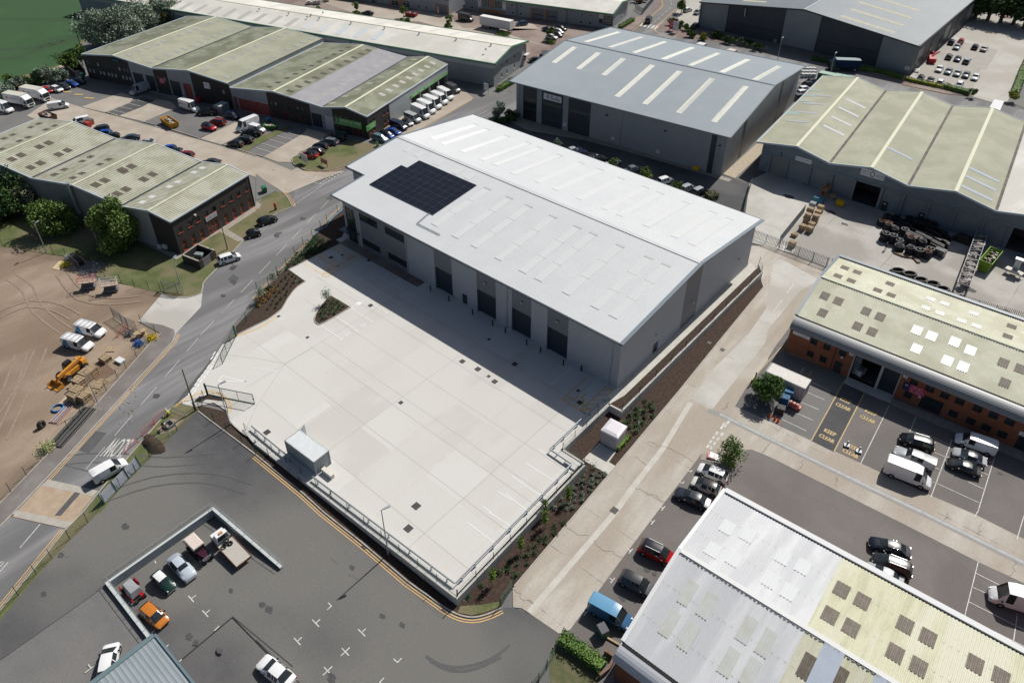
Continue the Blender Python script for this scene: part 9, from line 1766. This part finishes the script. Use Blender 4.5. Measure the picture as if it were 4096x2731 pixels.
for x0,y0,x1,y1,c_,lb in((755,1090,890,1075,(.40,.07,.06),'red scissor lift, the left one of two'),(955,1120,1100,1100,(.55,.54,.54),'scissor lift with pale rails, the right one of two')):
 A_,B_=P(1,x0,y0),P(1,x1,y1);c=(A_+B_)/2;o=thing('scissor_lift',lb,'scissor lift',c,'scissor lifts',math.atan2(B_.y-A_.y,B_.x-A_.x));L=2.7;mbput('chassis',MATS['dark_grey_cladding'],o,lambda b:(b.box((0,0,.45),(2.4,1.05,.35)),[b.box((0,0,.75+k*.16),(2.2-.1*k,.75,.07),tilt=.03*(-1)**k)for k in range(5)]));x=mbput('platform',canvas,o,lambda b:b.box((0,0,1.6),(L,1.15,.12)));x.color=(.42,.33,.27,1)
 def rails(b):
  for h in(.55,1.1):[b.bar((sx0*L/2,sy0*.57,1.65+h),(sx1*L/2,sy1*.57,1.65+h),.05)for sx0,sy0,sx1,sy1 in((-1,-1,1,-1),(1,-1,1,1),(1,1,-1,1),(-1,1,-1,-1))]
  for k in range(4):[b.bar((-L/2+k*L/3,s*.57,1.65),(-L/2+k*L/3,s*.57,2.75),.045)for s in(1,-1)]
 x=mbput('guard_rail',paintm,o,rails);x.color=(*c_,1);wheels(o,(-.85,.85),.6,.24,.14)
A_,B_=P(2,450,960),P(2,760,620);d=(B_-A_).normalized();n_=Vector((-d.y,d.x,0))
for k in range(7):q=A_-n_*(k*.32)+Vector((0,0,.16+.1*(k%2)));b=MB();b.tube(q,q+d*7.5,.15,n=8);solo(b.build('plastic_pipe',blackp,smooth=40,org=q),'thick black plastic pipe in the bundle beside the pavement fence','pipe','black pipes on the bare site')
for k,(c_,z_)in enumerate((((.4,.16,.09),0),((.25,.3,.4),.1),((.4,.16,.09),0),((.4,.4,.42),.1),((.36,.15,.1),0),((.2,.25,.35),.1),((.4,.2,.12),0))):q=P(2,455,745)+n_*(-k*.2)+Vector((0,0,.12+z_));b=MB();b.tube(q,q+d*5.2,.08,n=6);x=b.build('drain_pipe',paintm,org=q);x.color=(*c_,1);solo(x,'slim pipe in the mixed red, grey and blue bundle above the black pipes','pipe','coloured pipes on the bare site')
p=P(2,535,618);b=MB();[b.torus((p.x,p.y,p.z+.08+k*.07),.85-k*.03,.06,(0,0,1),24,5)for k in range(4)];solo(b.build('pipe_coil',inkb if 0 else M('coil_blue',(.02,.22,.5)),org=p),'bright blue pipe coil lying beside the coloured pipes','pipe coil');p=P(2,390,785);b=MB();b.torus((p.x,p.y,p.z+.5),.4,.28,(1,.4,.2),14,8);solo(b.build('drum',blackp,smooth=50,org=p),'black drum on a pallet at the end of the pipes','drum');p=P(2,440,985);b=MB();leaves(b,[(p.x+random.gauss(0,.55),p.y+random.gauss(0,.5),p.z+abs(random.gauss(.4,.3)))for _ in range(900)],.11);solo(b.build('debris_bag',M('pale_yellow_bag',(.45,.47,.22),fine=.2,isl=.3),org=p),'crumpled pale yellow builders bag by the pavement fence','bag')
for x,y,lb in((1272,1500,'timber cable reel, the left one'),(1322,1475,'timber cable reel standing slightly behind, the right one')):p=P(1,x,y+30);b=MB();b.tube(p+Vector((0,0,.05)),p+Vector((0,0,.12)),.55,n=18);b.tube(p+Vector((0,0,.12)),p+Vector((0,0,.9)),.3,n=14);b.tube(p+Vector((0,0,.9)),p+Vector((0,0,.98)),.55,n=18);b.tube(p+Vector((0,0,.98)),p+Vector((0,0,1.0)),.12,n=10,m=0);solo(b.build('cable_reel',pallw,org=p),lb,'cable reel')
for cr,x,y,col,lb in((2,1280,25,(.03,.14,.40),'crumpled blue tarpaulin heap beside the cable reels'),(1,1400,1545,(.6,.45,.02),'yellow sheet heap near the pavement fence'),(1,600,870,(.55,.50,.05),'yellow sacks on the pile by the lawn fence'),(1,640,800,(.6,.6,.55),'white sack on the pile by the lawn fence'),(1,1190,1505,(.3,.3,.28),'grey debris by the red site barrier')):
 p=P(cr,x,y);b=MB();leaves(b,[(p.x+random.gauss(0,.4),p.y+random.gauss(0,.35),p.z+abs(random.gauss(.3,.22)))for _ in range(600)],.11);x_=b.build('debris_pile',canvas,org=p);x_.color=(*col,1);solo(x_,lb,'sheeting')
p=P(1,735,850);o=thing('wooden_frame','timber crate frame holding black parts by the lawn fence','crate',p);mbput('frame',pallw,o,lambda b:[b.box((x_,y_,z_),d_)for x_,y_,z_,d_ in((0,-.6,.1,(2.2,.1,.15)),(0,.6,.1,(2.2,.1,.15)),(0,-.6,.9,(2.2,.08,.1)),(0,.6,.9,(2.2,.08,.1)),(-1.1,-.6,.5,(.1,.1,.9)),(1.1,-.6,.5,(.1,.1,.9)),(-1.1,.6,.5,(.1,.1,.9)),(1.1,.6,.5,(.1,.1,.9)))]);mbput('contents',blackp,o,lambda b:b.box((0,0,.5),(1.8,.9,.7)))
b=MB();drape(b,PL(1,478,900,545,830,600,840,545,915),.08);solo(b.build('timber_sheet',M('plywood2',(.52,.42,.28),fine=.08),org=P(1,540,870)),'pale board lying beside the yellow sacks','board')
A_,B_=P(2,955,1495),P(2,1290,1140);o=thing('hoarding','leaning silver corrugated hoarding behind the small white van','hoarding',A_);d=(B_-A_).normalized();n_=Vector((-d.y,d.x,0));u_=Vector((0,0,1.75))+n_*.25
b=MB();slope(b,A_+Vector((0,0,.1)),B_+Vector((0,0,.1)),B_+u_,A_+u_,.22,.03);b.build('sheet',M('silver_lilac_sheet',(.50,.50,.56),(.42,.45,.5),.5,fine=.05,rough=.5),o)
for k in range(4):q=A_.lerp(B_,k/3)-n_*.05;b=MB();b.bar(q,q+Vector((0,0,1.95))+n_*.25,.08);b.build('post',fenceg,o)
b=MB();a,c=P(32,230,640),P(32,250,560);b.box(((a.x+c.x)/2,(a.y+c.y)/2,-1.0),(2.0,1.0,.5));[b.tube(((a.x+c.x)/2+k*.5,a.y+.3,-.8),((a.x+c.x)/2+k*.5,a.y+.3,.1),.25,n=10)for k in(-1,0,1)];solo(b.build('red_drums',M('red_drum',(.35,.02,.03),(.6,.5,.4),3,fine=.1),org=a),'red drums and tins on a pallet by the white container','drums')
for x,y,n,c_,lb in((215,440,14,(.5,.52,.5),'white crate stack against the white container'),(175,520,12,(.03,.20,.38),'blue crate stack with pale top in the bush corner'),(140,580,12,(.02,.12,.25),'dark blue crate stack in front of the pale-topped one'),(105,650,8,(.05,.05,.06),'black crate stack with white grids nearest the cones')):pallets(lb,32,x,y,n,c_,.3,group='crate stacks by the bush',s=1.0)
for x,y in((62,715),(92,735),(12,690)):p=P(32,x,y);b=MB();b.tube(p,p+Vector((0,0,.75)),.2,.04,n=10);b.box((p.x,p.y,p.z+.02),(.45,.45,.04));solo(b.build('traffic_cone',M('cone_orange',(.65,.12,.03)),org=p),'orange traffic cone by the crate stacks','cone','orange cones by the crate stacks')
for x,y in((2235,330),(2190,400)):p=P(22,x,y);b=MB();b.tube(p,p+Vector((0,0,1.1)),.1,n=10);solo(b.build('bollard',blackp,org=p),'leaning black post at the edge of the bush','bollard','black posts by the bush')
p=P(32,850,290);o=thing('forklift','white forklift inside the open brick unit doorway','forklift',p,None,R(80));mbput('body',framew,o,lambda b:(b.box((-.3,0,.6),(1.8,1.1,.7)),b.box((-1.0,0,.9),(.5,1.0,.6))));mbput('overhead_guard',blackp,o,lambda b:([b.bar((x_,y_,.9),(x_*.8,y_,2.1),.07)for x_ in(-.8,.5)for y_ in(-.45,.45)],b.box((-.1,0,2.1),(1.1,1.0,.06))));mbput('mast',blackp,o,lambda b:[b.bar((.75,y_,.1),(.75,y_,2.1),.1)for y_ in(-.35,.35)]);wheels(o,(-.8,.4),.55,.28,.2)
for x,y in((720,960),(830,1015)):p=P(32,x,y);b=MB();b.box((p.x,p.y,p.z+.15),(.75,.6,.28),.3);b.tube(p+Vector((0,.3,.3)),p+Vector((0,.3,.8)),.1,n=8);solo(b.build('parking_post',MATS['grey_flashing'],org=p),'folded grey parking post block on the KEEP CLEAR lettering','parking post','parking post blocks')
def table_(label,cr,x,y):p=P(cr,x,y);o=thing('picnic_table',label,'picnic table',p,None,.3);mbput('table_top',framew,o,lambda b:b.box((0,0,.75),(1.8,.8,.06)));mbput('bench',framew,o,lambda b:b.box((0,-.75,.45),(1.8,.28,.05)));mbput('bench',framew,o,lambda b:b.box((0,.75,.45),(1.8,.28,.05)));mbput('frame',galv,o,lambda b:[b.bar((s*.6,-.8,.05),(s*.6,.3,.75),.07)for s in(1,-1)])
table_('white picnic table by the charcoal warehouse corner',30,1358,660)
for k in range(12):p=P(30,320+(k%4)*32,655+(k//4)*28);b=MB();b.box((p.x,p.y,p.z+.6),(1.15,1.0,1.1));b.box((p.x,p.y,p.z+.07),(1.2,1.1,.14));solo(b.build('tank_crate',M('white_tank',(.58,.58,.57),(.4,.4,.4),2,fine=.1),org=p),'white caged liquid tank in the block beside the grey warehouse','tank','white caged tanks')
o=thing('red_rack','red tubular barrier frame in the far car park','barrier',P(30,2200,165));mbput('frame',signr,o,lambda b:[b.bar((-1.2,y_,z_),(1.2,y_,z_),.12)for y_ in(-.5,.5)for z_ in(.3,.9)]+[b.bar((x_,y_,0),(x_,y_,1.1),.12)for x_ in(-1.2,0,1.2)for y_ in(-.5,.5)])
for cr,x,y,lb in((10,500,35,'white wrapped bale at the top edge, left'),(10,560,38,'cream wrapped bale at the top edge'),(20,1150,30,'dark scrap pile behind the palisade at the top'),(20,1200,20,'second dark scrap pile behind the palisade'),(10,640,12,'timber pile at the top edge')):p=P(cr,x,y);b=MB();[b.box((p.x+random.gauss(0,.8),p.y+random.gauss(0,.6),p.z+.5+random.uniform(0,.8)),(1.3,1.1,.9),random.uniform(0,3))for _ in range(6)];x_=b.build('goods_stack',canvas,org=p);x_.color=(*((.6,.58,.54)if cr==10 and x<600 else(.09,.05,.04)if cr==20 else(.3,.2,.12)),1);solo(x_,lb,'stacked goods')
b=MB();pts=PL(23,850,1290,940,1350,885,1450,800,1520);[b.bar(u+Vector((0,0,.35)),v+Vector((0,0,.35)),.3,.7)for u,v in zip(pts,pts[1:])];solo(b.build('brick_steps',M('brown_brick',(.16,.09,.07),fine=.2,brick=((.2,.12,.09),(.2,.18,.16))),org=pts[0]),'brown brick planter wall with steps beside the hedge','brick wall')
zone('corner_grass',PL(23,370,1240,560,1330,820,1500,790,1568,700,1700,380,1700,345,1480,345,1300),M('dry_grass',(.075,.085,.03),(.12,.11,.055),.9,fine=.25),.03);p=P(23,940,1165);b=MB();b.bar(p-Vector((1.1,.5,-.15)),p+Vector((.9,-.2,.15)),.2,.12);solo(b.build('timber_plank',pallw,org=p),'loose timber plank beside the green wheeled bin','plank')
q0=P(0,700,700);o=thing('bin_store','dark brick bin enclosure with grey gates beside the crop field','bin store',q0)
for a,c in(((605,640),(700,715)),((790,690),(735,620)),((735,620),(605,640))):u,v=P(0,*a),P(0,*c);b=MB();b.bar(u+Vector((0,0,1)),v+Vector((0,0,1)),.25,2.0);b.build('wall',dbrick,o)
u,v=P(0,700,715),P(0,745,705);b=MB();b.bar(u+Vector((0,0,.95)),v+Vector((0,0,.95)),.08,1.8);b.build('gate',MATS['grey_timber_gate'],o)
# ------------------------------------------------------------------ wear: cracks, stains, ruts, stones
cm=MB()
def crack(cr,x0,y0,x1,y1,w=.035,amp=.12,n=14,mb=None,z=None,off=.032):
 a,b=P(cr,x0,y0,z),P(cr,x1,y1,z);d=(b-a);nn=Vector((-d.y,d.x,0)).normalized();k=0;pts=[]
 for i in range(n+1):k=k*.6+random.gauss(0,amp);pts.append(a+d*(i/n)+nn*k)
 ribbon(mb or cm,pts,w,off,z)
for q in((22,1250,910,1680,1095),(22,1120,1060,1240,1130),(22,1130,1340,1420,1470),(22,1940,630,1990,560),(22,1250,700,1350,655),(23,740,265,1020,420),(23,500,130,690,235),(23,0,700,200,840),(32,610,1330,655,1240),(32,265,1180,330,1090),(33,1620,70,1655,0),(33,1930,215,1975,95),(33,2225,590,2260,440),(2,1560,420,1900,120),(2,820,1020,990,830),(2,1450,300,1640,60),(1,1950,1400,2300,1000),(11,20,620,420,260),(11,300,700,560,480),(11,380,430,460,330),(10,1300,1330,1700,1070),(31,200,880,560,960),(31,0,880,120,800)):crack(*q)
for q in((0,120,500,700,260,440),(3,560,380,620,420),(13,680,410,760,470),(13,860,560,935,620)):
 if len(q)==5:crack(*q)
struct(cm.build('crack',M('crack_dirt',(.13,.12,.11),(.19,.17,.15),1,fine=.2)))
sm=MB()
def stain(cr,x,y,r,mb,n=16,z=None,off=.03,sq=.7):
 c=P(cr,x,y,z);drape(mb,[(c.x+math.cos(2*math.pi*i/n)*r*random.uniform(.55,1.1),c.y+math.sin(2*math.pi*i/n)*r*sq*random.uniform(.5,1.1))for i in range(n)],off,z)
for q in((13,120,890,.7),(13,1160,950,.5),(13,1345,1035,.45),(13,690,1520,.7),(13,880,510,.5),(13,60,850,.6),(3,560,395,.5),(3,400,750,.5),(3,1150,130,.7),(2,1440,500,.8),(1,2140,1020,.9),(1,2050,1150,.7),(11,430,440,.9),(11,190,600,.8),(31,570,380,1.3),(31,190,240,1.4),(31,1850,1090,1.3),(31,2150,1290,1.6),(31,700,490,.9),(23,1240,530,.5),(23,1010,790,.5),(23,1310,570,.4),(32,600,490,.7),(32,2130,1210,.4)):stain(*q,sm)
for q in((3,1740,1140,.6),(3,1800,1200,.5),(3,2020,1280,.5),(3,2120,720,.4)):stain(*q,sm,z='c')
struct(sm.build('oil_stain',M('oil_stain',(.06,.06,.063),(.08,.08,.083),4,fine=.3)))
tm_=MB();lt_=MB();zo=.012
for pts in([1560,1320,1700,1400,1900,1420,2150,1350,2330,1220],[1600,1360,1780,1450,2000,1440,2250,1330]):zo+=.004;ribbon(lt_,arc(PL(13,*pts),3),.35,zo)
for pts in([250,1250,600,1130,1000,1110,1500,1150,2000,1100],[900,1500,1400,1330,1900,1300,2250,1400]):zo+=.004;ribbon(lt_,arc(PL(2,*pts),3),.2,zo);zo+=.004;ribbon(lt_,offset(arc(PL(2,*pts),3),1.6),.2,zo)
struct(lt_.build('tyre_scuff',M('dusty_scuff',(.092,.092,.093),(.085,.085,.088),2.2,fine=.3)))
for cr,pts in((1,[60,1000,200,1100,300,1300,560,1500]),(2,[60,900,200,600,330,300,430,60]),(2,[-40,700,150,420,250,100]),(1,[0,1350,250,1250,500,1290,640,1370]),(1,[520,960,700,1180,1000,1230,1300,1200])):
 a=arc(PL(cr,*pts),2);zo+=.004;ribbon(tm_,a,.32,zo);zo+=.004;ribbon(tm_,offset(a,1.8),.32,zo)
struct(tm_.build('wheel_rut',M('damp_soil',(.245,.188,.142),(.30,.235,.18),1.4,fine=.25)))
b=MB()
for i in range(1300):
 x,y=random.uniform(-60,1250),random.uniform(0,2200);cr=1 if y<1568 else 2;p=P(cr,x,(y if cr==1 else y-1568)+(760 if cr==1 else 0),0)
 if(p.x--98)*.36+(p.y-18)*.93>0 and False:continue
 f_=(P(2,900,565)-p);e_=(P(2,1400,0)-P(2,900,565));
 if e_.x*-f_.y-e_.y*-f_.x<1.2 and cr:pass
 if(e_.x*(p.y-P(2,900,565).y)-e_.y*(p.x-P(2,900,565).x))>-1:continue
 if p.y>30+(-105-p.x)*.36:continue
 s_=random.uniform(.05,.17);b.box((p.x,p.y,.02+s_*.3),(s_*1.3,s_,s_*.7),random.uniform(0,3))
o=b.build('loose_stones',M('stone_mix',(.34,.29,.25),(.2,.16,.13),3,fine=.3,isl=.4));o['kind']='stuff'
bpy.context.view_layer.update()
